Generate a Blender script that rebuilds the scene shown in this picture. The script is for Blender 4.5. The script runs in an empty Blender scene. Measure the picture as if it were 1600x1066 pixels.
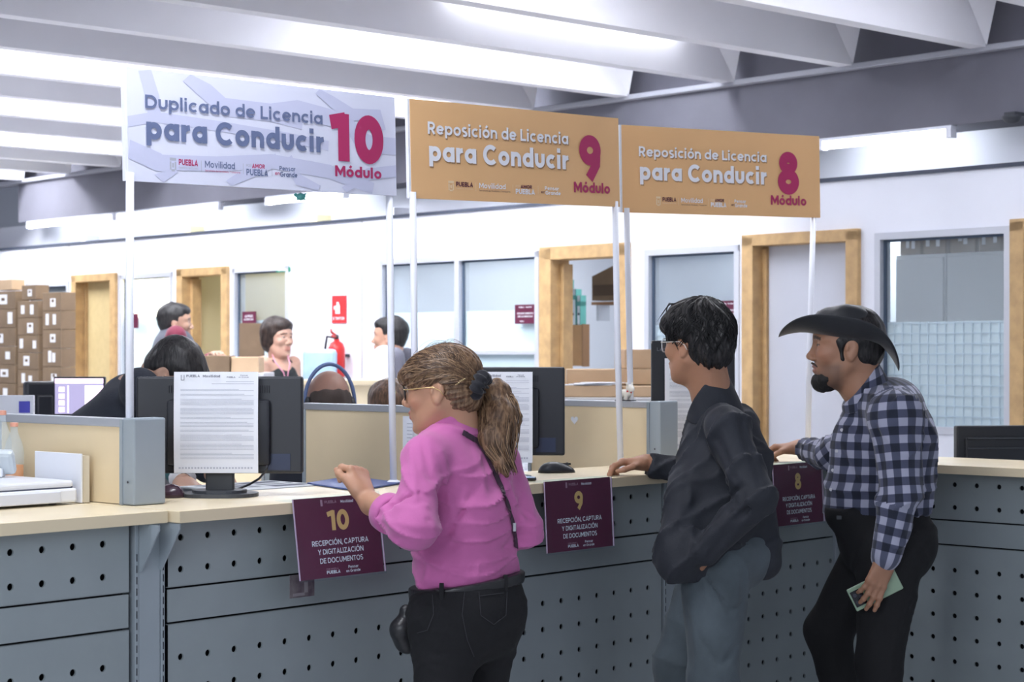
import bpy, bmesh, math, random
import numpy as np
from mathutils import Vector, Matrix
random.seed(7)
sc = bpy.context.scene
COL = sc.collection
rad = math.radians
# ------------------------------------------------------------------ camera
PHI = rad(42.5); FPX = 2950.0; CX, CY = 800.0, 550.0; CAMZ = 1.47
Fv = Vector((math.cos(PHI), math.sin(PHI), 0)); Rv = Vector((math.sin(PHI), -math.cos(PHI), 0)); Zv = Vector((0, 0, 1))
cam_d = bpy.data.cameras.new('camera'); cam = bpy.data.objects.new('camera', cam_d); COL.objects.link(cam)
cam.location = (0, 0, CAMZ); cam.rotation_euler = (rad(90), 0, PHI - rad(90))
cam_d.sensor_width = 36; cam_d.lens = 36 * FPX / 1600; cam_d.shift_y = (CY - 533) / 1600
cam_d.dof.use_dof = True; cam_d.dof.focus_distance = 5.35; cam_d.dof.aperture_fstop = 7.0
sc.camera = cam
# ------------------------------------------------------------------ world, exposure
w = bpy.data.worlds.new('world'); sc.world = w; w.use_nodes = True
w.node_tree.nodes['Background'].inputs[0].default_value = (0.80, 0.87, 1.0, 1)
w.node_tree.nodes['Background'].inputs[1].default_value = 0.30
sc.view_settings.view_transform = 'Standard'; sc.view_settings.look = 'None'
sc.view_settings.gamma = 1; sc.view_settings.exposure = 0.95; sc.view_settings.use_curve_mapping = False
sc.cycles.max_bounces = 8; sc.cycles.transparent_max_bounces = 12

def area(loc, sx, sy, power, col=(0.86, 0.92, 1.0), rz=0.0, rx=0.0):
    l = bpy.data.lights.new('room_area_light', 'AREA'); l.shape = 'RECTANGLE'; l.size = sx; l.size_y = sy
    l.energy = power; l.color = col
    o = bpy.data.objects.new('room_area_light', l); COL.objects.link(o); o.location = loc; o.rotation_euler = (rx, 0, rz)
    return o

# building frame: e2 runs along the back wall (away to the left), e1 is its normal (away from us)
WA = rad(85.0)
e2 = Vector((math.cos(WA), math.sin(WA), 0)); e1 = Vector((math.sin(WA), -math.cos(WA), 0))
def W(n, s, z): return e1 * n + e2 * s + Vector((0, 0, z))
def ray(px): return Fv + Rv * ((px - CX) / FPX)
def P(px, py, d): return Vector((0, 0, CAMZ)) + d * (ray(px) + Zv * ((CY - py) / FPX))
N0 = (ray(1280) * 9.99).dot(e1)
def sw(px, n=None):
    n = N0 if n is None else n
    r = ray(px); t = n / r.dot(e1)
    return t * r.dot(e2)
def zw(px, py, n=None):
    n = N0 if n is None else n
    t = n / ray(px).dot(e1)
    return CAMZ + (CY - py) / FPX * t

# room lamps as tube rows between the joists, most added unseen for brightness
LAMPS = [(5.2, 5.25, 1.6, 34), (5.4, 8.6, 1.6, 52), (6.6, 6.9, 1.6, 40), (6.5, 10.2, 1.6, 32), (6.2, 12.0, 1.6, 40), (6.6, 4.4, 1.6, 28), (3.0, 9.3, 1.6, 45), (2.2, 3.8, 1.6, 22), (6.6, 14.5, 1.6, 58), (7.1, 9.1, 1.2, 24)]
for n_, s_, L_, p_ in LAMPS:
    area(W(n_, s_, 3.22), L_, 0.3, p_, (0.93, 0.95, 1.0), rz=WA - rad(90))
# added fill light behind the camera, standing in for daylight from behind left
area((-1.2, 1.2, 2.6), 3.0, 2.0, 48, (0.86, 0.92, 1.0), rz=PHI - rad(98), rx=rad(62))

# ------------------------------------------------------------------ materials
MATS = {}
def mat(name, col, rough=0.6, metal=0.0, spec=0.5, emit=0, ecol=None, noise=None, bump=None, sss=0, coat=0):
    if name in MATS: return MATS[name]
    m = bpy.data.materials.new(name); m.use_nodes = True; MATS[name] = m
    nt = m.node_tree; b = nt.nodes['Principled BSDF']
    c = tuple(col) + (1,) if len(col) == 3 else col
    b.inputs['Base Color'].default_value = c; b.inputs['Roughness'].default_value = rough
    b.inputs['Metallic'].default_value = metal; b.inputs['Specular IOR Level'].default_value = spec
    if coat: b.inputs['Coat Weight'].default_value = coat
    if sss:
        b.inputs['Subsurface Weight'].default_value = sss; b.inputs['Subsurface Radius'].default_value = (0.012, 0.004, 0.002)
    if emit:
        b.inputs['Emission Color'].default_value = tuple(ecol or col) + (1,); b.inputs['Emission Strength'].default_value = emit
    tc = nt.nodes.new('ShaderNodeTexCoord')
    if noise:   # (scale, amount, second colour)
        n = nt.nodes.new('ShaderNodeTexNoise'); n.inputs['Scale'].default_value = noise[0]; n.inputs['Detail'].default_value = 5
        nt.links.new(tc.outputs['Object'], n.inputs['Vector'])
        r = nt.nodes.new('ShaderNodeValToRGB'); r.color_ramp.elements[0].position = 0.35; r.color_ramp.elements[1].position = 0.68
        c2 = noise[2] if len(noise) > 2 else tuple(x * (1 - noise[1]) for x in col)
        r.color_ramp.elements[0].color = c; r.color_ramp.elements[1].color = tuple(c2) + (1,)
        nt.links.new(n.outputs['Fac'], r.inputs['Fac']); nt.links.new(r.outputs['Color'], b.inputs['Base Color'])
    if bump:    # (scale, strength, distance)
        n = nt.nodes.new('ShaderNodeTexNoise'); n.inputs['Scale'].default_value = bump[0]; n.inputs['Detail'].default_value = 4
        nt.links.new(tc.outputs['Object'], n.inputs['Vector'])
        bp = nt.nodes.new('ShaderNodeBump'); bp.inputs['Strength'].default_value = bump[1]; bp.inputs['Distance'].default_value = bump[2]
        nt.links.new(n.outputs['Fac'], bp.inputs['Height']); nt.links.new(bp.outputs['Normal'], b.inputs['Normal'])
    return m
def glassmat(name, col=(0.9, 0.95, 1), alpha=0.12, rough=0.03):
    if name in MATS: return MATS[name]
    m = bpy.data.materials.new(name); m.use_nodes = True; MATS[name] = m
    nt = m.node_tree; nt.nodes.clear()
    o = nt.nodes.new('ShaderNodeOutputMaterial'); mx = nt.nodes.new('ShaderNodeMixShader')
    t = nt.nodes.new('ShaderNodeBsdfTransparent'); g = nt.nodes.new('ShaderNodeBsdfPrincipled')
    g.inputs['Base Color'].default_value = tuple(col) + (1,); g.inputs['Roughness'].default_value = rough
    t.inputs[0].default_value = (0.93, 0.97, 0.98, 1)
    mx.inputs[0].default_value = alpha
    nt.links.new(t.outputs[0], mx.inputs[1]); nt.links.new(g.outputs[0], mx.inputs[2]); nt.links.new(mx.outputs[0], o.inputs[0])
    return m
WHITE_WALL = mat('wall paint', (0.83, 0.85, 0.93), 0.75, bump=(60, 0.1, 0.002), noise=(1.5, 0.05))
CEIL = mat('ceiling paint', (0.80, 0.80, 0.84), 0.8, noise=(1.3, 0.06))
JOIST = mat('joist paint', (0.82, 0.82, 0.87), 0.7, noise=(2, 0.05))
BEAM = mat('beam grey paint', (0.155, 0.155, 0.19), 0.8, noise=(3, 0.12))
LEDGE = mat('ledge paint', (0.36, 0.37, 0.42), 0.7)
WOODF = mat('door frame wood', (0.58, 0.38, 0.18), 0.5, noise=(14, 0.25))
ALU = mat('aluminium', (0.50, 0.52, 0.56), 0.4, 0.6)
DARKGAP = mat('black gap', (0.012, 0.014, 0.02), 0.8)
GREYP = mat('grey powder coat', (0.30, 0.345, 0.365), 0.5, noise=(5, 0.08), bump=(400, 0.08, 0.0006))
GREYF = mat('grey frame coat', (0.32, 0.37, 0.41), 0.45, noise=(6, 0.06))
SLABM = mat('cream laminate', (0.80, 0.68, 0.47), 0.35, noise=(9, 0.06))
BEIGE = mat('beige divider fabric', (0.78, 0.64, 0.42), 0.85, noise=(4, 0.05), bump=(700, 0.15, 0.0006))
BLK = mat('black plastic', (0.018, 0.020, 0.027), 0.38, bump=(300, 0.06, 0.0004))
BLKG = mat('dark grey plastic', (0.045, 0.05, 0.06), 0.45)
WPIPE = mat('white painted pipe', (0.80, 0.82, 0.90), 0.4)
PAPER = mat('white paper', (0.80, 0.82, 0.88), 0.7)
INK = mat('printed grey ink', (0.16, 0.17, 0.22), 0.8)
LIGHTINK = mat('printed pale grey ink', (0.42, 0.44, 0.52), 0.8)
MAROON = mat('maroon print', (0.115, 0.014, 0.045), 0.4, noise=(5, 0.12))
GOLD = mat('gold print', (0.72, 0.45, 0.16), 0.5)
WTXT = mat('white lettering', (0.85, 0.86, 0.92), 0.5)
MAGENTA = mat('magenta lettering', (0.44, 0.022, 0.12), 0.45)
NAVYTXT = mat('slate blue lettering', (0.13, 0.165, 0.30), 0.5)
ORANGE = mat('orange board print', (0.85, 0.51, 0.24), 0.42, noise=(2.5, 0.06))
LAV = mat('lavender white board print', (0.70, 0.72, 0.86), 0.42)
LAVB = mat('pale grey lavender road print', (0.56, 0.58, 0.76), 0.5)
CARD = mat('brown cardboard', (0.20, 0.135, 0.082), 0.85, noise=(6, 0.25))
CARDL = mat('light cardboard', (0.50, 0.35, 0.22), 0.85, noise=(6, 0.12))
TUBE = mat('lit fluorescent tube', (1, 1, 1), 0.4, emit=9, ecol=(0.9, 0.95, 1.0))
GLASS = glassmat('window glass')
FILM = glassmat('frosted film', (0.86, 0.91, 0.94), 0.90, 0.6)
ACRYL = glassmat('clear acrylic', (0.9, 0.7, 0.9), 0.015, 0.1)

# ------------------------------------------------------------------ mesh helpers
def mesh(verts, faces, name='mesh', smooth=False):
    me = bpy.data.meshes.new(name); me.from_pydata([tuple(v) for v in verts], [], [list(f) for f in faces]); me.validate(); me.update()
    if smooth:
        me.polygons.foreach_set('use_smooth', [True] * len(me.polygons))
    return me
class MB:
    def __init__(s): s.v = []; s.f = []
    def add(s, v, f):
        o = len(s.v); s.v += [Vector(q) for q in v]; s.f += [[i + o for i in q] for q in f]; return s
    def box(s, c, h, ax=None, bev=0.0):   # centre, half sizes, axes (3 vectors)
        ax = ax or (Vector((1, 0, 0)), Vector((0, 1, 0)), Vector((0, 0, 1))); c = Vector(c)
        bm = bmesh.new(); bmesh.ops.create_cube(bm, size=2)
        for v in bm.verts: v.co = Vector((v.co.x * h[0], v.co.y * h[1], v.co.z * h[2]))
        if bev > 0: bmesh.ops.bevel(bm, geom=bm.edges[:], offset=min(bev, min(h) * .95), segments=2, affect='EDGES', profile=0.5)
        bm.verts.index_update()
        s.add([c + ax[0] * v.co.x + ax[1] * v.co.y + ax[2] * v.co.z for v in bm.verts], [[v.index for v in f.verts] for f in bm.faces]); bm.free(); return s
    def bx(s, x0, x1, y0, y1, z0, z1, bev=0.0):
        return s.box(((x0 + x1) / 2, (y0 + y1) / 2, (z0 + z1) / 2), (abs(x1 - x0) / 2, abs(y1 - y0) / 2, abs(z1 - z0) / 2), None, bev)
    def wbx(s, n0, n1, s0, s1, z0, z1, bev=0.0):
        return s.box(W((n0 + n1) / 2, (s0 + s1) / 2, (z0 + z1) / 2), (abs(n1 - n0) / 2, abs(s1 - s0) / 2, abs(z1 - z0) / 2), (e1, e2, Zv), bev)
    def tube(s, pts, r, seg=10, cap=True):
        pts = [Vector(p) for p in pts]; n = len(pts); rs = r if isinstance(r, (list, tuple)) else [r] * n
        V = []; up = None
        for i, p in enumerate(pts):
            t = (pts[min(i + 1, n - 1)] - pts[max(i - 1, 0)]).normalized()
            if up is None: up = t.orthogonal().normalized()
            a = (up - t * up.dot(t)).normalized(); b = t.cross(a); up = a
            V += [p + (a * math.cos(2 * math.pi * k / seg) + b * math.sin(2 * math.pi * k / seg)) * rs[i] for k in range(seg)]
        F = [[i * seg + k, i * seg + (k + 1) % seg, (i + 1) * seg + (k + 1) % seg, (i + 1) * seg + k] for i in range(n - 1) for k in range(seg)]
        if cap: F += [list(range(seg))[::-1], [(n - 1) * seg + k for k in range(seg)]]
        return s.add(V, F)
    def lathe(s, c, prof, seg=24, ax=(Vector((1, 0, 0)), Vector((0, 1, 0)), Vector((0, 0, 1)))):
        c = Vector(c); V = []
        for r, z in prof: V += [c + (ax[0] * math.cos(2 * math.pi * k / seg) + ax[1] * math.sin(2 * math.pi * k / seg)) * r + ax[2] * z for k in range(seg)]
        n = len(prof)
        F = [[i * seg + k, i * seg + (k + 1) % seg, (i + 1) * seg + (k + 1) % seg, (i + 1) * seg + k] for i in range(n - 1) for k in range(seg)]
        F += [list(range(seg))[::-1], [(n - 1) * seg + k for k in range(seg)]]
        return s.add(V, F)
    def prism(s, poly, z0, z1, M):     # polygon in local xy, extruded along local z, placed by matrix
        n = len(poly)
        V = [M @ Vector((x, y, z0)) for x, y in poly] + [M @ Vector((x, y, z1)) for x, y in poly]
        F = [list(range(n))[::-1], list(range(n, 2 * n))] + [[i, (i + 1) % n, n + (i + 1) % n, n + i] for i in range(n)]
        return s.add(V, F)
    def me(s, smooth=False): return mesh(s.v, s.f, smooth=smooth)
    def addme(s, me):
        return s.add([v.co.copy() for v in me.vertices], [list(p.vertices) for p in me.polygons])
ROOTM = {}
def tag(o, label=None, cat=None, group=None, kind=None):
    if label: o['label'] = label
    if cat: o['category'] = cat
    if group: o['group'] = group
    if kind: o['kind'] = kind
    return o
def fix_normals(me):
    bm = bmesh.new(); bm.from_mesh(me); bmesh.ops.recalc_face_normals(bm, faces=bm.faces[:]); bm.to_mesh(me); bm.free()
def thing(name, label, cat, loc=(0, 0, 0), rz=0.0, group=None):
    o = bpy.data.objects.new(name, None); COL.objects.link(o); o.empty_display_size = 0.05
    o.location = loc; o.rotation_euler = (0, 0, rz); tag(o, label, cat, group)
    ROOTM[o.name] = Matrix.Translation(Vector(loc)) @ Matrix.Rotation(rz, 4, 'Z')
    return o
def obj(name, mb, m, parent=None, smooth=False, label=None, local=False, autos=True):
    me = mb.me(smooth) if isinstance(mb, MB) else mb
    if autos and isinstance(mb, MB): fix_normals(me)
    o = bpy.data.objects.new(name, me); COL.objects.link(o)
    for mm in (m if isinstance(m, list) else [m]): me.materials.append(mm)
    if parent is not None:
        o.parent = parent; M = ROOTM[parent.name]
        if not local: me.transform(M.inverted())
        ROOTM[o.name] = M
    else: ROOTM[o.name] = Matrix.Identity(4)
    if label: o['label'] = label
    return o
def struct(name, mb, m):
    o = obj(name, mb, m); o['kind'] = 'structure'; return o
def copy_tree(o, parent=None):
    c = o.copy(); COL.objects.link(c); c.parent = parent
    ROOTM[c.name] = ROOTM.get(o.name, Matrix.Identity(4))
    for ch in [x for x in ALLCH.get(o.name, list(o.children))]: copy_tree(ch, c)
    return c
ALLCH = {}
def shade(o, ang=35):
    me = o.data; me.polygons.foreach_set('use_smooth', [True] * len(me.polygons))
    me.set_sharp_from_angle(angle=rad(ang)); return o

TXTC = {}
class Pen:
    """strokes for a rounded geometric letter face; capital height 1, weight t"""
    def __init__(s, t): s.t = t; s.V = []; s.F = []; s.k = 0
    def stroke(s, pts, ox):
        h = s.t / 2; n = len(pts); L = []; R = []; z = s.k * 2e-5; s.k += 1
        closed = (Vector(pts[0]) - Vector(pts[-1])).length < 1e-6
        for i, p in enumerate(pts):
            p = Vector(p)
            if closed: q0, q1 = Vector(pts[i - 1 if i else n - 2]), Vector(pts[i + 1 if i < n - 1 else 1])
            else: q0, q1 = Vector(pts[max(i - 1, 0)]), Vector(pts[min(i + 1, n - 1)])
            d0 = (p - q0); d1 = (q1 - p)
            if d0.length < 1e-9: d0 = d1
            if d1.length < 1e-9: d1 = d0
            d0 = d0.normalized(); d1 = d1.normalized(); m = Vector((-(d0 + d1).y, (d0 + d1).x)).normalized()
            c = max(.45, m.dot(Vector((-d0.y, d0.x)))); m = m * (h / c)
            L.append(p + m); R.append(p - m)
        o = len(s.V)
        s.V += [Vector((q.x + ox, q.y, z)) for q in L] + [Vector((q.x + ox, q.y, z)) for q in R]
        s.F += [[o + n + i, o + n + i + 1, o + i + 1, o + i] for i in range(n - 1)]
def arc(cx, cy, rx, ry, a0, a1, n=20):
    return [(cx + rx * math.cos(rad(a0 + (a1 - a0) * i / n)), cy + ry * math.sin(rad(a0 + (a1 - a0) * i / n))) for i in range(n + 1)]
def glyph(ch, t):
    h = t / 2; X = .745; w = .74; r = w / 2 - h; ry = X / 2 - h; st = lambda x, a, b: [(x, a), (x, b)]
    bowl = arc(w / 2, X / 2, r, ry, 0, 360, 28)
    acc = {'ó': 'o', 'í': 'ı', 'Ó': 'O'}
    if ch in acc:
        W_, S = glyph(acc[ch], t); top = .84 if ch != 'Ó' else 1.08; c = W_ / 2
        return W_, S + [[(c - .02, top), (c + .13, top + .2)]]
    G = {
     'o': (w, [bowl]), 'a': (w, [bowl, st(w - h, 0, X)]), 'd': (w, [bowl, st(w - h, 0, 1.03)]), 'p': (w, [bowl, st(h, -.27, X)]), 'b': (w, [bowl, st(h, 0, 1.03)]),
     'e': (w, [arc(w / 2, X / 2, r, ry, 0, 322, 26), [(h, X / 2 - .0), (w - h, X / 2)]]), 'c': (w * .9, [arc(w / 2, X / 2, r, ry, 48, 312, 24)]),
     'n': (.68, [st(h, 0, X), arc(.34, X - .34, .34 - h, .34 - h, 180, 0, 14) + [(.68 - h, 0)]]), 'u': (.68, [[(h, X)] + arc(.34, .34, .34 - h, .34 - h, 180, 360, 14) + [(.68 - h, X)]]),
     'm': (1.05, [st(h, 0, X), arc(.28 + h / 2, X - .3, .28 - h / 2, .3 - h, 180, 0, 12) + [(.56, 0)], arc(.8 - h / 4, X - .3, .26 - h / 2, .3 - h, 180, 0, 12) + [(1.05 - h, 0)]]),
     'r': (.44, [st(h, 0, X), arc(.44, X - .36, .44 - h, .36 - h, 180, 92, 10)]), 'i': (t * 1.02, [st(h, 0, X), st(h, .86, .86 + t * 1.0)]), 'ı': (t * 1.02, [st(h, 0, X)]), 'l': (t * 1.02, [st(h, 0, 1.03)]),
     's': (.56, [arc(.28, X * .73, .28 - h, X * .27 - h * .55, 40, 250, 12) + arc(.28, X * .27, .28 - h, X * .27 - h * .55, 70, -140, 12)]),
     't': (.46, [st(.2, 0, .98), [(0, X - h), (.44, X - h)]]), 'v': (.7, [[(h * .9, X), (.35, h * .6), (.7 - h * .9, X)]]), 'y': (.7, [[(h * .9, X), (.36, .05)], [(.7 - h * .9, X), (.24, -.27)]]),
     'D': (.86, [st(h, 0, 1), [(h, 1 - h)] + arc(.40, .5, .46 - h, .5 - h, 90, -90, 20) + [(h, h)]]), 'C': (.9, [arc(.5, .5, .5 - h, .52 - h, 45, 315, 26)]), 'G': (.98, [arc(.5, .5, .5 - h, .52 - h, 45, 352, 26), [(.52, .47), (1.0, .47)]]),
     'L': (.6, [[(h, 1), (h, h), (.6, h)]]), 'O': (1.02, [arc(.51, .5, .51 - h, .52 - h, 0, 360, 30)]), 'I': (t, [st(h, 0, 1)]), 'T': (.74, [st(.37, 0, 1), [(0, 1 - h), (.74, 1 - h)]]),
     'E': (.64, [[(.64, 1 - h), (h, 1 - h), (h, h), (.64, h)], [(h, .5), (.58, .5)]]), 'P': (.7, [st(h, 0, 1), [(h, 1 - h)] + arc(.38, .67, .32 - h, .33 - h, 90, -90, 14) + [(h, .34 + h)]]),
     'R': (.74, [st(h, 0, 1), [(h, 1 - h)] + arc(.38, .67, .33 - h, .33 - h, 90, -90, 14) + [(h, .34 + h)], [(.36, .42), (.74 - h * 1.1, 0)]]),
     'B': (.74, [st(h, 0, 1), [(h, 1 - h)] + arc(.4, .75, .3 - h, .25 - h * .6, 90, -90, 12) + [(h, .5)], [(h, .5)] + arc(.42, .27, .32 - h, .27 - h * .7, 90, -90, 12) + [(h, h)]]),
     'M': (1.02, [st(h, 0, 1), st(1.02 - h, 0, 1), [(h * 1.1, 1 - h * .3), (.51, .30), (1.02 - h * 1.1, 1 - h * .3)]]), 'N': (.86, [st(h, 0, 1), st(.86 - h, 0, 1), [(h * 1.1, 1 - h * .4), (.86 - h * 1.1, h * .4)]]),
     'A': (.9, [[(h, 0), (.45, 1 - h * .8), (.9 - h, 0)], [(.2, .27), (.7, .27)]]), 'V': (.9, [[(h, 1), (.45, h * .8), (.9 - h, 1)]]), 'U': (.82, [[(h, 1)] + arc(.41, .41, .41 - h, .41 - h, 180, 360, 16) + [(.82 - h, 1)]]),
     'Y': (.84, [[(h, 1), (.42, .45), (.84 - h, 1)], st(.42, 0, .5)]), 'Z': (.76, [[(.02, 1 - h), (.74 - h, 1 - h), (h * 1.2, h), (.76, h)]]), ',': (t, [[(h, t), (h * .5, -.16)]]),
     'S': (.68, [arc(.34, .74, .34 - h, .27 - h * .7, 35, 250, 14) + arc(.34, .27, .34 - h, .27 - h * .7, 70, -145, 14)]),
     '0': (.80, [arc(.40, .5, .40 - h, .52 - h, 0, 360, 32)]), '1': (.50, [st(.50 - h, 0, 1), [(0, .80), (.50 - h * .6, 1 - h * .75)]]),
     '8': (.74, [arc(.37, .75, .32 - h, .26 - h * .8, 0, 360, 24), arc(.37, .28, .37 - h, .30 - h * .8, 0, 360, 26)]), '9': (.76, [arc(.38, .66, .38 - h, .355 - h, 0, 360, 28), [(.76 - h * 1.12, .55), (.66 - h * .5, .34), (.30 + h * .3, 0)]]),
    }
    return G.get(ch, (.3, []))
def text_mesh(s, t=0.2, extr=0.0, spacing=1.0):
    key = (s, t, spacing)
    if key in TXTC: return TXTC[key]
    pen = Pen(t); x = 0
    for ch in s:
        if ch == ' ': x += .34; continue
        w_, S = glyph(ch, t)
        for p in S: pen.stroke(p, x)
        x += w_ + .10 * spacing + (.04 if ch in 'iılI' or t > .25 else 0)
    TXTC[key] = (pen.V, pen.F); return TXTC[key]
def cap_h(off=0.0): return 0.0, 1.0
class Board:
    """local frame of a printed board: x right 0..w, y down 0..h, both in metres"""
    def __init__(b, tl, xdir, ydown, w, h, k=1.0):
        b.tl = Vector(tl); b.x = Vector(xdir).normalized(); b.y = Vector(ydown).normalized(); b.w = w; b.h = h; b.k = k
        b.n = b.y.cross(b.x).normalized()          # towards the viewer
    def sx(b, q): return q / (b.k - q * (b.k - 1)) * b.w
    def pt(b, x, y, off=0.0): return b.tl + b.x * x + b.y * y + b.n * off
    def text(b, mb, s, q0, q1, f0, f1, bold=0.17, off=0.0012, spacing=1.0, raw=False, th=0.0):
        """cap height spans fractions f0..f1, width spans q0..q1 of the picture width of the board"""
        V, F = text_mesh(s, bold, th, spacing)
        lo, hi = cap_h(bold); xs = [v.x for v in V]; x0, x1 = min(xs), max(xs)
        X0, X1 = (b.w * q0, b.w * q1) if raw else (b.sx(q0), b.sx(q1)); Y1 = f1 * b.h; sc_ = (f1 - f0) * b.h / (hi - lo)
        mb.add([b.pt(X0 + (v.x - x0) / (x1 - x0) * (X1 - X0), Y1 - (v.y - lo) * sc_, off + v.z) for v in V], F)
    def quad(b, mb, pts, off=0.001):   # pts in fractions (q,f) raw
        V = [b.pt(q * b.w, f * b.h, off) for q, f in pts]; mb.add(V, [list(range(len(V)))])
    def rect(b, mb, q0, q1, f0, f1, off=0.001): b.quad(mb, [(q0, f0), (q1, f0), (q1, f1), (q0, f1)], off)
def strip_poly(b, mb, pts, wd, off=0.0006):
    """a ribbon along fractions polyline with constant width in metres"""
    P2 = [Vector((q * b.w, f * b.h)) for q, f in pts]
    L = []; R = []
    for i, p in enumerate(P2):
        t = (P2[min(i + 1, len(P2) - 1)] - P2[max(i - 1, 0)]).normalized(); n = Vector((-t.y, t.x)) * wd / 2
        L.append(p + n); R.append(p - n)
    def cl(p): return Vector((min(max(p.x, 0.001), b.w - .001), min(max(p.y, 0.001), b.h - .001)))
    V = [b.pt(*cl(p), off) for p in L] + [b.pt(*cl(p), off) for p in R]; n = len(P2)
    mb.add(V, [[i, i + 1, n + i + 1, n + i] for i in range(n - 1)])

# ================================================================== STRUCTURE
struct('floor', MB().bx(-3, 16, -5, 22, -0.1, 0), mat('floor tile', (0.62, 0.62, 0.64), 0.35, noise=(3, 0.12)))
NB = N0 + 2.6
# ceiling slab
struct('ceiling', MB().wbx(-2, NB + 1, -1, 22, 3.40, 3.5), CEIL)
# beam along the back wall with its ledge
beam = MB().wbx(N0 - 0.05, N0 + 0.32, 1.0, sw(37), 2.59, 2.93)
struct('trim_1', beam, BEAM)
struct('trim_2', MB().wbx(N0 - 0.10, N0 + 0.05, 1.0, sw(-60), 2.925, 2.955, .006), LEDGE)
struct('wall_upper', MB().wbx(N0 + 0.05, N0 + 0.2, 1.0, sw(-200), 2.95, 3.41), BEAM)
struct('wall_transom', MB().wbx(N0 + 0.24, N0 + 0.30, 1.0, sw(-200), 2.36, 2.6), WHITE_WALL)
struct('wall_far', MB().wbx(-2, NB + 1, 19.5, 19.6, 0, 3.5), WHITE_WALL)
# joists, each running across the room to the beam
sj0 = sw(1320, N0 - 0.1); k = 0
for i in range(-5, 17):
    s_ = sj0 + i * 0.80
    if s_ < 0.2: continue
    jb = MB()
    sec = [(-0.045, 2.945), (0.045, 2.945), (0.11, 3.41), (-0.02, 3.41)]
    V = [W(-1.5, s_ + a, z) for a, z in sec] + [W(N0 - 0.1, s_ + a, z) for a, z in sec]
    jb.add(V, [[0, 1, 2, 3][::-1], [4, 5, 6, 7]] + [[a, (a + 1) % 4, 4 + (a + 1) % 4, 4 + a] for a in range(4)])
    # tapered haunch where the joist meets the beam
    h = [W(N0 - 0.42, s_ - 0.03, 3.41), W(N0 - 0.09, s_ - 0.16, 3.41), W(N0 - 0.09, s_ - 0.044, 2.95), W(N0 - 0.09, s_ + 0.02, 3.41)]
    jb.add(h, [[0, 1, 2], [0, 2, 3], [0, 3, 1], [1, 3, 2]])
    o = obj('ceiling_joist', jb, JOIST); o['kind'] = 'structure'
# partition wall with its openings
ZT = 2.365
OPEN = {  # name: (px right side .. px left side) on the wall plane, z0, z1
    'window_1': (42, 108, 0.9, 2.06), 'door_1': (116, 183, 0, 2.10), 'window_2': (188, 270, 0.9, 2.09), 'door_2': (281, 358, 0, 2.10),
    'window_3': (364, 452, 0.9, 2.09), 'window_4': (594, 843, 0.75, 2.09), 'door_3': (849, 984, 0, 2.10), 'window_5': (1008, 1156, 0.75, 2.06),
    'door_4': (1166, 1343, 0, 2.10), 'window_6': (1368, 1580, 1.06, 2.08), 'door_5': (1585, 1725, 0, 2.10)}
OS = {k: (sw(b), sw(a), z0, z1) for k, (a, b, z0, z1) in OPEN.items()}
def wall_with_holes(n0, n1, s0, s1, z0, z1, holes):
    mb = MB(); ss = sorted({s0, s1} | {h[0] for h in holes} | {h[1] for h in holes})
    for a, b in zip(ss, ss[1:]):
        hs = sorted([(h[2], h[3]) for h in holes if h[0] <= a + 1e-6 and h[1] >= b - 1e-6]); z = z0
        for ha, hb in hs:
            if ha > z: mb.wbx(n0, n1, a, b, z, ha)
            z = hb
        if z < z1: mb.wbx(n0, n1, a, b, z, z1)
    return mb
struct('wall_back', wall_with_holes(N0, N0 + 0.11, 1.5, sw(-200), 0, ZT, list(OS.values())), WHITE_WALL)
struct('trim_3', MB().wbx(N0 - 0.015, N0 + 0.24, 1.5, sw(-200), ZT, ZT + 0.02), mat('dark cap strip', (0.05, 0.06, 0.09), 0.6))
struct('baseboard_back', MB().wbx(N0 - 0.012, N0, 1.5, sw(-200), 0, 0.08), BLKG)
for i, px in enumerate((566, 108, 41)):
    struct('trim_%d' % (4 + i), MB().wbx(N0 - 0.004, N0, sw(px) - 0.004, sw(px) + 0.004, 0.08, ZT), ALU)
struct('wall_rooms', MB().wbx(NB, NB + 0.1, 1.0, 20, 0, 2.5), mat('office wall paint', (0.36, 0.40, 0.43), 0.8))
struct('ceiling_rooms', MB().wbx(N0 + 0.31, NB, 1.0, 20, 2.45, 2.5), CEIL)
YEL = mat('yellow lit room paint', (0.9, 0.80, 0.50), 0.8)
for i, px in enumerate((112, 274, 470, 590, 1000, 1161)):
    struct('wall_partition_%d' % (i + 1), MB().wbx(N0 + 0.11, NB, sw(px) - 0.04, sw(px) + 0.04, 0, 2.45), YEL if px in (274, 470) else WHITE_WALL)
struct('wall_yellow_office', MB().wbx(NB - 0.9, NB - 0.85, sw(470), sw(274), 0, 2.45), YEL)
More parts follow.
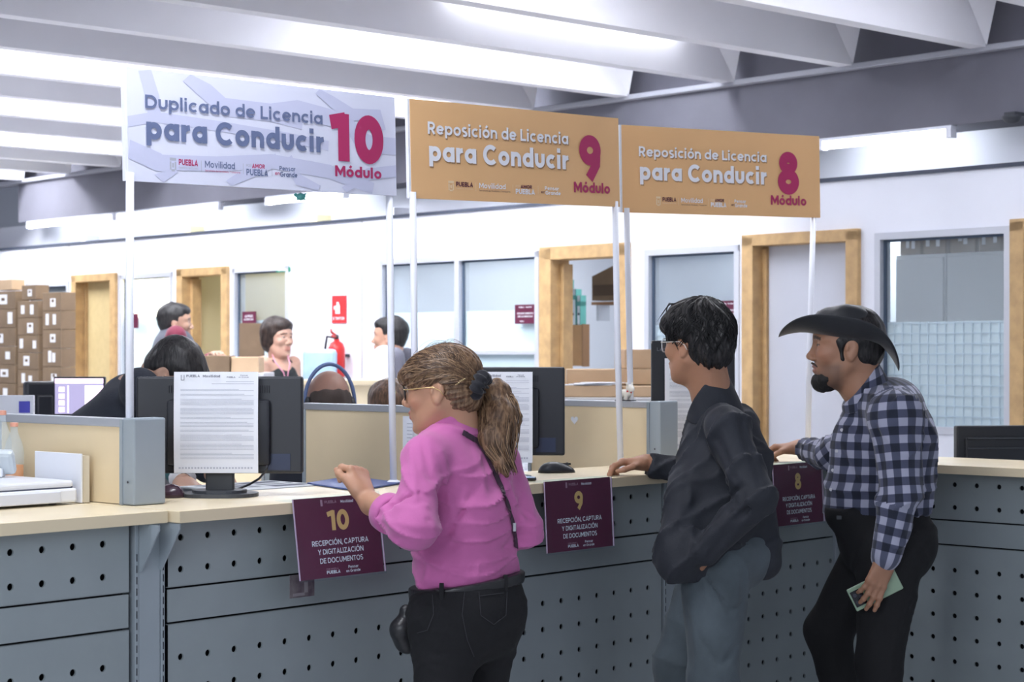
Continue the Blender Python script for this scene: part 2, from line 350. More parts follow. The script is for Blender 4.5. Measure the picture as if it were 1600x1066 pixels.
def win(key, mull=(), film=None, grid=False, rail=None):
    s0, s1, z0, z1 = OS[key]; n = key
    fr = MB(); t = 0.035
    fr.wbx(N0 - 0.01, N0 + 0.08, s0, s1, z1 - t, z1).wbx(N0 - 0.01, N0 + 0.08, s0, s1, z0, z0 + t)
    fr.wbx(N0 - 0.01, N0 + 0.08, s0, s0 + t, z0, z1).wbx(N0 - 0.01, N0 + 0.08, s1 - t, s1, z0, z1)
    for px in mull: fr.wbx(N0 - 0.01, N0 + 0.08, sw(px) - 0.022, sw(px) + 0.022, z0, z1)
    if rail: fr.wbx(N0 + 0.0, N0 + 0.06, s0, s1, rail - 0.012, rail + 0.012)
    root = struct(n, fr, mat('window frame aluminium', (0.60, 0.62, 0.68), 0.45, 0.3))
    g = obj('pane', MB().wbx(N0 + 0.035, N0 + 0.041, s0 + t, s1 - t, z0 + t, z1 - t), GLASS, root)
    gk = MB()
    for px in [None] + list(mull):
        e = s1 - t if px is None else sw(px) - 0.022
        gk.wbx(N0 + 0.02, N0 + 0.03, e - 0.016, e, z0 + t, z1 - t)
    gk.wbx(N0 + 0.02, N0 + 0.03, s0 + t, s1 - t, z1 - t - .012, z1 - t)
    obj('gasket', gk, mat('dark gasket', (0.06, 0.09, 0.14), 0.6), root)
    if film:
        f = obj('frosted_film', MB().wbx(N0 + 0.043, N0 + 0.045, s0 + t, s1 - t, z0 + t, film), FILM, root)
        if grid:
            gm = MB(); q = 0.052
            z = z0 + t
            while z < film: gm.wbx(N0 + 0.031, N0 + 0.034, s0 + t, s1 - t, z - .003, z + .003); z += q
            s = s0 + t
            while s < s1 - t: gm.wbx(N0 + 0.031, N0 + 0.034, s - .003, s + .003, z0 + t, film); s += q
            obj('film_grid', gm, mat('film grid lines', (0.45, 0.55, 0.62), 0.6), root)
    return root
win('window_1'); win('window_2', film=zw(230, 495)); win('window_3', film=zw(410, 500) )
win('window_4', mull=(715,), film=zw(700, 487), rail=zw(780, 551)); win('window_5', film=zw(1080, 508), grid=True)
win('window_6', film=zw(1460, 502), grid=True)
def door(key, leaf=None, leafm=None, jamb=0.07, openang=None, handle=True):
    s0, s1, z0, z1 = OS[key]; fr = MB()
    fr.wbx(N0 - 0.03, N0 + 0.13, s0 - 0.01, s0 + jamb, 0, z1, .004).wbx(N0 - 0.03, N0 + 0.13, s1 - jamb, s1 + 0.01, 0, z1, .004).wbx(N0 - 0.03, N0 + 0.13, s0 - 0.01, s1 + 0.01, z1 - jamb * .75, z1 + 0.01, .004)
    fr.wbx(N0 + 0.05, N0 + 0.13, s1 - jamb - .03, s1 - jamb, 0, z1 - jamb)
    root = struct(key, fr, WOODF)
    if leafm:
        a, b = s0 + jamb, s1 - jamb - .03
        l = obj('door_leaf', MB().wbx(N0 + 0.07, N0 + 0.11, a, b, 0.01, z1 - jamb * .75, .003), leafm, root)
        if handle:
            hs = a + 0.06
            obj('door_handle', MB().tube([W(N0 + .07, hs, 1.02), W(N0 + .02, hs, 1.02), W(N0 + .015, hs + .1, 1.02)], .009), ALU, root)
    return root
TAN = mat('tan door laminate', (0.55, 0.43, 0.22), 0.5, noise=(20, 0.08))
d1 = door('door_1', leafm=TAN)
obj('door_notice', MB().wbx(N0 + 0.062, N0 + 0.066, sw(172) - .04, sw(172) + .04, 1.38, 1.53), mat('red notice', (0.6, 0.12, 0.08), 0.6), d1)
door('door_2'); door('door_3', jamb=0.095)
door('door_4', leafm=mat('pale grey door', (0.55, 0.57, 0.64), 0.5, noise=(3, 0.05)))
door('door_5', leafm=TAN)
# office lamps behind the partition (ceiling panels)
def panel_light(n, s, z, sx, sy, power, col=(0.9, 0.96, 1)):
    t = thing('ceiling_light', 'square white ceiling light panel inside the office behind the partition', 'light', W(n, s, z), WA - rad(90), group='office ceiling panels')
    obj('frame', MB().box((0, 0, 0.012), (sx / 2 + .02, sy / 2 + .02, 0.014)), WPIPE, t, local=True)
    obj('diffuser', MB().box((0, 0, -0.004), (sx / 2, sy / 2, 0.006)), mat('lit diffuser', (1, 1, 1), 0.5, emit=1.0, ecol=(0.95, 0.98, 1)), t, local=True)
    area(W(n, s, z - 0.02), sx, sy, power, col, rz=WA - rad(90))
for px, p_ in ((1460, 9), (1080, 9), (1255, 3), (720, .7), (915, 1.0), (150, 3), (540, .8)):
    panel_light(N0 + 1.35, sw(px, N0 + 1.35), 2.42, 0.9, 0.5, p_)
panel_light(N0 + 0.9, sw(345, N0 + .9), 2.42, 0.8, 0.4, 120, (1, 0.92, 0.66))
# long tubes fixed below the beam
tl = [(45, 181, 'leftmost'), (184, 345, 'second from the left'), (418, 541, 'seen under the white 10 sign, behind the turtle charm'), (1282, 1490, 'at the right, beyond the orange 8 sign')]
for i, (a, b, wh) in enumerate(tl):
    s1, s0 = sw(a, N0 - .03), sw(b, N0 - .03); c = W(N0 + .0, (s0 + s1) / 2, 2.555)
    t = thing('tube_light', 'lit tube under the grey beam, ' + wh, 'light', c, group='tubes under the beam'); L = (s1 - s0)
    obj('tube', MB().tube([W(N0 - .03, s0 + .03, 2.555), W(N0 - .03, s1 - .03, 2.555)], .022), TUBE, t, smooth=True)
    obj('batten', MB().wbx(N0 - .05, N0 + .0, s0, s1, 2.575, 2.592), WPIPE, t)
    obj('end_cap', MB().wbx(N0 - .055, N0 - .005, s0 + .0, s0 + .03, 2.53, 2.58), WPIPE, t)
    obj('end_cap', MB().wbx(N0 - .055, N0 - .005, s1 - .03, s1, 2.53, 2.58), WPIPE, t)
# lamps between joists
for i, (n_, s_, L_, p_) in enumerate(LAMPS):
    t = thing('joist_lamp', 'fluorescent batten added high between two ceiling joists for room light', 'light', W(n_, s_, 3.1), group='lamps between the joists')
    obj('housing', MB().wbx(n_ - L_ / 2, n_ + L_ / 2, s_ - .07, s_ + .07, 3.31, 3.37, .01), WPIPE, t)
    for q in (-.04, .04): obj('tube', MB().tube([W(n_ - L_ / 2 + .04, s_ + q, 3.285), W(n_ + L_ / 2 - .04, s_ + q, 3.285)], .014), TUBE, t, smooth=True)
    obj('hanger', MB().wbx(n_ - .4, n_ - .38, s_ - .01, s_ + .01, 3.36, 3.41).wbx(n_ + .38, n_ + .4, s_ - .01, s_ + .01, 3.36, 3.41), ALU, t)

# ================================================================== COUNTER
Y0, YP, ZC, ST = 3.72, 3.81, 1.08, 0.03
def perf_panel(mb, o, ax, ay, w, h, rows, pitch, x_first, r=0.0088, t=0.0):
    """a sheet with real round holes; o origin (lower left), ax along, ay up, rows = list of hole heights"""
    o = Vector(o); nrm = ax.cross(ay)
    cols = []; x = x_first
    while x < w - r * 1.2: cols.append(x); x += pitch
    ys = [0] + [(rows[i] + rows[i + 1]) / 2 for i in range(len(rows) - 1)] + [h] if rows else [0, h]
    xs = [0] + [(cols[i] + cols[i + 1]) / 2 for i in range(len(cols) - 1)] + [w] if cols else [0, w]
    if not rows or not cols:
        mb.add([o, o + ax * w, o + ax * w + ay * h, o + ay * h], [[0, 1, 2, 3]]); return
    K = 12
    for j, ry in enumerate(rows):
        for i, cx in enumerate(cols):
            x0, x1, y0, y1 = xs[i], xs[i + 1], ys[j], ys[j + 1]; ring = []; out = []
            for k in range(K):
                a = 2 * math.pi * (k + .5) / K; c, s = math.cos(a), math.sin(a)
                ring.append((cx + r * c, ry + r * s))
            outs = [(x1, ry + (y1 - ry) * .35), (x1, y1), (cx + (x1 - cx) * .35, y1), (cx - (cx - x0) * .35, y1), (x0, y1), (x0, ry + (y1 - ry) * .35),
                    (x0, ry - (ry - y0) * .35), (x0, y0), (cx - (cx - x0) * .35, y0), (cx + (x1 - cx) * .35, y0), (x1, y0), (x1, ry - (ry - y0) * .35)]
            V = [o + ax * p + ay * q for p, q in ring] + [o + ax * p + ay * q for p, q in outs] + [o + ax * p + ay * q - nrm * .0 + Vector(nrm) * 0.006 * PSIGN[0] for p, q in ring]
            F = [[k, K + k, K + (k + 1) % K, (k + 1) % K] for k in range(K)] + [[k, (k + 1) % K, 2 * K + (k + 1) % K, 2 * K + k] for k in range(K)]
            mb.add(V, F)
PSIGN = [-1]
def counter_module(label, o, ax, width, first=0.06, z_off=0.0):
    """o: floor point of the left end on the panel plane; ax: direction along; faces -nrm"""
    inw = Vector((-ax.y, ax.x, 0))      # into the counter
    t = thing('service_counter', label, 'counter', o, math.atan2(ax.y, ax.x), group=None)
    def lb(x0, x1, y0, y1, z0, z1, bev=.0015): return MB().bx(x0, x1, y0, y1, z0, z1, bev)
    X = Vector((1, 0, 0)); Y = Vector((0, 1, 0)); Z = Vector((0, 0, 1))
    specs = [('top_panel', .883, 1.05, [.042, .122]), ('rail_panel', .795, .877, None), ('lower_panel', .05, .789, [.095 + .08 * i for i in range(8)])]
    for nm, z0, z1, rows in specs:
        mb = MB()
        if rows is None: mb.bx(0.004, width - .004, 0, .006, z0, z1, .002)
        else:
            perf_panel(mb, (0.004, 0, z0), X, Z, width - .008, z1 - z0, rows, .0855, first)
            mb.bx(0.004, width - .004, .0, .01, z0 - .001, z0 + .0005); mb.bx(0.004, width - .004, .0, .01, z1 - .0005, z1 + .001)
        p = obj(nm, mb, GREYP, t, local=True, autos=False)
    obj('backing', lb(0, width, .03, .045, .03, 1.05), DARKGAP, t, local=True)
    obj('plinth', lb(0, width, .04, .30, 0, .05), BLKG, t, local=True)
    obj('carcass', MB().bx(0.0, width, .30, .315, 0.0, 1.05), GREYF, t, local=True)
    return t
def upright(label, x, y, ax, wd=.078):
    t = thing('counter_upright', label, 'upright', (x, y, 0), math.atan2(ax.y, ax.x))
    obj('post', MB().bx(.012, wd - .012, -.004, .33, 0, 1.048, .003), GREYF, t, local=True)
    sl = MB(); z = .06
    while z < .98:
        for xx in (.004, wd - .006): sl.bx(xx, xx + .002, -.0072, -.006, z, z + .018)
        z += .028
    obj('slotted_track', MB().bx(0, .011, -.006, .02, 0, 1.045, .001).bx(wd - .011, wd, -.006, .02, 0, 1.045, .001), GREYF, t, local=True)
    obj('track_slots', sl, DARKGAP, t, local=True)
    br = MB()
    M = Matrix(((0, 0, 1, 0), (-1, 0, 0, 0), (0, 1, 0, 0), (0, 0, 0, 1)))
    for xx in (.012, wd - .016):
        MM = Matrix.Translation((xx, 0, 0)) @ M
        br.prism([(0, 1.048), (0.085, 1.048), (0.085, 1.035), (0.012, .93), (0, .93)], 0, .004, MM)
    obj('bracket', br, GREYF, t, local=True)
    return t
AX = Vector((1, 0, 0)); AY = Vector((0, -1, 0))
counter_module('grey perforated metal counter front at the far left, below the white printer', (1.62, YP, 0), AX, 1.155, first=.045)
upright('grey slotted upright left of the maroon 10 card', 2.785, YP, AX, .09)
counter_module('long grey perforated counter front behind the woman in pink', (2.885, YP, 0), AX, 2.0, first=.04)
o = upright('grey slotted upright behind the young man in the dark jacket', 4.89, YP, AX)
counter_module('grey perforated counter front between the young man and the man in the hat', (4.975, YP, 0), AX, 0.93, first=.05)
XR = 5.92
t = thing('corner_post', 'grey post in the inner corner of the counter behind the man in the hat', 'post', (5.915, YP, 0))
obj('post', MB().bx(5.90, 6.0, YP - .012, YP + .08, 0, 1.048, .003), GREYF, t)
counter_module('grey perforated counter front returning at the right edge', (XR, YP - 0.005, 0), AY, 2.1, first=.05)
def slab(label, x0, x1, y0, y1):
    t = thing('countertop', label, 'countertop', ((x0 + x1) / 2, (y0 + y1) / 2, ZC - ST))
    obj('board', MB().bx(x0, x1, y0, y1, ZC - ST, ZC, .002), SLABM, t)
    obj('edge_band', MB().bx(x0 - .001, x1 + .001, y0 - .0012, y0, ZC - ST + .001, ZC - .001), mat('cream edge band', (0.74, 0.63, 0.44), 0.4), t)
    return t
slab('cream countertop under the printer at the far left', 1.62, 2.845, 3.755, 4.55)
slab('long cream countertop with monitors between the 10 and 9 cards', 2.857, 5.795, Y0, 4.125)
t = thing('countertop', 'cream countertop of the right return behind the man in the hat', 'countertop', (5.98, 2.6, ZC - ST))
obj('board', MB().bx(5.80, 6.25, 1.6, 4.125, ZC - ST, ZC, .002), SLABM, t)
obj('edge_band', MB().bx(5.7985, 5.80, 1.6, Y0, ZC - ST + .001, ZC - .001), MATS['cream edge band'], t)

# lower clerk desks behind
DESKM = mat('grey desk laminate', (0.50, 0.50, 0.52), 0.5)
def desk(label, x0, x1, y0, y1):
    t = thing('desk', label, 'desk', ((x0 + x1) / 2, (y0 + y1) / 2, 0))
    obj('desktop', MB().bx(x0, x1, y0, y1, .71, .74, .003), DESKM, t)
    for a in (x0 + .03, x1 - .07):
        for b in (y0 + .03, y1 - .07): obj('leg', MB().bx(a, a + .04, b, b + .04, 0, .71), GREYF, t)
desk('clerk desk behind the long countertop, between the first two dividers', 3.0, 4.1, 4.14, 4.72)
desk('clerk desk behind the 9 card monitor', 4.28, 4.98, 4.14, 4.72)
desk('clerk desk behind the hat man, under the 8 sign', 5.15, 5.85, 4.14, 4.72)

# dividers
def divider(label, x, y0, y1, z1=1.30, z0=.76):
    t = thing('desk_divider', label, 'divider', (x, (y0 + y1) / 2, z0)); w = .045
    ys = max(y0, 4.14)
    obj('panel', MB().bx(x + .006, x + w - .006, y0 + .05, y1 - .012, ZC + .002, z1 - .018), BEIGE, t)
    if y1 - ys > .1 and x > 3: obj('lower_panel', MB().bx(x + .006, x + w - .006, ys + .0, y1 - .012, z0, ZC + .002), BEIGE, t)
    obj('top_rail', MB().bx(x, x + w, y0 + .045, y1, z1 - .022, z1, .003), ALU, t, label='pale grey metal top rail')
    obj('end_rail', MB().bx(x, x + w, y1 - .014, y1, ZC + .001 if x < 3 else z0, z1 - .02, .002), GREYF, t)
    obj('end_post', MB().bx(x + .0, x + .10, y0, y0 + .05, ZC + .001, z1 + .002, .005).bx(x - .004, x + .004, y0 + .045, y0 + .056, ZC + .001, z1 - .002), GREYF, t, label='blue grey metal post')
    obj('screw', MB().lathe((x - .004, y0 + .02, ZC + .06), [(.003, 0), (.003, .001)], 8, (Vector((0, 1, 0)), Zv, Vector((-1, 0, 0)))), BLKG, t)
    return t
divider('beige fabric divider with grey post beside the printer', 2.87, 3.925, 4.55)
divider('beige fabric divider behind the woman in pink', 4.16, 4.17, 4.76)
dv3 = divider('beige divider with a small white heart sticker, behind the 9 card', 5.06, 3.955, 4.56)
hb = Board((5.065, 4.36, 1.245), (0, -1, 0), (0, 0, -1), .036, .034)
hm = MB(); hp = []
for k in range(20):
    a = 2 * math.pi * k / 20; hp.append((.5 + 16 * math.sin(a) ** 3 / 34, .45 - (13 * math.cos(a) - 5 * math.cos(2 * a) - 2 * math.cos(3 * a) - math.cos(4 * a)) / 34))
hb.quad(hm, hp, 0.0005); obj('heart_sticker', hm, PAPER, dv3, label='white heart sticker')
# notice with ruled text taped on the second divider
nb = Board((4.155, 4.27, 1.268), (0, -1, 0), (0, 0, -1), .19, .185)
nm = MB(); nm.box(nb.pt(.095, .0925, .003), (.001, .095, .0925)); o = obj('notice_sheet', nm, PAPER); tag(o, 'white printed notice on the divider, just behind the face of the woman in pink', 'notice')
nl = MB()
for i in range(7): nb.rect(nl, .1, .85 - (i % 3) * .1, .12 + i * .06, .132 + i * .06, .0045)
obj('printed_lines', nl, LIGHTINK, o)

# ================================================================== SIGNS ON POLES
def logos(b, grp, q0, q1, f0, f1, m1, m2, m3, k9=False):
    """row of small logos: crest, PUEBLA, Movilidad, POR AMOR A PUEBLA, Pensar en Grande"""
    a, bb, c = MB(), MB(), MB()
    def Q(t): return q0 + (q1 - q0) * t
    H = f1 - f0
    # crest: shield with crown
    for (x0, x1, y0, y1) in ((0, .05, .05, .25), (.0, .012, .3, .85), (.038, .05, .3, .85), (.012, .038, .8, .95), (.018, .032, .4, .7)):
        b.rect(c, b.sx(Q(x0)) / b.w, b.sx(Q(x1)) / b.w, f0 + H * y0, f0 + H * y1)
    b.text(a, 'PUEBLA', Q(.07), Q(.22), f0 + H * .1, f0 + H * .5, .21)
    b.text(c, 'Gobierno del Estado', Q(.07), Q(.22), f0 + H * .6, f0 + H * .72, .13)
    b.text(bb, 'Movilidad', Q(.275), Q(.51), f0 + H * .1, f0 + H * .55, .17)
    b.text(a, 'Secretaría de Movilidad y Transporte', Q(.275), Q(.55), f0 + H * .7, f0 + H * .82, .13)
    b.text(c, 'POR', Q(.60), Q(.64), f0 + H * .12, f0 + H * .32, .13)
    b.text(a, 'AMOR', Q(.645), Q(.745), f0 + H * .08, f0 + H * .38, .22)
    b.text(bb, 'PUEBLA', Q(.60), Q(.77), f0 + H * .45, f0 + H * .9, .22)
    b.text(bb, 'Pensar', Q(.86), Q(.985), f0 + H * .1, f0 + H * .42, .21)
    b.text(a, 'en', Q(.825), Q(.862), f0 + H * .5, f0 + H * .75, .15)
    b.text(bb, 'Grande', Q(.865), Q(1.0), f0 + H * .5, f0 + H * .85, .21)
    for t in (.245, .575, .80): b.rect(c, b.sx(Q(t)) / b.w, b.sx(Q(t)) / b.w + .0015, f0 + H * .1, f0 + H * .85)
    obj('logo_lettering', a, m1, grp); obj('logo_lettering', bb, m2, grp); obj('crest', c, m3, grp)
def sign(label, TL, TR, zt, zb, ratio, mboard, poles, lines, num, numq, numcol, textcol, logo, roads=False, shadow=False, shadowm=None, mod=None, logom=None):
    TL = Vector(TL); TR = Vector(TR); zt0, zt1 = zt; h = zb
    root = thing('counter_sign', label, 'sign', (TL.x, TL.y, ZC))
    a = Vector((TL.x, TL.y, zt0)); b_ = Vector((TR.x, TR.y, zt1)); xd = b_ - a; w = xd.length
    xd.normalize(); yd = (Vector((0, 0, -1)) - xd * xd.dot(Vector((0, 0, -1)))).normalized()
    B = Board(a, xd, yd, w, h, ratio)
    th = .012
    bo = obj('board', MB().box(B.pt(w / 2, h / 2, -th / 2), (w / 2, h / 2, th / 2), (B.x, B.y, B.n)), mboard, root)
    obj('board_edge', MB().box(B.pt(-.004, h / 2, -th / 2 - .001), (.004, h / 2, th / 2), (B.x, B.y, B.n)), WPIPE, root)
    if roads:
        rm = MB()
        for i, (pts, wd) in enumerate(roads): strip_poly(B, rm, pts, wd, .0005 + i * .0001)
        obj('road_map_print', rm, LAVB, root)
    tm = MB()
    for s, q0, q1, f0, f1, bd in lines: B.text(tm, s, q0, q1, f0, f1, bd, .0022)
    obj('lettering', tm, textcol, root)
    if shadow:
        sm = MB()
        for s, q0, q1, f0, f1, bd in lines: B.text(sm, s, q0 + .004, q1 + .004, f0 + .014, f1 + .014, bd, .0012)
        obj('lettering_shade_print', sm, shadowm, root)
    nm = MB()
    B.text(nm, num, numq[0], numq[1], numq[2], numq[3], numq[4], .0022)
    obj('number', nm, numcol, root)
    mm = MB(); B.text(mm, 'Módulo', *mod, .22, .0022); obj('module_lettering', mm, numcol, root)
    logos(B, root, *logo, *logom)
    for (top, bot) in poles:
        top = Vector(top); bot = Vector(bot); mid = (top + bot) / 2 + Vector((.002, .004, 0))
        obj('pole', MB().tube([bot, mid, top], .0105, 14), WPIPE, root, smooth=True)
        obj('pole_cap', MB().lathe(bot, [(.02, 0), (.02, .006), (.012, .012)], 14), WPIPE, root)
    return root, B
def xy(px, d): v = ray(px) * d; return Vector((v.x, v.y, 0))
def zz(py, d): return CAMZ + (CY - py) / FPX * d
def pole_pts(pt, dt, yt, pb, db, zb_=ZC):
    a = xy(pt, dt); b = xy(pb, db); return ((a.x, a.y, zz(yt, dt)), (b.x, b.y, zb_))
roads = [([(.06, 0), (.085, .25), (.09, .42)], .045), ([(0, .48), (.09, .42), (.3, .45), (.55, .5), (.72, .55)], .028), ([(.2, 0), (.27, .15), (.33, .27), (.5, .28), (.62, .33)], .05),
         ([(.0, .72), (.1, .82), (.14, .9), (.1, 1)], .05), ([(.1, .82), (.3, .8), (.5, .74), (.72, .8), (.9, .95)], .04), ([(.34, 1), (.42, .85), (.52, .72)], .035), ([(.56, .7), (.6, .9), (.68, 1)], .035),
         ([(.5, .28), (.6, .22), (.8, .3), (.84, .45), (.9, .5), (1, .5)], .05), ([(.68, 0), (.74, .12), (.82, .22), (.93, .2), (.94, .35)], .035), ([(.78, 1), (.88, .8), (1, .75)], .035)]
def qx(x, a, b): return (x - a) / (b - a)
q10 = lambda x: qx(x, 52, 1520)
s10, B10 = sign('large white sign with a magenta 10 on two white poles', xy(197, 4.85), xy(617, 5.62), (zz(104, 4.85), zz(152, 5.62)), .293, 5.62 / 4.85, LAV,
    [pole_pts(203, 4.86, 270, 203, 4.86), pole_pts(608, 5.62, 296, 615, 5.58)],
    [('Duplicado de Licencia', q10(150), q10(1118), .228, .347, .18), ('para Conducir', q10(153), q10(1124), .415, .622, .235)],
    '10', (q10(1155), q10(1450), .222, .69, .30), MAGENTA, NAVYTXT, (q10(280), q10(977), .765, .90), roads=roads, mod=(q10(1183), q10(1436), .735, .842), logom=(MAGENTA, NAVYTXT, LIGHTINK))
q9 = lambda x: qx(x, 20, 803)
PALE = mat('pale gold print', (0.86, 0.66, 0.42), 0.5); OSH = mat('brown shade print', (0.45, 0.25, 0.12), 0.5)
s9, B9 = sign('orange sign with a magenta 9, middle of the three signs', xy(640, 5.62), xy(966, 6.32), (zz(154, 5.62), zz(185, 6.32)), .296, 6.32 / 5.62, ORANGE,
    [pole_pts(645, 5.63, 300, 651, 5.66), pole_pts(961, 6.32, 315, 970, 6.25)],
    [('Reposición de Licencia', q9(84), q9(611), .215, .34, .19), ('para Conducir', q9(87), q9(611), .41, .615, .235)],
    '9', (q9(652), q9(733), .225, .70, .27), MAGENTA, WTXT, (q9(158), q9(580), .80, .92), shadow=True, shadowm=OSH, mod=(q9(630), q9(765), .745, .86), logom=(MAROON, WTXT, PALE))
q8 = lambda x: qx(x, 815, 1553)
s8, B8 = sign('orange sign with a magenta 8, rightmost of the three signs', xy(971, 6.62), xy(1280, 7.12), (zz(195, 6.62), zz(213, 7.12)), .307, 7.12 / 6.62, ORANGE,
    [pole_pts(979, 6.63, 325, 992, 6.70, .7412), pole_pts(1271, 7.12, 335, 1262, 7.0)],
    [('Reposición de Licencia', q8(877), q8(1353), .235, .35, .19), ('para Conducir', q8(880), q8(1353), .42, .62, .235)],
    '8', (q8(1395), q8(1474), .23, .71, .27), MAGENTA, WTXT, (q8(940), q8(1280), .80, .92), shadow=True, shadowm=OSH, mod=(q8(1368), q8(1500), .745, .86), logom=(MAROON, WTXT, PALE))

# maroon cards hanging on the counter edge
def card(label, x0, x1, z1, z0, num, tilt=.012):
    root = thing('counter_card', label, 'sign card', ((x0 + x1) / 2, Y0 - .008, z0))
    a = Vector((x0, Y0 - .006, z1)); xd = Vector((1, 0, 0)); yd = Vector((.0, -tilt / (z1 - z0), -1)).normalized()
    B = Board(a, xd, yd, x1 - x0, (z1 - z0), 1.0)
    w, h = B.w, B.h
    obj('card', MB().box(B.pt(w / 2, h / 2, -.0012), (w / 2, h / 2, .001), (B.x, B.y, B.n)), MAROON, root)
    ac = MB().box(B.pt(w / 2, h / 2, .0032), (w / 2 + .006, h / 2 + .006, .0008), (B.x, B.y, B.n))
    ac.bx(x0 - .004, x1 + .004, Y0 - .008, Y0 + .06, ZC + .001, ZC + .003)
    obj('acrylic_sleeve', ac, ACRYL, root, label='clear acrylic sleeve')
    ed = MB()
    for q in (0 - .003, w + .003): ed.box(B.pt(q, h / 2, .002), (.0012, h / 2, .0016), (B.x, B.y, B.n))
    obj('sleeve_edge', ed, mat('pale sleeve edge', (0.55, 0.40, 0.55), .3), root)
    g = MB(); B.text(g, num, .5 - .065 * len(num), .5 + .065 * len(num), .17, .42, .25, .0005, raw=True); obj('number', g, GOLD, root)
    tm = MB()
    B.text(tm, 'RECEPCIÓN, CAPTURA', .17, .84, .535, .60, .17, .0005, raw=True)
    B.text(tm, 'Y DIGITALIZACIÓN', .23, .77, .645, .71, .17, .0005, raw=True)
    B.text(tm, 'DE DOCUMENTOS', .245, .755, .755, .82, .17, .0005, raw=True)
    B.text(tm, 'PUEBLA', .31, .47, .915, .955, .21, .0005, raw=True); B.text(tm, 'Pensar', .57, .69, .875, .91, .17, .0005, raw=True); B.text(tm, 'en Grande', .54, .71, .925, .96, .17, .0005, raw=True)
    B.text(tm, 'Movilidad', .55, .70, .05, .085, .17, .0005, raw=True)
    obj('lettering', tm, WTXT, root)
    tm = MB(); B.text(tm, 'PUEBLA', .36, .5, .045, .08, .17, .0005, raw=True); B.text(tm, 'POR AMOR A', .31, .45, .885, .905, .17, .0005, raw=True); B.rect(tm, .31, .335, .03, .11, .0005)
    obj('pale_lettering', tm, mat('pink grey print', (0.42, 0.25, 0.32), .6), root)
card('maroon card with a gold 10 on the countertop edge, left of the woman in pink', 3.215, 3.512, 1.088, .878, '10', .03)
card('maroon card with a gold 9 hanging below the barcode scanner mouse', 4.195, 4.50, 1.084, .872, '9')
card('maroon card with a gold 8 hanging between the two men', 5.375, 5.672, 1.082, .87, '8')
o = obj('photo_card', MB().box((3.262, Y0 + .012, .86), (.042, .001, .03)), mat('dark photo print', (0.07, 0.05, 0.07), .5, noise=(25, .5, (.18, .16, .17)))); tag(o, 'small dark photo card sticking out below the maroon 10 card', 'card')
obj('photo_shapes', MB().box((3.275, Y0 + .0105, .855), (.006, .0004, .014)).box((3.25, Y0 + .0105, .838), (.02, .0004, .004)), mat('photo grey', (0.22, 0.2, 0.22), .5), o)

# ================================================================== MONITORS
def monitor(label, c, yaw, w, h, zbot, base=True, paper=None, logo=None):
    """c: base point on the surface; yaw: direction the BACK faces (towards us)"""
    root = thing('computer_monitor', label, 'monitor', c, yaw)      # local -Y faces the viewer (back of the monitor)
    zc = zbot - c[2] + h / 2
    b = MB().box((0, .012, zc), (w / 2, .016, h / 2), None, .006)
    obj('back_shell', b, BLK, root, local=True)
    obj('screen', MB().box((0, .0292, zc + .008), (w / 2 - .012, .001, h / 2 - .018)), mat('dark screen glass', (.02, .03, .05), .15, emit=0.4, ecol=(.3, .45, .7)), root, local=True)
    bp = MB().box((0, -.012, zc - .02), (w * .31, .014, h * .34), None, .010).box((0, -.02, zc - .05), (.05, .014, .055), None, .006)
    o = obj('rear_housing', bp, BLK, root, local=True); shade(o)
    v = MB()
    for i in range(9):
        for sgn in (-1, 1): v.box((sgn * (w * .30 - i * .006), -.0045, zc + h * .37), (.0012, .0012, .01))
    obj('vent_slots', v, DARKGAP, root, local=True)
    if base:
        obj('stand_neck', MB().box((0, .012, (zbot - c[2]) / 2 + .03), (.038, .012, (zbot - c[2]) / 2 + .03), None, .004), BLKG, root, local=True)
        M = Matrix.Identity(4); pl = [(.105 * math.cos(a) * (abs(math.cos(a)) ** -.3 if abs(math.cos(a)) > .2 else 1), .085 * math.sin(a)) for a in [2 * math.pi * k / 28 for k in range(28)]]
        o = obj('stand_base', MB().prism(pl, .0005, .010, M).prism([(x * .7, y * .7) for x, y in pl], .010, .018, M), BLKG, root, local=True)
    o = obj('side_port_panel', MB().box((w * .36, -.005, zc - h * .38), (.03, .0015, .022)), mat('port blue', (.02, .03, .07), .4), root, local=True)
    if logo:
        lb = Board((-w / 2 + .02, -.0045, zc + h / 2 - .025), (1, 0, 0), (0, 0, -1), .07, .016); m = MB(); lb.text(m, logo, 0, 1, 0, .8, .13, .0005, raw=True); obj('maker_lettering', m, mat('grey lettering', (.16, .17, .2), .5), root, local=True)
    return root
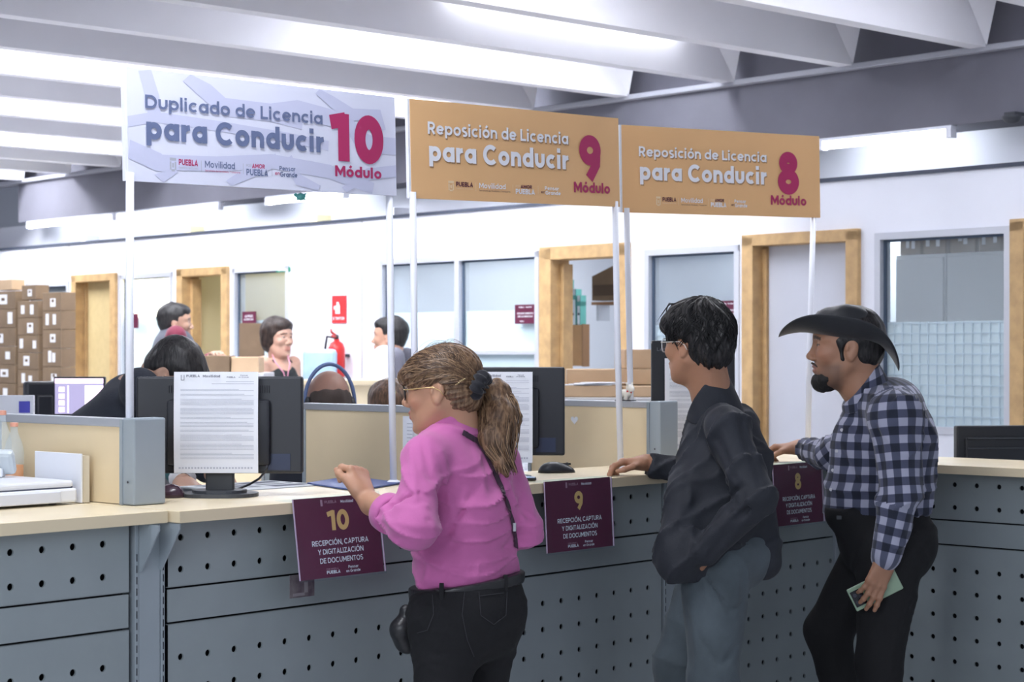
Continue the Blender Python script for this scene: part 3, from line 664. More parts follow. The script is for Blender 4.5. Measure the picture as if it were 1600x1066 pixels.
def printed_sheet(label, c, yaw, x0, x1, z0, z1, group=None, bow=.006, cat='paper'):
    """a sheet hanging on the back of a monitor; local frame as the monitor"""
    root = thing('printed_sheet', label, cat, c, yaw, group=group)
    V = []; F = []; n = 12; yb = -.036
    for i in range(n + 1):
        z = z0 + (z1 - z0) * i / n; q = bow * math.sin(math.pi * i / n)
        V += [(x0, yb - q - .002, z), ((x0 + x1) / 2, yb - q * .6, z), (x1, yb - q - .004, z)]
    for i in range(n): F += [[3 * i, 3 * i + 1, 3 * i + 4, 3 * i + 3], [3 * i + 1, 3 * i + 2, 3 * i + 5, 3 * i + 4]]
    V2 = [(a, b + .0006, cc) for a, b, cc in V]; nV = len(V); F2 = [[i + nV for i in f][::-1] for f in F]
    o = obj('sheet', MB().add(V + V2, F + F2), PAPER, root, local=True, autos=False); shade(o, 80)
    w = x1 - x0; h = z1 - z0
    B = Board((x0, yb - bow * .0 - .0035, z1), (1, 0, 0), (0, 0, -1), w, h)
    rng = random.Random(3); a = MB(); bo = MB()
    def off(f): return bow * math.sin(math.pi * f) + .0028
    def line(q0, q1, f, hh=.004):
        B.rect(a, q0, q1, f, f + hh, off(f))
    f = .095
    line(.62, .95, f); line(.45, .95, f + .02); f = .17
    while f < .86:
        for k in range(rng.choice((2, 4, 5))):
            line(.08, .95 - (rng.random() * .3 if k == 0 else 0), f); f += .0135
            if f > .86: break
        f += .022
    for i in range(24): B.rect(a, .06 + i * .037, .06 + i * .037 + .022, .94, .958, off(.95))
    B.text(bo, 'PUEBLA', .15, .31, .028, .052, .21, off(.04) + .0003, raw=True); B.text(bo, 'Movilidad', .345, .55, .03, .054, .21, off(.04) + .0003, raw=True)
    B.text(bo, 'PUEBLA', .63, .73, .045, .06, .22, off(.05) + .0003, raw=True); B.text(bo, 'Pensar', .79, .88, .028, .04, .17, off(.03) + .0003, raw=True); B.text(bo, 'en Grande', .77, .89, .046, .058, .17, off(.05) + .0003, raw=True)
    B.rect(bo, .085, .092, .03, .08, off(.05)); B.rect(bo, .12, .127, .03, .08, off(.05)); B.rect(bo, .085, .127, .078, .084, off(.05))
    obj('printed_text', a, LIGHTINK, root, local=True); obj('printed_header', bo, INK, root, local=True)
    return root
YAW = PHI - rad(90)
def mon_at(px, d): v = ray(px) * d; return (v.x, v.y, ZC)
m10 = mon_at(343, 5.10)
monitor('black monitor seen from behind on the countertop, leftmost under the white 10 sign', m10, YAW, .45, .262, zz(740, 5.1))
printed_sheet('printed white sheet hanging on the back of the leftmost black monitor', m10, YAW, -.116, .110, zz(738, 5.1) - ZC, zz(581, 5.1) - ZC)
m9 = mon_at(777, 5.80)
monitor('black monitor seen from behind, partly hidden by the woman in pink', m9, YAW, .415, .272, zz(712, 5.8))
printed_sheet('printed white sheet hanging on the monitor behind the ponytail', m9, YAW, -.108, .108, zz(722, 5.8) - ZC, zz(581, 5.8) - ZC)
m8 = mon_at(1083, 6.78)
monitor('dark monitor behind the head of the young man', m8, YAW, .30, .34, zz(680, 6.78), logo='Lenovo')
printed_sheet('printed white sheet on the monitor behind the young man', m8, YAW, -.105, .10, zz(702, 6.78) - ZC, zz(560, 6.78) - ZC)

# ================================================================== PEOPLE (volumes meshed by surface nets)
class Vox:
    def __init__(s, lo, hi, h):
        s.lo = np.array(lo, np.float32); s.h = h
        n = np.ceil((np.array(hi) - np.array(lo)) / h).astype(int) + 1; s.n = n
        s.v = np.full(tuple(n), 0.5, np.float32)
        s.ax = [(s.lo[i] + np.arange(n[i]) * h).astype(np.float32) for i in range(3)]
    def sub_(s, lo, hi):
        a = np.clip(np.floor((np.array(lo) - s.lo) / s.h).astype(int), 0, s.n - 1); b = np.clip(np.ceil((np.array(hi) - s.lo) / s.h).astype(int) + 1, 1, s.n)
        if (b <= a).any(): return None
        sl = tuple(slice(a[i], b[i]) for i in range(3))
        X = s.ax[0][sl[0]][:, None, None]; Y = s.ax[1][sl[1]][None, :, None]; Z = s.ax[2][sl[2]][None, None, :]
        return sl, X, Y, Z
    def comb(s, sl, d, k, mode):
        v = s.v[sl]
        if mode == 'sub': d = -d; h = np.clip(0.5 - 0.5 * (d - v) / k * -1 * -1, 0, 1) if 0 else None
        if mode == 'add':
            h = np.maximum(k - np.abs(v - d), 0) / k; s.v[sl] = np.minimum(v, d) - h * h * k * 0.25
        else:
            h = np.maximum(k - np.abs(v - d), 0) / k; s.v[sl] = np.maximum(v, d) + h * h * k * 0.25
    def rc(s, a, b, ra, rb, k=0.02, flat=None, mode='add'):
        """tapered capsule; flat = (direction, factor) squashes it along that direction"""
        a = np.array(a, np.float32); b = np.array(b, np.float32); m = max(ra, rb) + k + 2 * s.h
        g = s.sub_(np.minimum(a, b) - m, np.maximum(a, b) + m)
        if g is None: return s
        sl, X, Y, Z = g; X = X - a[0]; Y = Y - a[1]; Z = Z - a[2]; ba = b - a; L = max(float(ba @ ba), 1e-9)
        if flat is not None:
            f = np.array(flat[0], np.float32); f /= np.linalg.norm(f); q = flat[1] - 1
            w_ = X * f[0] + Y * f[1] + Z * f[2]
            wb = float(ba @ f); 
            t = np.clip((X * ba[0] + Y * ba[1] + Z * ba[2]) / L, 0, 1)
            rel = w_ - t * wb
            dx = X - t * ba[0] + rel * q * f[0]; dy = Y - t * ba[1] + rel * q * f[1]; dz = Z - t * ba[2] + rel * q * f[2]
            d = np.sqrt(dx * dx + dy * dy + dz * dz) - (ra + (rb - ra) * t)
            d = d / (1 + .5 * q)
        else:
            t = np.clip((X * ba[0] + Y * ba[1] + Z * ba[2]) / L, 0, 1)
            d = np.sqrt((X - t * ba[0]) ** 2 + (Y - t * ba[1]) ** 2 + (Z - t * ba[2]) ** 2) - (ra + (rb - ra) * t)
        s.comb(sl, d, k, mode) if mode == 'add' else s.comb(sl, -d, k, 'sub2')
        return s
    def el(s, c, r, M=None, k=0.02, mode='add'):
        """ellipsoid, radii r along the rows of M"""
        c = np.array(c, np.float32); r = np.array(r, np.float32); m = float(r.max()) + k + 2 * s.h
        g = s.sub_(c - m, c + m)
        if g is None: return s
        sl, X, Y, Z = g; X = X - c[0]; Y = Y - c[1]; Z = Z - c[2]
        if M is None: q = [X / r[0], Y / r[1], Z / r[2]]
        else: q = [(X * M[i][0] + Y * M[i][1] + Z * M[i][2]) / r[i] for i in range(3)]
        k0 = np.sqrt(q[0] ** 2 + q[1] ** 2 + q[2] ** 2); k1 = np.sqrt((q[0] / r[0]) ** 2 + (q[1] / r[1]) ** 2 + (q[2] / r[2]) ** 2) + 1e-6
        d = k0 * (k0 - 1) / k1
        s.comb(sl, d, k, 'add') if mode == 'add' else s.comb(sl, -d, k, 'sub2')
        return s
    def cut(s, p, n, k=0.004):
        """removes everything on the +n side of the plane"""
        n = np.array(n, np.float32); n /= np.linalg.norm(n); p = np.array(p)
        d = (s.ax[0] - p[0])[:, None, None] * n[0] + (s.ax[1] - p[1])[None, :, None] * n[1] + (s.ax[2] - p[2])[None, None, :] * n[2]
        h = np.maximum(k - np.abs(s.v - d), 0) / k; s.v = np.maximum(s.v, d) + h * h * k * .25; return s
    def fold(s, a, b, amp, wd):
        """a soft crease (amp<0 presses in, amp>0 raises)"""
        a = np.array(a, np.float32); b = np.array(b, np.float32); m = wd * 2.6
        g = s.sub_(np.minimum(a, b) - m, np.maximum(a, b) + m)
        if g is None: return s
        sl, X, Y, Z = g; X = X - a[0]; Y = Y - a[1]; Z = Z - a[2]; ba = b - a; L = max(float(ba @ ba), 1e-9)
        t = np.clip((X * ba[0] + Y * ba[1] + Z * ba[2]) / L, 0, 1)
        d2 = (X - t * ba[0]) ** 2 + (Y - t * ba[1]) ** 2 + (Z - t * ba[2]) ** 2
        s.v[sl] -= amp * np.exp(-d2 / (wd * wd)) * np.sin(np.pi * np.clip(t, .06, .94)) ** .5; return s
    def noise(s, amp, freq, seed=0, stretch=(1, 1, 1)):
        g = np.random.RandomState(seed); X = s.ax[0][:, None, None]; Y = s.ax[1][None, :, None]; Z = s.ax[2][None, None, :]; acc = 0
        for i in range(5):
            k = g.normal(size=3) * freq * np.array(stretch); p = g.rand(3) * 6.28
            acc = acc + np.sin(X * k[0] + Y * k[1] + Z * k[2] + p[0] + 1.3 * np.sin(X * k[1] * .6 - Y * k[2] * .6 + p[1]))
        s.v += (amp / 2.2 * acc).astype(np.float32); return s
    def wrinkle(s, amp, freq, seed, stretch=(1, 1, 1), warp=1.6, pw=4):
        g = np.random.RandomState(seed); X = s.ax[0][:, None, None]; Y = s.ax[1][None, :, None]; Z = s.ax[2][None, None, :]; acc = 0
        for i in range(3):
            k = g.normal(size=3) * freq * np.array(stretch); q = g.normal(size=3) * freq * .35; p = g.rand(3) * 6.28
            ph = X * k[0] + Y * k[1] + Z * k[2] + p[0] + warp * np.sin(X * q[0] + Y * q[1] + Z * q[2] + p[1])
            m = .5 + .5 * np.sin(X * q[1] + Y * q[2] + Z * q[0] + p[2])
            acc = acc + m * ((1 - np.abs(np.sin(ph))) ** pw - .15)
        s.v -= (amp * acc).astype(np.float32); return s
    def field(s, fn):
        s.v += fn(s.ax[0][:, None, None], s.ax[1][None, :, None], s.ax[2][None, None, :]).astype(np.float32); return s
    def net(s):
        v = s.v.copy(); v[0] = v[-1] = .5; v[:, 0] = v[:, -1] = .5; v[:, :, 0] = v[:, :, -1] = .5
        ins = v < 0; n0, n1, n2 = v.shape
        cnt = np.zeros((n0 - 1, n1 - 1, n2 - 1), np.int8); acc = np.zeros((n0 - 1, n1 - 1, n2 - 1, 3), np.float32); ne = np.zeros((n0 - 1, n1 - 1, n2 - 1), np.float32)
        c8 = [(i, j, k) for i in (0, 1) for j in (0, 1) for k in (0, 1)]
        S = lambda A, c: A[c[0]:n0 - 1 + c[0], c[1]:n1 - 1 + c[1], c[2]:n2 - 1 + c[2]]
        for c in c8: cnt += S(ins, c)
        act = np.argwhere((cnt > 0) & (cnt < 8)); idx = -np.ones((n0 - 1, n1 - 1, n2 - 1), np.int64); idx[tuple(act.T)] = np.arange(len(act))
        pos = np.zeros((len(act), 3), np.float32); num = np.zeros(len(act), np.float32)
        for a in c8:
            for ax in range(3):
                if a[ax]: continue
                b = list(a); b[ax] = 1
                va = v[tuple((act + a).T)]; vb = v[tuple((act + b).T)]; m = (va < 0) != (vb < 0)
                t = np.where(m, va / np.where(m, va - vb, 1), 0)
                p = np.tile(np.array(a, np.float32), (len(act), 1)); p[:, ax] += t
                pos += p * m[:, None]; num += m
        pos = (pos / num[:, None] + act) * s.h + s.lo
        F = []
        for ax in range(3):
            u, w_ = (ax + 1) % 3, (ax + 2) % 3
            a = ins.take(range(0, v.shape[ax] - 1), ax); b = ins.take(range(1, v.shape[ax]), ax)
            e = np.argwhere(a != b)
            ok = (e[:, u] > 0) & (e[:, w_] > 0) & (e[:, u] < v.shape[u] - 1) & (e[:, w_] < v.shape[w_] - 1); e = e[ok]
            du = np.zeros(3, int); du[u] = 1; dw = np.zeros(3, int); dw[w_] = 1
            q = np.stack([idx[tuple((e - du - dw).T)], idx[tuple((e - dw).T)], idx[tuple(e.T)], idx[tuple((e - du).T)]], 1)
            flip = ~ins[tuple(e.T)]; q[flip] = q[flip][:, ::-1]; F.append(q)
        return pos, np.concatenate(F)
def npmesh(parts, name='volume'):
    V = []; F = []; o = 0
    for p, f in parts: V.append(p); F.append(f + o); o += len(p)
    V = np.concatenate(V); F = np.concatenate(F)
    me = bpy.data.meshes.new(name); me.vertices.add(len(V)); me.vertices.foreach_set('co', V.astype(np.float32).ravel())
    me.loops.add(F.size); me.loops.foreach_set('vertex_index', F.ravel().astype(np.int32))
    me.polygons.add(len(F)); me.polygons.foreach_set('loop_start', np.arange(0, F.size, 4, dtype=np.int32)); 
    me.update(calc_edges=True); me.validate(); me.polygons.foreach_set('use_smooth', [True] * len(me.polygons)); return me
def rgb_attr(me, cols):
    a = me.color_attributes.new('tone', 'FLOAT_COLOR', 'POINT'); c = np.ones((len(me.vertices), 4), np.float32); c[:, :3] = cols; a.data.foreach_set('color', c.ravel())
def skinmat(name, base, rough=.5):
    if name in MATS: return MATS[name]
    m = mat(name, base, rough, sss=.12, bump=(220, .12, .0008)); nt = m.node_tree
    a = nt.nodes.new('ShaderNodeVertexColor'); a.layer_name = 'tone'
    nt.links.new(a.outputs['Color'], nt.nodes['Principled BSDF'].inputs['Base Color']); return m
def cloth(name, col, rough=.85, var=.12, sc=40, bs=.25, sheen=.2):
    m = mat(name, col, rough, noise=(7, var), bump=(sc, bs, .004)); b = m.node_tree.nodes['Principled BSDF']; b.inputs['Sheen Weight'].default_value = sheen; return m
def hairmat(name, c1, c2, sc=90):
    if name in MATS: return MATS[name]
    m = mat(name, c1, .45, spec=.35); nt = m.node_tree; b = nt.nodes['Principled BSDF']
    tc = nt.nodes.new('ShaderNodeTexCoord'); mp = nt.nodes.new('ShaderNodeMapping'); mp.inputs['Scale'].default_value = (1, 1, .18)
    n = nt.nodes.new('ShaderNodeTexNoise'); n.inputs['Scale'].default_value = sc; n.inputs['Detail'].default_value = 3; n.inputs['Distortion'].default_value = .6
    r = nt.nodes.new('ShaderNodeValToRGB'); r.color_ramp.elements[0].position = .38; r.color_ramp.elements[1].position = .66
    r.color_ramp.elements[0].color = tuple(c1) + (1,); r.color_ramp.elements[1].color = tuple(c2) + (1,)
    bp = nt.nodes.new('ShaderNodeBump'); bp.inputs['Strength'].default_value = .5; bp.inputs['Distance'].default_value = .004
    nt.links.new(tc.outputs['Object'], mp.inputs['Vector']); nt.links.new(mp.outputs[0], n.inputs['Vector']); nt.links.new(n.outputs['Fac'], r.inputs[0]); nt.links.new(r.outputs[0], b.inputs['Base Color'])
    nt.links.new(n.outputs['Fac'], bp.inputs['Height']); nt.links.new(bp.outputs['Normal'], b.inputs['Normal']); return m
def facing(alpha):   # degrees turned from screen-left towards away
    a = rad(alpha); return (-Rv * math.cos(a) + Fv * math.sin(a)).normalized()
class Head:
    def __init__(s, c, fwd, pitch=0, roll=0, sc_=1.0):
        s.c = Vector(c); f = Vector(fwd).normalized(); side = Vector((0, 0, 1)).cross(f).normalized()   # side = figure's left
        f2 = (f * math.cos(rad(pitch)) - Vector((0, 0, 1)) * math.sin(rad(pitch))).normalized(); up = f2.cross(side).normalized()
        side2 = (side * math.cos(rad(roll)) + up * math.sin(rad(roll))).normalized(); up = f2.cross(side2).normalized()
        s.f, s.l, s.u, s.k = f2, side2, up, sc_
        s.M = [tuple(s.f), tuple(s.l), tuple(s.u)]
    def p(s, x, y, z): return s.c + (s.f * x + s.l * y + s.u * z) * s.k
    def e(s, vx, x, y, z, r, k=.015, mode='add', M=None): vx.el(s.p(x, y, z), [q * s.k for q in r], M or s.M, k * s.k, mode)
    def r(s, vx, a, b, ra, rb, k=.01, mode='add', flat=None): vx.rc(s.p(*a), s.p(*b), ra * s.k, rb * s.k, k * s.k, flat, mode)
    def rot(s, ay):    # axes turned about the side axis by ay degrees
        c, d = math.cos(rad(ay)), math.sin(rad(ay)); f = s.f * c - s.u * d; u = s.u * c + s.f * d; return [tuple(f), tuple(s.l), tuple(u)]
    def build(s, vx, neck=None, neck_r=.055, fem=False, jaw=1.0, cheek=1.0):
        e, r = s.e, s.r
        e(vx, -.012, 0, .036, (.100, .076, .094), .02)                # cranium
        e(vx, .030, 0, .030, (.066, .066, .075), .03)                 # forehead
        e(vx, .032, 0, -.035, (.058, .060 * cheek, .082), .03)        # face
        e(vx, .036, 0, -.078, (.046, .046 * jaw, .034), .03)          # jaw
        for q in (-1, 1):
            r(vx, (-.004, q * .057, -.045), (.060, q * .022, -.098), .016, .014, .03)   # jaw line
            e(vx, .066, q * .040, -.018, (.022, .022, .020), .02)     # cheekbone
            r(vx, (.082, q * .014, .032), (.066, q * .050, .030), .010, .009, .015)      # brow
        e(vx, .078, 0, -.101, (.017, .022, .014), .015)               # chin
        for q in (-1, 1): e(vx, .101, q * .032, .012, (.022, .018, .013), .012, 'sub')
        r(vx, (.086, 0, .018), (.108, 0, -.020), .0075, .0095, .010)  # nose bridge
        e(vx, .109, 0, -.024, (.012, .0115, .0105), .008)
        for q in (-1, 1): e(vx, .099, q * .013, -.030, (.011, .008, .008), .006)
        for q in (-1, 1): e(vx, .104, q * .008, -.037, (.005, .003, .003), .003, 'sub')
        e(vx, .080, 0, -.060, (.018, .028, .020), .015)               # mouth mound
        e(vx, .0955, 0, -.054, (.007, .022, .0062), .005); e(vx, .094, 0, -.0665, (.007, .019, .0070), .005)
        r(vx, (.101, -.022, -.0600), (.101, .022, -.0600), .0022, .0022, .004, 'sub')
        for q in (-1, 1):                                             # lids
            e(vx, .0765, q * .031, .011, (.0145, .0165, .0125), .006)
            r(vx, (.0925, q * .018, .011), (.089, q * .044, .010), .0024, .0024, .003, 'sub')
            MM = s.rot(-12)
            e(vx, -.010, q * .077, -.002, (.019, .0075, .032), .006, 'add', MM); e(vx, -.004, q * .085, .004, (.010, .0045, .018), .006, 'sub', MM)
            e(vx, -.006, q * .078, -.028, (.009, .006, .010), .006)
            r(vx, (.006, q * .080, -.004), (.004, q * .080, .004), .004, .004, .005)
        if neck is not None:
            vx.rc(s.p(-.022, 0, -.035), neck, neck_r, neck_r * 1.05, .035); vx.rc(s.p(-.04, 0, -.02), Vector(neck) - s.f * .02, neck_r * .9, neck_r, .03)
        return s
def head_cols(pos, hd, base, lip, brow, blush=None, stub=None):
    P_ = (pos - np.array(hd.c)) / hd.k; x = P_ @ np.array(hd.f); y = P_ @ np.array(hd.l); z = P_ @ np.array(hd.u)
    c = np.tile(np.array(base, np.float32), (len(pos), 1))
    def mixin(m, col): c[:] = c * (1 - m[:, None]) + np.array(col) * m[:, None]
    if blush is not None: mixin(.5 * np.exp(-(((x - .07) / .03) ** 2 + ((np.abs(y) - .045) / .025) ** 2 + ((z + .02) / .025) ** 2)), blush)
    if stub is not None: mixin(.6 * np.clip((x - .01) / .02, 0, 1) * np.clip((-.035 - z) / .02, 0, 1) * (1 - np.exp(-(((x - .1) / .02) ** 2 + ((z + .06) / .014) ** 2))), stub)
    mixin(.75 * ((x > .082) & (np.abs(y) < .024) & (np.abs(z + .060) < .0135)), lip)
    mixin(.85 * ((x > .05) & (np.abs(y) > .012) & (np.abs(y) < .052) & (np.abs(z - .031 - .004 * np.sin(np.abs(y) * 70)) < .0048)), brow)
    mixin(.8 * ((x > .078) & (np.abs(np.abs(y) - .031) < .015) & (np.abs(z - .0125) < .0022)), (.03, .02, .02))
    return c
def make_eyes(hd, parent, iris=(.05, .03, .02)):
    for q in (-1, 1):
        m = MB(); c = hd.p(.0795, q * .031, .0115); m.lathe(c, [(.0008, -.0115)] + [(.0118 * math.sin(a), -.0118 * math.cos(a)) for a in [.3 * i for i in range(1, 10)]] + [(.0008, .0117)], 16, (hd.l, hd.u, hd.f))
        o = obj('eye', m, mat('eye white', (.55, .52, .50), .2), parent, smooth=True)
        m = MB(); m.lathe(hd.p(.0795, q * .031, .0115) + hd.f * .0095 * hd.k, [(.0056, 0), (.0052, .0016), (.001, .0024)], 14, (hd.l, hd.u, hd.f))
        obj('iris', m, mat('iris brown', iris, .15), o)
def hand(vx, wrist, d, n, thumb, curls, L=.185, spread=.04, sc_=1.0, thumb_out=.9, thumb_curl=.5, k=.006):
    """wrist point, d = direction of the hand, n = direction the palm faces, thumb = side (+1/-1 along d x n)"""
    d = Vector(d).normalized(); n = Vector(n); n = (n - d * n.dot(d)).normalized(); sd = d.cross(n).normalized() * thumb   # towards thumb
    u = L * sc_; W0 = Vector(wrist)
    vx.rc(W0 - d * .03, W0 + d * .02, .026 * sc_, .027 * sc_, .015, (n, 1.35))
    for q in (-.026, -.009, .009, .026): vx.rc(W0 + d * u * .10 + sd * q * .7 * sc_, W0 + d * u * (.46 - .03 * abs(q) / .026) + sd * q * sc_, .0135 * sc_, .0105 * sc_, .012, None)
    vx.rc(W0 + d * u * .1 + sd * .016 * sc_ + n * .008, W0 + d * u * .28 + sd * .026 * sc_ + n * .012, .017 * sc_, .013 * sc_, .015)
    tips = []
    for i, (q, ln) in enumerate(((.027, .40), (.0095, .45), (-.009, .42), (-.026, .33))):    # index..little
        a = W0 + d * u * (.45 - (.0, 0, .01, .04)[i]) + sd * q * sc_; cu = curls[i] if isinstance(curls, (list, tuple)) else curls
        ang = cu * 1.0; sp = (q / .027) * spread; segs = (.46, .31, .25); dd = (d + sd * sp).normalized(); th = 0
        rr = [.0092, .0085, .0078, .0066]
        if i == 3: rr = [x * .88 for x in rr]
        for j in range(3):
            th += ang * (0.95, 1.25, .8)[j]; dirv = dd * math.cos(th) + n * math.sin(th); b = a + dirv * u * ln * segs[j]
            vx.rc(a, b, rr[j] * sc_, rr[j + 1] * sc_, .003 if j else k, None); vx.el(a, [rr[j] * 1.08 * sc_] * 3, None, .004); a = b
        tips.append(a)
    a = W0 + d * u * .13 + sd * .024 * sc_ + n * .006
    t1 = (d * .75 + sd * thumb_out + n * .25).normalized(); b = a + t1 * u * .24; vx.rc(a, b, .0145 * sc_, .0105 * sc_, .012)
    t2 = (d * 1.0 + sd * (thumb_out * .4 - thumb_curl * .5) + n * thumb_curl).normalized(); c = b + t2 * u * .17; vx.rc(b, c, .0102 * sc_, .0094 * sc_, .004)
    t3 = (d * 1.0 - sd * thumb_curl * .6 + n * thumb_curl * .8).normalized(); e = c + t3 * u * .13; vx.rc(c, e, .0094 * sc_, .0072 * sc_, .004)
    return tips
def bounds(pts, m):
    a = np.array([tuple(p) for p in pts]); return a.min(0) - m, a.max(0) + m
SK = {}
def ribbon_on(px_pts, bvh, wd, off, th=.002, d=5):
    """a strap lying on a garment: points are dropped on the garment's surface along the given rays"""
    out = []
    o = Vector((0, 0, CAMZ)); px_pts = [(a[0] + (b[0] - a[0]) * i / 8, a[1] + (b[1] - a[1]) * i / 8) for a, b in zip(px_pts, px_pts[1:]) for i in range(8)]
    for x, y in px_pts:
        dirv = (P(x, y, 1) - o).normalized(); h = bvh.ray_cast(o, dirv)
        if h[0] is not None: out.append((h[0] + h[1] * off, h[1]))
    V = []; F = []; n = len(out)
    for i, (p, nn) in enumerate(out):
        t = (out[min(i + 1, n - 1)][0] - out[max(i - 1, 0)][0]).normalized(); s_ = t.cross(nn).normalized()
        for a, b in ((1, 1), (1, 0), (-1, 0), (-1, 1)): V.append(p + s_ * a * wd / 2 + nn * (b * th))
    for i in range(n - 1):
        for k in range(4): F.append([i * 4 + k, i * 4 + (k + 1) % 4, (i + 1) * 4 + (k + 1) % 4, (i + 1) * 4 + k])
    F += [[0, 1, 2, 3], [4 * n - 4 + k for k in range(4)]]
    return MB().add(V, F)
from mathutils.bvhtree import BVHTree
def bvh_of(me): return BVHTree.FromPolygons([v.co.copy() for v in me.vertices], [list(p.vertices) for p in me.polygons])
def ring_cam(bv, x, y, dflt):
    o = Vector((0, 0, CAMZ)); h = bv.ray_cast(o, (P(x, y, 1) - o).normalized()); return h[0] if h[0] is not None else dflt
def legs(vx, hipL, hipR, kneeL, kneeR, ankL, ankR, pel, pr, hr, kr, ar, side, k=.03, pflat=(0, 1)):
    vx.rc(pel + side * .05, pel - side * .05, pr, pr, k)
    for a, b, c in ((hipL, kneeL, ankL), (hipR, kneeR, ankR)):
        vx.rc(a, b, hr, kr, k); vx.rc(b, c, kr, ar, k)
def shoes(fl, fr, fdir, parent, m, L=.26):
    for a in (fl, fr):
        vx = Vox(*bounds([a - fdir * .1, a + fdir * .24], .07), .006)
        c = Vector((a.x, a.y, 0)); vx.rc(c - fdir * .05 + Zv * .042, c + fdir * .12 + Zv * .035, .038, .036, .02); vx.rc(c - fdir * .04 + Zv * .05, c - fdir * .04 + Zv * .12, .038, .036, .02)
        vx.rc(c + fdir * .06 + Zv * .03, c + fdir * .17 + Zv * .026, .036, .024, .02); vx.cut((0, 0, 0.002), (0, 0, -1))
        obj('shoe', npmesh([vx.net()]), m, parent)
# ------------------------------------------------------------------ woman in pink
SKIN_W = (.50, .27, .17)
def woman():
    L = Vector((0, 0, 0))
    fb = facing(42); sd = Zv.cross(fb).normalized()                # body facing, its left
    root = thing('person', 'woman in a pink shirt and glasses with a brown ponytail, leaning on the counter', 'person', (P(730, 900, 4.98).x, P(730, 900, 4.98).y, 0))
    hd = Head(P(690, 611, 4.99), facing(14), 6, 0, .93)
    neck = P(712, 682, 5.0)
    # ---- skin
    vx = Vox(*bounds([hd.p(.13, .1, .14), hd.p(-.13, -.1, -.13), hd.p(.13, -.1, -.13), hd.p(-.13, .1, .14), neck], .06), .0026)
    hd.build(vx, neck, .048, True, .95, 1.03); hp = vx.net()
    el_ = P(642, 826, 4.73); wr = P(572, 778, 4.91)
    hdir = (P(552, 722, 4.96) - P(568, 774, 4.92)).normalized()
    vh = Vox(*bounds([wr, P(532, 712, 4.97), P(530, 712, 5.03), P(600, 800, 4.8)], .085), .0024)
    vh.rc(el_, wr, .040, .0245, .01)
    hand(vh, wr + hdir * .005, hdir, (-Rv * .8 + Fv * .6), 1, [1.0, 1.35, 1.4, 1.4], L=.165, sc_=1.02, thumb_out=.35, thumb_curl=.75)
    hh = vh.net()
    er = P(818, 826, 5.04); wr2 = P(700, 800, 5.33)
    v2 = Vox(*bounds([er, wr2, P(660, 790, 5.45)], .09), .004); v2.rc(er, wr2, .038, .024, .01); hand(v2, wr2, (P(670, 792, 5.45) - wr2), -Zv, -1, .3, L=.165)
    pel = P(737, 945, 4.98)
    aL = pel + sd * .09 - Zv * .72; aR = pel - sd * .11 - Zv * .72
    vt = Vox(*bounds([neck, pel, P(640, 700, 5), P(800, 700, 5)], .16), .012)
    vt.rc(pel, P(722, 790, 5.0), .09, .09, .05); vt.rc(P(722, 790, 5), neck, .09, .05, .05)
    tp, th_, t2 = vt.net(), hh, v2.net()
    me = npmesh([hp, th_, t2, tp])
    allp = np.concatenate([hp[0], th_[0], t2[0], tp[0]]); cols = np.tile(np.array(SKIN_W, np.float32), (len(allp), 1)); cols[:len(hp[0])] = head_cols(hp[0], hd, SKIN_W, (.42, .13, .12), (.12, .07, .045), (.58, .25, .16))
    rgb_attr(me, cols); obj('body', me, skinmat('skin woman', SKIN_W), root)
    make_eyes(hd, root)
    # ---- shirt
    vs = Vox(*bounds([P(590, 640, 4.7), P(845, 940, 5.3), P(600, 860, 4.7), P(840, 660, 5.3), P(700, 700, 4.7)], .08), .0055)
    cx = (sd, 1.0)
    wa = P(729, 905, 4.98); ch = P(724, 800, 5.0); uc = P(716, 735, 5.0); nb = P(706, 690, 5.0)
    for a, b, ra, rb, fl in ((wa + sd * .035, ch + sd * .03, .112, .118, 0), (wa - sd * .035, ch - sd * .03, .112, .118, 0), (ch + sd * .03, uc + sd * .055, .118, .098, 0), (ch - sd * .03, uc - sd * .055, .118, .098, 0)):
        vs.rc(a, b, ra, rb, .04)
    shL = P(664, 716, 4.87); shR = P(776, 722, 5.12)
    vs.rc(uc + sd * .04, nb, .090, .055, .05); vs.rc(uc - sd * .04, nb, .090, .055, .05)
    vs.rc(nb, shL, .055, .055, .04); vs.rc(nb, shR, .055, .058, .04)
    vs.rc(ch + fb * .05, uc + fb * .06, .085, .07, .04)
    vs.rc(shL, el_ + Vector((0, 0, .0)), .057, .049, .028); cf = el_.lerp(wr, .36); vs.rc(el_, cf, .049, .045, .02)
    vs.rc(shR, er, .060, .050, .026); vs.rc(er, er.lerp(wr2, .5), .050, .045, .02)
    vs.rc(shL.lerp(el_, .5) - Zv * .02, el_ + Rv * .02, .045, .050, .03)
    # collar stand
    vs.rc(nb, neck + Zv * .012 - fb * .004, .062, .060, .018)
    rng = random.Random(5)
    def A(x, y, d=4.86): return P(x, y, d)
    F_ = [((740, 770), (690, 850), -.010, .012), ((800, 790), (700, 860), -.010, .013), ((812, 820), (720, 878), .009, .012), ((800, 850), (700, 890), -.009, .011), ((806, 875), (730, 905), .007, .010), ((668, 740), (700, 830), -.012, .016),
          ((690, 705), (705, 800), .008, .012), ((655, 770), (600, 800), -.008, .009), ((668, 790), (612, 822), .008, .009), ((672, 812), (620, 842), -.008, .009), ((640, 700), (650, 780), .007, .010), ((660, 690), (672, 745), -.007, .009),
          ((770, 730), (800, 800), -.008, .012), ((790, 745), (818, 812), .007, .009), ((806, 790), (832, 812), -.008, .008), ((808, 835), (834, 838), -.007, .008), ((740, 690), (760, 790), .005, .015), ((668, 880), (664, 912), .006, .008), ((700, 884), (690, 912), -.006, .008), ((748, 880), (744, 905), .005, .008)]
    from_cam = Vector((0, 0, CAMZ))
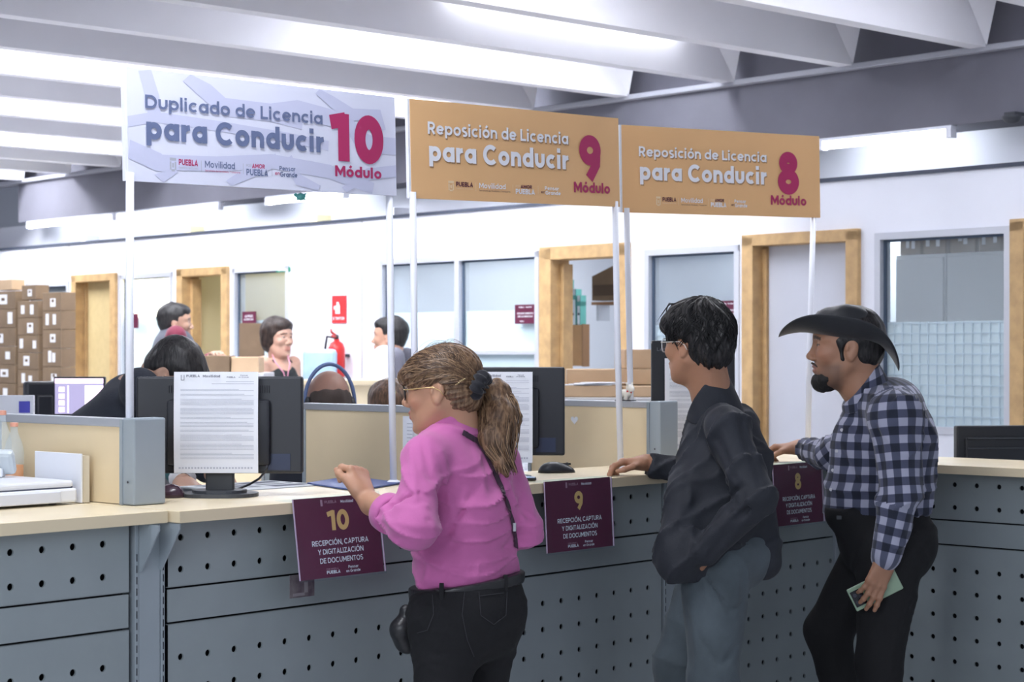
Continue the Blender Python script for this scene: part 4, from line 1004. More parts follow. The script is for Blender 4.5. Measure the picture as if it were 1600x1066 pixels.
    fields = []
    bn = (Zv - Rv * .13).normalized(); bc = P(729, 914, 4.98); vs.cut(bc + bn * .012, -bn, .006)
    vs.cut(cf + (cf - el_).normalized() * .008, wr - el_, .01) if 0 else None
    p0, f0 = vs.net(); bv = BVHTree.FromPolygons(p0.tolist(), f0.tolist())
    def hit(x, y):
        h = bv.ray_cast(from_cam, (P(x, y, 1) - from_cam).normalized()); return h[0] if h[0] is not None else P(x, y, 4.9)
    for a, b, am, wd in F_: vs.fold(hit(*a), hit(*b), am * 1.25, wd * .85)
    vs.noise(.0022, 16, 3).wrinkle(.0085, 16, 8, (1, 1, 1.3), 2.2, 4).noise(.0007, 60, 4)
    me = npmesh([vs.net()]); o = obj('shirt', me, cloth('pink cotton', (.56, .14, .38), .8, .10, 260, .12), root)
    bv = BVHTree.FromPolygons([v.co + Vector((0, 0, 0)) + ROOTM[root.name].translation for v in me.vertices], [list(p.vertices) for p in me.polygons])
    # cuff roll and tab
    cd = (wr - el_).normalized()
    cm = MB(); ccen = cf + cd * .028
    sa = cd.orthogonal().normalized(); sb = cd.cross(sa)
    cm.lathe(ccen, [(.036, -.02), (.0495, -.022), (.052, -.012), (.0515, .014), (.048, .019), (.036, .017)], 28, (sa, sb, cd)); obj('cuff', cm, MATS['pink cotton'], root, smooth=True)
    # collar flap behind the neck
    vc = Vox(*bounds([nb, neck + Zv * .05], .12), .004); axc = (hd.c - nb).normalized()
    vc.rc(nb + Zv * .0, nb.lerp(hd.c, .40), .090, .066, .01); vc.rc(nb - axc * .05, hd.c, .056, .052, .004, None, 'sub'); vc.cut(nb + Zv * .062 - fb * .0, (axc + fb * .35), .004); vc.cut(nb + Zv * .008, -axc, .006)
    obj('collar', npmesh([vc.net()]), MATS['pink cotton'], root)
    # ---- trousers
    sdl = sd
    vp = Vox(*bounds([P(625, 880, 4.98), P(830, 900, 4.98), aL - fb * .1, aR + fb * .1, pel + fb * .15, pel - fb * .15], .12), .0065)
    hipL = P(692, 968, 4.90); hipR = P(764, 962, 5.06); kL = P(690, 1130, 4.88); kR = P(742, 1130, 5.10)
    vp.rc(wa + sdl * .035, wa - sdl * .035, .108, .108, .03); vp.rc(pel + sdl * .045, pel - sdl * .035, .116, .110, .05)
    vp.rc(pel - fb * .045 + sdl * .055 - Zv * .03, pel - fb * .04 + sdl * .05 - Zv * .05, .092, .09, .06); vp.rc(pel - fb * .02 - sdl * .03 - Zv * .03, pel - fb * .015 - sdl * .03 - Zv * .05, .09, .09, .06)
    aL = Vector((kL.x, kL.y, .09)) - fb * .0; aR = Vector((kR.x, kR.y, .09))
    for a, b, c in ((hipL, kL, aL), (hipR, kR, aR)): vp.rc(a, b, .092, .066, .05); vp.rc(b, c, .066, .045, .03)
    vp.cut(bc + bn * .012, bn, .006).noise(.002, 22, 9).wrinkle(.007, 20, 12, (1, 1, 1.6))
    for i in range(7):
        c = hipL.lerp(kL, .25 + i * .11); vp.fold(c - Fv * .08 - Rv * .07, c - Fv * .09 + Rv * .05 - Zv * .02, -.005, .008)
        c = hipR.lerp(kR, .25 + i * .11); vp.fold(c - Fv * .07 + Rv * .0, c + Rv * .08 - Zv * .015, -.005, .008)
    trm = npmesh([vp.net()]); trm2 = trm.copy(); obj('trousers', trm2, cloth('black denim', (.0055, .0055, .008), .85, .2, 300, .15, .0), root)
    vb = Vox(*bounds([wa + Vector((.2, .2, .1)), wa - Vector((.2, .2, .1))], .05), .005)
    vb.rc(wa + sdl * .035 + Zv * .05, wa - sdl * .035 + Zv * .05, .1145, .1165, .03); vb.rc(wa + sdl * .035 - Zv * .1, wa - sdl * .035 - Zv * .1, .1165, .1165, .03); vb.rc(wa + sdl * .035, wa - sdl * .035, .118, .118, .03)
    vb.rc(wa + Zv * .05 + sdl*.035, wa - Zv * .1 + sdl*.035, .1175, .1175, .02); vb.rc(wa + Zv * .05 - sdl*.035, wa - Zv * .1 - sdl*.035, .1175, .1175, .02)
    vb.v -= .006; vb.cut(bc + bn * .015, bn, .004).cut(bc - bn * .015, -bn, .004)
    bl = obj('belt', npmesh([vb.net()]), mat('black leather', (.02, .02, .023), .35), root)
    # belt loops
    vpb = bvh_of(trm)
    for x in (790, 690):
        y = 914 - (x - 729) * .13 + 4; h = ring_cam(vpb, x, y + 6, P(x, y, 4.87)); obj('belt_loop', MB().box(h + Zv * .008 - Fv * .004, (.006, .004, .022), (Rv, Fv, Zv), .002), MATS['black denim'], bl)
    for pts in ([(748, 926), (751, 962), (771, 976), (790, 962), (792, 920)], [(748, 932), (792, 926)], [(726, 925), (722, 960), (730, 1000), (742, 1030)], [(676, 930), (678, 960), (668, 985), (650, 990)]):
        obj('seam', ribbon_on(pts, vpb, .0022, .001, .0012), mat('worn black seam', (.028, .028, .034), .8), bl.parent.children[0] if 0 else root)
    shoes(aL, aR, fb, root, mat('black shoe', (.02, .02, .02), .4))
    # ---- hair
    vr = Vox(*bounds([hd.p(.13, .11, .16), hd.p(-.16, -.11, -.1), hd.p(-.16, .11, .16), hd.p(.13, -.11, -.1)], .02), .003)
    hd.e(vr, -.018, 0, .044, (.108, .083, .090), .02); hd.e(vr, .038, 0, .052, (.070, .072, .054), .03)
    hd.e(vr, -.055, 0, -.02, (.062, .066, .062), .03)
    for q in (-1, 1): hd.r(vr, (.074, q * .045, .05), (.055, q * .060, .018), .018, .010, .02)          # side of the fringe
    hd.r(vr, (.075, -.05, .055), (.085, .05, .052), .026, .022, .02); hd.r(vr, (.098, -.03, .042), (.098, .03, .040), .012, .012, .015)
    hd.e(vr, .115, 0, -.045, (.09, .12, .072), .012, 'sub')                  # face opening
    for q in (-1, 1): hd.e(vr, .020, q * .085, -.035, (.040, .035, .052), .01, 'sub'); hd.e(vr, -.008, q * .088, -.004, (.020, .030, .030), .006, 'sub')
    hd.e(vr, -.02, 0, -.115, (.12, .12, .05), .02, 'sub')
    # strand grooves radiating towards the ponytail tie
    tie = hd.p(-.125, -.0, .005); tv = (hd.p(-.12, 0, .005) - hd.c).normalized(); a1 = hd.l; a2 = tv.cross(a1).normalized()
    def groove(X, Y, Z):
        X = X - tie.x; Y = Y - tie.y; Z = Z - tie.z; u = X * a1.x + Y * a1.y + Z * a1.z; v = X * a2.x + Y * a2.y + Z * a2.z
        th = np.arctan2(u, v); rr = X * tv.x + Y * tv.y + Z * tv.z
        return .0014 * np.sin(th * 31 + 1.0 * np.sin(rr * 22)) + .0010 * np.sin(th * 67 + 1.5 * np.sin(rr * 17)) + .0016 * np.sin(th * 13 + 1.2 * np.sin(rr * 14 + 1))
    vr.field(groove); hair = obj('hair', npmesh([vr.net()]), hairmat('brown hair', (.085, .045, .025), (.25, .15, .085), 120), root)
    # ponytail: a core and many strands
    pt = [P(757, 612, 5.05), P(778, 616, 5.03), P(790, 650, 5.0), P(784, 690, 4.97), P(788, 722, 4.95), P(792, 742, 4.94)]
    core = [.022, .034, .044, .040, .022, .006]
    vq = Vox(*bounds(pt, .06), .0035)
    for i in range(len(pt) - 1): vq.rc(pt[i] - Rv * (.0, .004, .016, .02, .01, 0)[i], pt[i + 1] - Rv * (.004, .016, .02, .01, 0, 0)[i], core[i], core[i + 1], .02, (Fv, 1.3))
    vq.rc(P(756, 640, 5.02), P(745, 690, 4.97), .022, .014, .02)
    vq.noise(.0035, 60, 2, (1, 1, .25))
    tail = obj('ponytail', npmesh([vq.net()]), MATS['brown hair'], hair)
    g = random.Random(11); st = {0: MB(), 1: MB(), 2: MB()}
    def lerp_path(t, path):
        x = t * (len(path) - 1); i = min(int(x), len(path) - 2); f = x - i
        p0 = path[max(i - 1, 0)]; p1 = path[i]; p2 = path[i + 1]; p3 = path[min(i + 2, len(path) - 1)]
        return .5 * ((2 * p1) + (p2 - p0) * f + (2 * p0 - 5 * p1 + 4 * p2 - p3) * f * f + (3 * p1 - p0 - 3 * p2 + p3) * f ** 3)
    for k in range(260):
        a = g.random() * 6.28; rr_ = .45 + .75 * g.random() ** .5; ph = g.random() * 6; end = .62 + .38 * g.random(); pts = []
        for j in range(13):
            t = j / 12 * end; c = lerp_path(t, pt); x = t * 5; i = min(int(x), 4); r_ = core[i] + (core[i + 1] - core[i]) * (x - i)
            r_ = max(r_, .012 + .012 * t)
            pts.append(c - Rv * .018 * math.sin(math.pi * min(t * 1.2, 1)) + Rv * math.cos(a + t * 1.1) * r_ * rr_ * 1.15 + Fv * math.sin(a + t * 1.1) * r_ * rr_ * .75 + Zv * .004 * math.sin(ph + t * 11) + Rv * .004 * math.sin(ph + t * 15))
        st[k % 3].tube(pts, [.0017] * 10 + [.0013, .0009, .0004], 4, False)
    hm = [hairmat('brown hair', 0, 0), mat('light brown strand', (.27, .165, .09), .4), mat('dark brown strand', (.075, .04, .022), .45)]
    for q in range(3): obj('ponytail_strands', st[q], hm[q], tail, smooth=True, autos=False)['kind'] = 'stuff'
    # strands on the scalp, swept from the hairline to the tie; loose flyaways on top
    hv = BVHTree.FromPolygons([v.co + ROOTM[root.name].translation for v in hair.data.vertices], [list(p.vertices) for p in hair.data.polygons])
    sm = {0: MB(), 1: MB(), 2: MB()}
    for k in range(420):
        x0 = .10 - .18 * g.random(); y0 = (.02 + .065 * g.random()) * (1 if g.random() < .8 else -1); z0 = .145 - .14 * g.random() ** 1.3
        a = hd.p(x0, y0 * 1.3, z0); pts = []
        for j in range(9):
            t = j / 8 * .92; q = a.lerp(hd.p(-.112, .012, .0), t) + (hd.u * .03 + hd.l * .03) * math.sin(math.pi * t) * (1 if x0 > 0 else .4)
            h = hv.find_nearest(q)
            if h[0] is None: break
            pts.append(h[0] + h[1] * (.0004 + .0006 * g.random()))
        if len(pts) == 9 and max((pts[i + 1] - pts[i]).length for i in range(8)) < .05: sm[k % 3].tube(pts, [.0007] + [.0012] * 7 + [.0008], 4, False)
    for q in range(3): obj('hair_strands', sm[q], hm[q], hair, smooth=True, autos=False)['kind'] = 'stuff'
    fm = MB()
    for k in range(16):
        a = hd.p(-.02 - .06 * g.random(), .03 * (g.random() - .3), .125); h_ = .012 + .014 * g.random(); w0 = .05 + .05 * g.random()
        fm.tube([a + hd.f * (w0 * t) + Zv * h_ * math.sin(math.pi * t) - Zv * .012 * t for t in [i / 8 for i in range(9)]], .0004, 3, False)
    obj('flyaway_hair', fm, hm[2], hair, smooth=True, autos=False)['kind'] = 'stuff'
    # scrunchie
    sc2 = MB(); c0 = P(749, 602, 4.945); ad = (P(775, 618, 5.04) - P(740, 598, 5.05)).normalized(); ua = ad.orthogonal().normalized(); ub = ad.cross(ua)
    n1, n2 = 40, 12; V = []; F = []
    for i in range(n1):
        t = 2 * math.pi * i / n1; R0 = .024 + .004 * math.sin(7 * t); r0 = .0155 + .004 * math.sin(11 * t + 1)
        for j in range(n2):
            q = 2 * math.pi * j / n2; rr_ = R0 + r0 * math.cos(q)
            V.append(c0 + ua * rr_ * math.cos(t) + ub * rr_ * math.sin(t) + ad * (r0 * 1.15 * math.sin(q) + .003 * math.sin(9 * t)))
            F.append([i * n2 + j, i * n2 + (j + 1) % n2, ((i + 1) % n1) * n2 + (j + 1) % n2, ((i + 1) % n1) * n2 + j])
    obj('scrunchie', sc2.add(V, F), cloth('black velvet', (.012, .012, .018), .9, .1, 200, .2), hair, smooth=True)
    # hair clip with pearls
    bm_ = MB(); a, b = P(712, 601, 4.9), P(726, 592, 4.905)
    for i in range(7):
        q = hv.ray_cast(from_cam, (a.lerp(b, i / 6) - from_cam).normalized())
        if q[0] is not None: bm_.lathe(q[0] + q[1] * .001, [(.0008, -.0022), (.002, -.001), (.0022, 0), (.002, .001), (.0008, .0022)], 8)
    obj('hair_clip', bm_, mat('gold beads', (.7, .55, .3), .3, .6), hair, smooth=True)
    glasses(hd, root, mat('black glasses rim', (.015, .015, .018), .3), mat('gold temple', (.7, .52, .25), .3, .8))
    # strap of the bag
    st_ = ribbon_on([(722, 676), (730, 680), (742, 688), (757, 710), (770, 735), (782, 762), (792, 790), (799, 815), (803, 838), (805, 860)], bv, .014, .0035)
    bag = thing('shoulder_bag', 'small black crossbody bag at the front hip of the woman in pink', 'bag', P(630, 990, 4.85))
    vb = Vox(*bounds([P(605, 930, 4.9), P(650, 1030, 4.9)], .08), .005)
    vb.rc(P(628, 985, 4.93), P(636, 1000, 4.95), .034, .036, .02, (Fv, 1.0)); vb.rc(P(634, 955, 4.93), P(640, 985, 4.95), .018, .03, .02); vb.noise(.002, 40, 5)
    obj('pouch', npmesh([vb.net()]), mat('black leather', (.02, .02, .023), .35), bag)
    obj('strap', st_, mat('dark plum strap', (.045, .02, .04), .6), bag)
    obj('buckle', MB().box(P(804, 824, 4.915), (.004, .003, .011), (Rv, Fv, Zv), .001), mat('steel buckle', (.5, .5, .55), .25, .9), bag)
    return root
def glasses(hd, parent, rim, temple, lens=None, w0=.026, h0=.019):
    root = obj('glasses', MB().tube([hd.p(.106, -.010, .012), hd.p(.110, 0, .016), hd.p(.106, .010, .012)], .0016 * hd.k, 6), rim, parent, smooth=True)
    for q in (-1, 1):
        m = MB(); pts = []
        for i in range(25):
            a = 2 * math.pi * i / 24; c, s_ = math.cos(a), math.sin(a)
            x = abs(c) ** .7 * (1 if c > 0 else -1) * w0; z = abs(s_) ** .7 * (1 if s_ > 0 else -1) * h0
            pts.append(hd.p(.1055 - .012 * (abs(q * .034 + x) / .06) ** 2 * 1.2, q * .034 + x, .004 + z))
        m.tube(pts, .0019 * hd.k, 6, False); obj('rim', m, rim, root, smooth=True)
        n = len(pts) - 1; cc = sum(pts[:n], Vector()) / n
        obj('lens', MB().add(pts[:n] + [cc], [[i, (i + 1) % n, n] for i in range(n)]), glassmat('spectacle lens', (.9, .95, 1), .10, .02), root, autos=False)
        obj('temple', MB().tube([hd.p(.092, q * .062, .014), hd.p(.085, q * .071, .013), hd.p(.0, q * .0845, .012), hd.p(-.02, q * .084, .0), hd.p(-.028, q * .082, -.015)], .0015 * hd.k, 6), temple, root, smooth=True)
    return root
woman()
# ------------------------------------------------------------------ young man in the dark jacket
def cam_folds(vx, L, d, k=1.0):
    p0, f0 = vx.net(); bv = BVHTree.FromPolygons(p0.tolist(), f0.tolist())
    for a, b, am, wd in L: vx.fold(ring_cam(bv, *a, P(*a, d)), ring_cam(bv, *b, P(*b, d)), am * k, wd)
def young_man():
    SK = (.40, .20, .12)
    fb = facing(42); sd = Zv.cross(fb).normalized()
    b0 = P(1120, 880, 5.70); root = thing('person', 'young man with thick black hair and clear glasses in a dark jacket and grey jeans', 'person', (b0.x, b0.y, 0))
    hd = Head(P(1088, 540, 5.66), facing(44), 2, 0, .95); neck = P(1108, 618, 5.68)
    vx = Vox(*bounds([hd.p(.13, .1, .14), hd.p(-.13, -.1, -.13), hd.p(.13, -.1, -.13), hd.p(-.13, .1, .14), neck], .06), .0026)
    hd.build(vx, neck, .052, False, 1.0, .95); hp = vx.net()
    # hand on the counter
    eF = P(1100, 742, 5.98); wF = P(1010, 723, 5.97); v1 = Vox(*bounds([eF, wF, P(945, 735, 5.95)], .09), .0026); v1.rc(eF, wF, .040, .026, .01)
    hdv = (P(972, 722, 5.96) - wF).normalized()
    hand(v1, wF, hdv, (-Zv * .95 - Fv * .1 - Rv * .1), 1, [.45, .55, .65, .75], L=.18, sc_=.98, thumb_out=.75, thumb_curl=.35, spread=.25); h1 = v1.net()
    # hand at the pocket
    eN = P(1182, 780, 5.47); wN = P(1096, 868, 5.52); v2 = Vox(*bounds([eN, wN, P(1080, 900, 5.5)], .08), .003); v2.rc(eN, wN, .038, .026, .01)
    hand(v2, wN, (P(1078, 892, 5.56) - wN), (Fv * .9 - Rv * .2), -1, .8, L=.17, thumb_out=.5); h2 = v2.net()
    pel = P(1122, 850, 5.72); vt = Vox(*bounds([neck, pel], .2), .012); vt.rc(pel, P(1125, 700, 5.7), .08, .09, .05).rc(P(1125, 700, 5.7), neck, .09, .05, .05); t0 = vt.net()
    me = npmesh([hp, h1, h2, t0]); n = sum(len(q[0]) for q in (hp, h1, h2, t0)); cols = np.tile(np.array(SK, np.float32), (n, 1)); cols[:len(hp[0])] = head_cols(hp[0], hd, SK, (.30, .11, .09), (.03, .02, .02))
    rgb_attr(me, cols); obj('body', me, skinmat('skin young man', SK), root); make_eyes(hd, root)
    # jacket
    vs = Vox(*bounds([P(1000, 580, 5.4), P(1240, 920, 5.4), P(1000, 920, 6.05), P(1240, 600, 6.0)], .09), .006)
    lo = P(1122, 875, 5.70); wa = P(1128, 800, 5.70); ch = P(1132, 720, 5.72); uc = P(1128, 665, 5.72); nb = P(1114, 644, 5.69)
    vs.rc(lo + sd * .05, wa + sd * .045, .118, .112, .04).rc(lo - sd * .05, wa - sd * .045, .118, .112, .04).rc(wa + sd * .045, ch + sd * .05, .112, .108, .04).rc(wa - sd * .045, ch - sd * .05, .112, .108, .04)
    vs.rc(ch + sd * .045, uc + sd * .06 - Zv * .02, .104, .074, .04).rc(ch - sd * .045, uc - sd * .06 - Zv * .02, .104, .074, .04).rc(uc + sd * .02, nb, .080, .050, .04).rc(uc - sd * .02, nb, .080, .050, .04)
    shN = P(1134, 668, 5.55); shF = P(1110, 668, 5.92)
    vs.rc(nb, shN, .046, .058, .04).rc(nb, shF, .046, .058, .04)
    vs.rc(shN, eN, .063, .057, .03); cfN = P(1104, 862, 5.51); vs.rc(eN, cfN, .060, .045, .02)
    vs.rc(shF, eF, .062, .052, .03); cfF = P(1016, 726, 5.97); vs.rc(eF, cfF, .050, .038, .02)
    vs.rc(P(1062, 850, 5.56), P(1058, 880, 5.56), .055, .058, .04)             # hanging front corner with the pocket
    vs.rc(P(1070, 760, 5.62), P(1060, 860, 5.57), .055, .06, .05)
    vs.rc(P(1190, 800, 5.72), P(1196, 880, 5.72), .045, .050, .04)             # back corner
    vs.el(nb + fb * .075 + Zv * .05, (.075, .07, .07), None, .02, 'sub'); vs.rc(nb + Zv * .01, hd.c, .050, .050, .006, None, 'sub')
    vs.cut(P(1122, 905, 5.7), (-Zv + Rv * -.06), .01)
    vs.cut(P(1013, 726, 5.97), (wF - eF), .006)
    vs.rc(P(1090, 925, 5.45), P(1145, 925, 5.45), .042, .042, .02, None, 'sub')
    cam_folds(vs, [((1150, 640), (1195, 760), -.012, .014), ((1110, 660), (1150, 760), -.010, .016), ((1120, 700), (1160, 790), .010, .014), ((1160, 760), (1120, 800), -.014, .010), ((1195, 770), (1150, 812), -.012, .010), ((1130, 810), (1090, 850), .012, .012), ((1180, 700), (1140, 740), .008, .010),
        ((1085, 660), (1072, 760), -.010, .012), ((1095, 780), (1050, 840), -.012, .016), ((1075, 740), (1085, 860), .008, .012), ((1140, 830), (1100, 880), -.010, .010), ((1200, 800), (1180, 880), -.012, .012), ((1215, 830), (1205, 890), .010, .010), ((1140, 800), (1190, 850), -.010, .010), ((1030, 720), (1060, 745), -.008, .009), ((1050, 716), (1080, 740), .008, .008), ((1130, 585), (1180, 650), .006, .010)], 5.6)
    vs.noise(.003, 14, 21).wrinkle(.010, 13, 33, (1, 1, 1), 2.0, 4).noise(.0007, 60, 4)
    jm = cloth('dark navy jacket', (.017, .020, .030), .75, .2, 240, .15, .05)
    ja = obj('jacket', npmesh([vs.net()]), jm, root)
    # collar
    vc = Vox(*bounds([nb, neck + Zv * .05], .14), .004); ax_ = (hd.c - nb).normalized()
    vc.rc(nb - ax_ * .02, nb + ax_ * .10, .092, .072, .01); vc.rc(nb - ax_ * .08, nb + ax_ * .16, .072, .061, .004, None, 'sub'); vc.cut(nb + ax_ * .062, ax_ + fb * 1.15, .004); vc.cut(nb - Zv * .012, -ax_ + fb * .2, .006)
    vc.el(nb + fb * .085 + Zv * .055, (.055, .05, .075), None, .01, 'sub'); vc.noise(.002, 30, 2); obj('collar', npmesh([vc.net()]), jm, ja)
    # jeans
    vp = Vox(*bounds([P(1020, 850, 5.5), P(1200, 850, 5.95), Vector((b0.x, b0.y, 0)) - Rv * .1 + Vector((.15, .15, 0)), Vector((b0.x, b0.y, 0)) - Rv * .1 - Vector((.15, .15, 0))], .12), .0065)
    hN = P(1118, 900, 5.64); hF = P(1110, 900, 5.82); kN = P(1113, 1062, 5.60); kF = P(1056, 1040, 5.84)
    aN = Vector((kN.x, kN.y, .09)) - fb * .06; aF = Vector((kF.x, kF.y, .09)) - fb * .02
    vp.rc(pel + sd * .05, pel - sd * .05, .105, .105, .05); vp.rc(pel - fb * .05 - Zv * .04 + sd * .04, pel - fb * .05 - Zv * .04 - sd * .04, .10, .10, .05)
    vp.rc(hN, kN, .104, .074, .03); vp.rc(kN, aN, .074, .065, .03); vp.rc(hF, kF, .10, .068, .03); vp.rc(kF, aF, .068, .062, .03)
    vp.cut(P(1122, 812, 5.7), Zv)
    cam_folds(vp, [((1095, 890), (1140, 955), -.012, .008), ((1140, 955), (1160, 945), -.010, .008), ((1100, 905), (1110, 950), .008, .012), ((1150, 890), (1152, 960), .008, .012), ((1075, 960), (1120, 1040), -.008, .012), ((1130, 1040), (1150, 1010), -.008, .010), ((1080, 930), (1090, 1060), .006, .014)], 5.6)
    vp.noise(.002, 20, 4).wrinkle(.008, 15, 5, (1, 1, .8))
    obj('jeans', npmesh([vp.net()]), cloth('washed grey denim', (.085, .11, .13), .85, .35, 200, .2, .1), root)
    shoes(aN, aF, fb, root, mat('grey sneaker', (.1, .1, .11), .6))
    # hair
    vr = Vox(*bounds([hd.p(.13, .12, .17), hd.p(-.17, -.12, -.12), hd.p(-.17, .12, .17), hd.p(.13, -.12, -.12)], .02), .003)
    hd.e(vr, -.020, 0, .048, (.116, .092, .106), .02); hd.e(vr, .045, 0, .075, (.060, .074, .055), .03); hd.e(vr, -.062, 0, -.012, (.062, .074, .070), .03)
    hd.r(vr, (.068, -.05, .07), (.074, .05, .07), .027, .027, .02)
    hd.e(vr, .130, 0, -.040, (.085, .12, .080), .012, 'sub')
    for q in (-1, 1): hd.e(vr, .028, q * .088, -.050, (.034, .035, .058), .008, 'sub'); hd.e(vr, -.004, q * .092, -.010, (.022, .028, .034), .006, 'sub')
    hd.e(vr, -.01, 0, -.135, (.13, .12, .062), .015, 'sub')
    c0 = hd.p(-.04, 0, .12)
    def waves(X, Y, Z):
        X = X - c0.x; Y = Y - c0.y; Z = Z - c0.z; u = X * hd.l.x + Y * hd.l.y + Z * hd.l.z; v = X * hd.f.x + Y * hd.f.y + Z * hd.f.z; w_ = X * hd.u.x + Y * hd.u.y + Z * hd.u.z
        th = np.arctan2(u, v); return .0035 * np.sin(th * 9 + 3.5 * np.sin(w_ * 30)) + .002 * np.sin(th * 23 + 4 * np.sin(w_ * 38 + 1)) + .0012 * np.sin(th * 51 + 5 * np.sin(w_ * 50 + 1))
    vr.field(waves); hair = obj('hair', npmesh([vr.net()]), hairmat('black hair', (.006, .006, .007), (.030, .027, .028), 110), root)
    g = random.Random(4); m = MB(); hv = BVHTree.FromPolygons([v.co + ROOTM[root.name].translation for v in hair.data.vertices], [list(p.vertices) for p in hair.data.polygons])
    for k in range(300):
        th = g.random() * 6.28; a = c0 + (hd.f * math.cos(th) + hd.l * math.sin(th)) * .02 * g.random(); pts = []; r1 = .13; L_ = .6 + .4 * g.random(); ph = g.random() * 6
        for j in range(10):
            t = j / 9 * L_; q = c0 + (hd.f * math.cos(th + .25 * math.sin(ph + t * 6)) + hd.l * math.sin(th + .25 * math.sin(ph + t * 6))) * (r1 * math.sin(t * 1.9)) - hd.u * (.2 * (1 - math.cos(t * 1.35)))
            h = hv.find_nearest(q); pts.append(h[0] + h[1] * (.0005 + .002 * g.random() * t))
        if max((pts[i + 1] - pts[i]).length for i in range(9)) < .04: m.tube(pts, [.0008] + [.0015] * 8 + [.0006], 4, False)
    for k in range(7):     # loose locks over the forehead
        a = hd.p(.05, .01 + .05 * g.random(), .135); b = hd.p(.112 + .02 * g.random(), .03 * g.random(), .095 - .05 * g.random())
        m.tube([a.lerp(b, t) + hd.u * .018 * math.sin(math.pi * t) + hd.l * .01 * math.sin(5 * t + k) for t in [i / 8 for i in range(9)]], [.0018] * 7 + [.001, .0005], 4, False)
    obj('hair_strands', m, mat('black strand', (.007, .007, .008), .5, spec=.25), hair, smooth=True, autos=False)['kind'] = 'stuff'
    glasses(hd, root, mat('clear glasses rim', (.62, .64, .68), .2), mat('silver temple', (.75, .73, .68), .3, .5), w0=.025, h0=.021)
young_man()
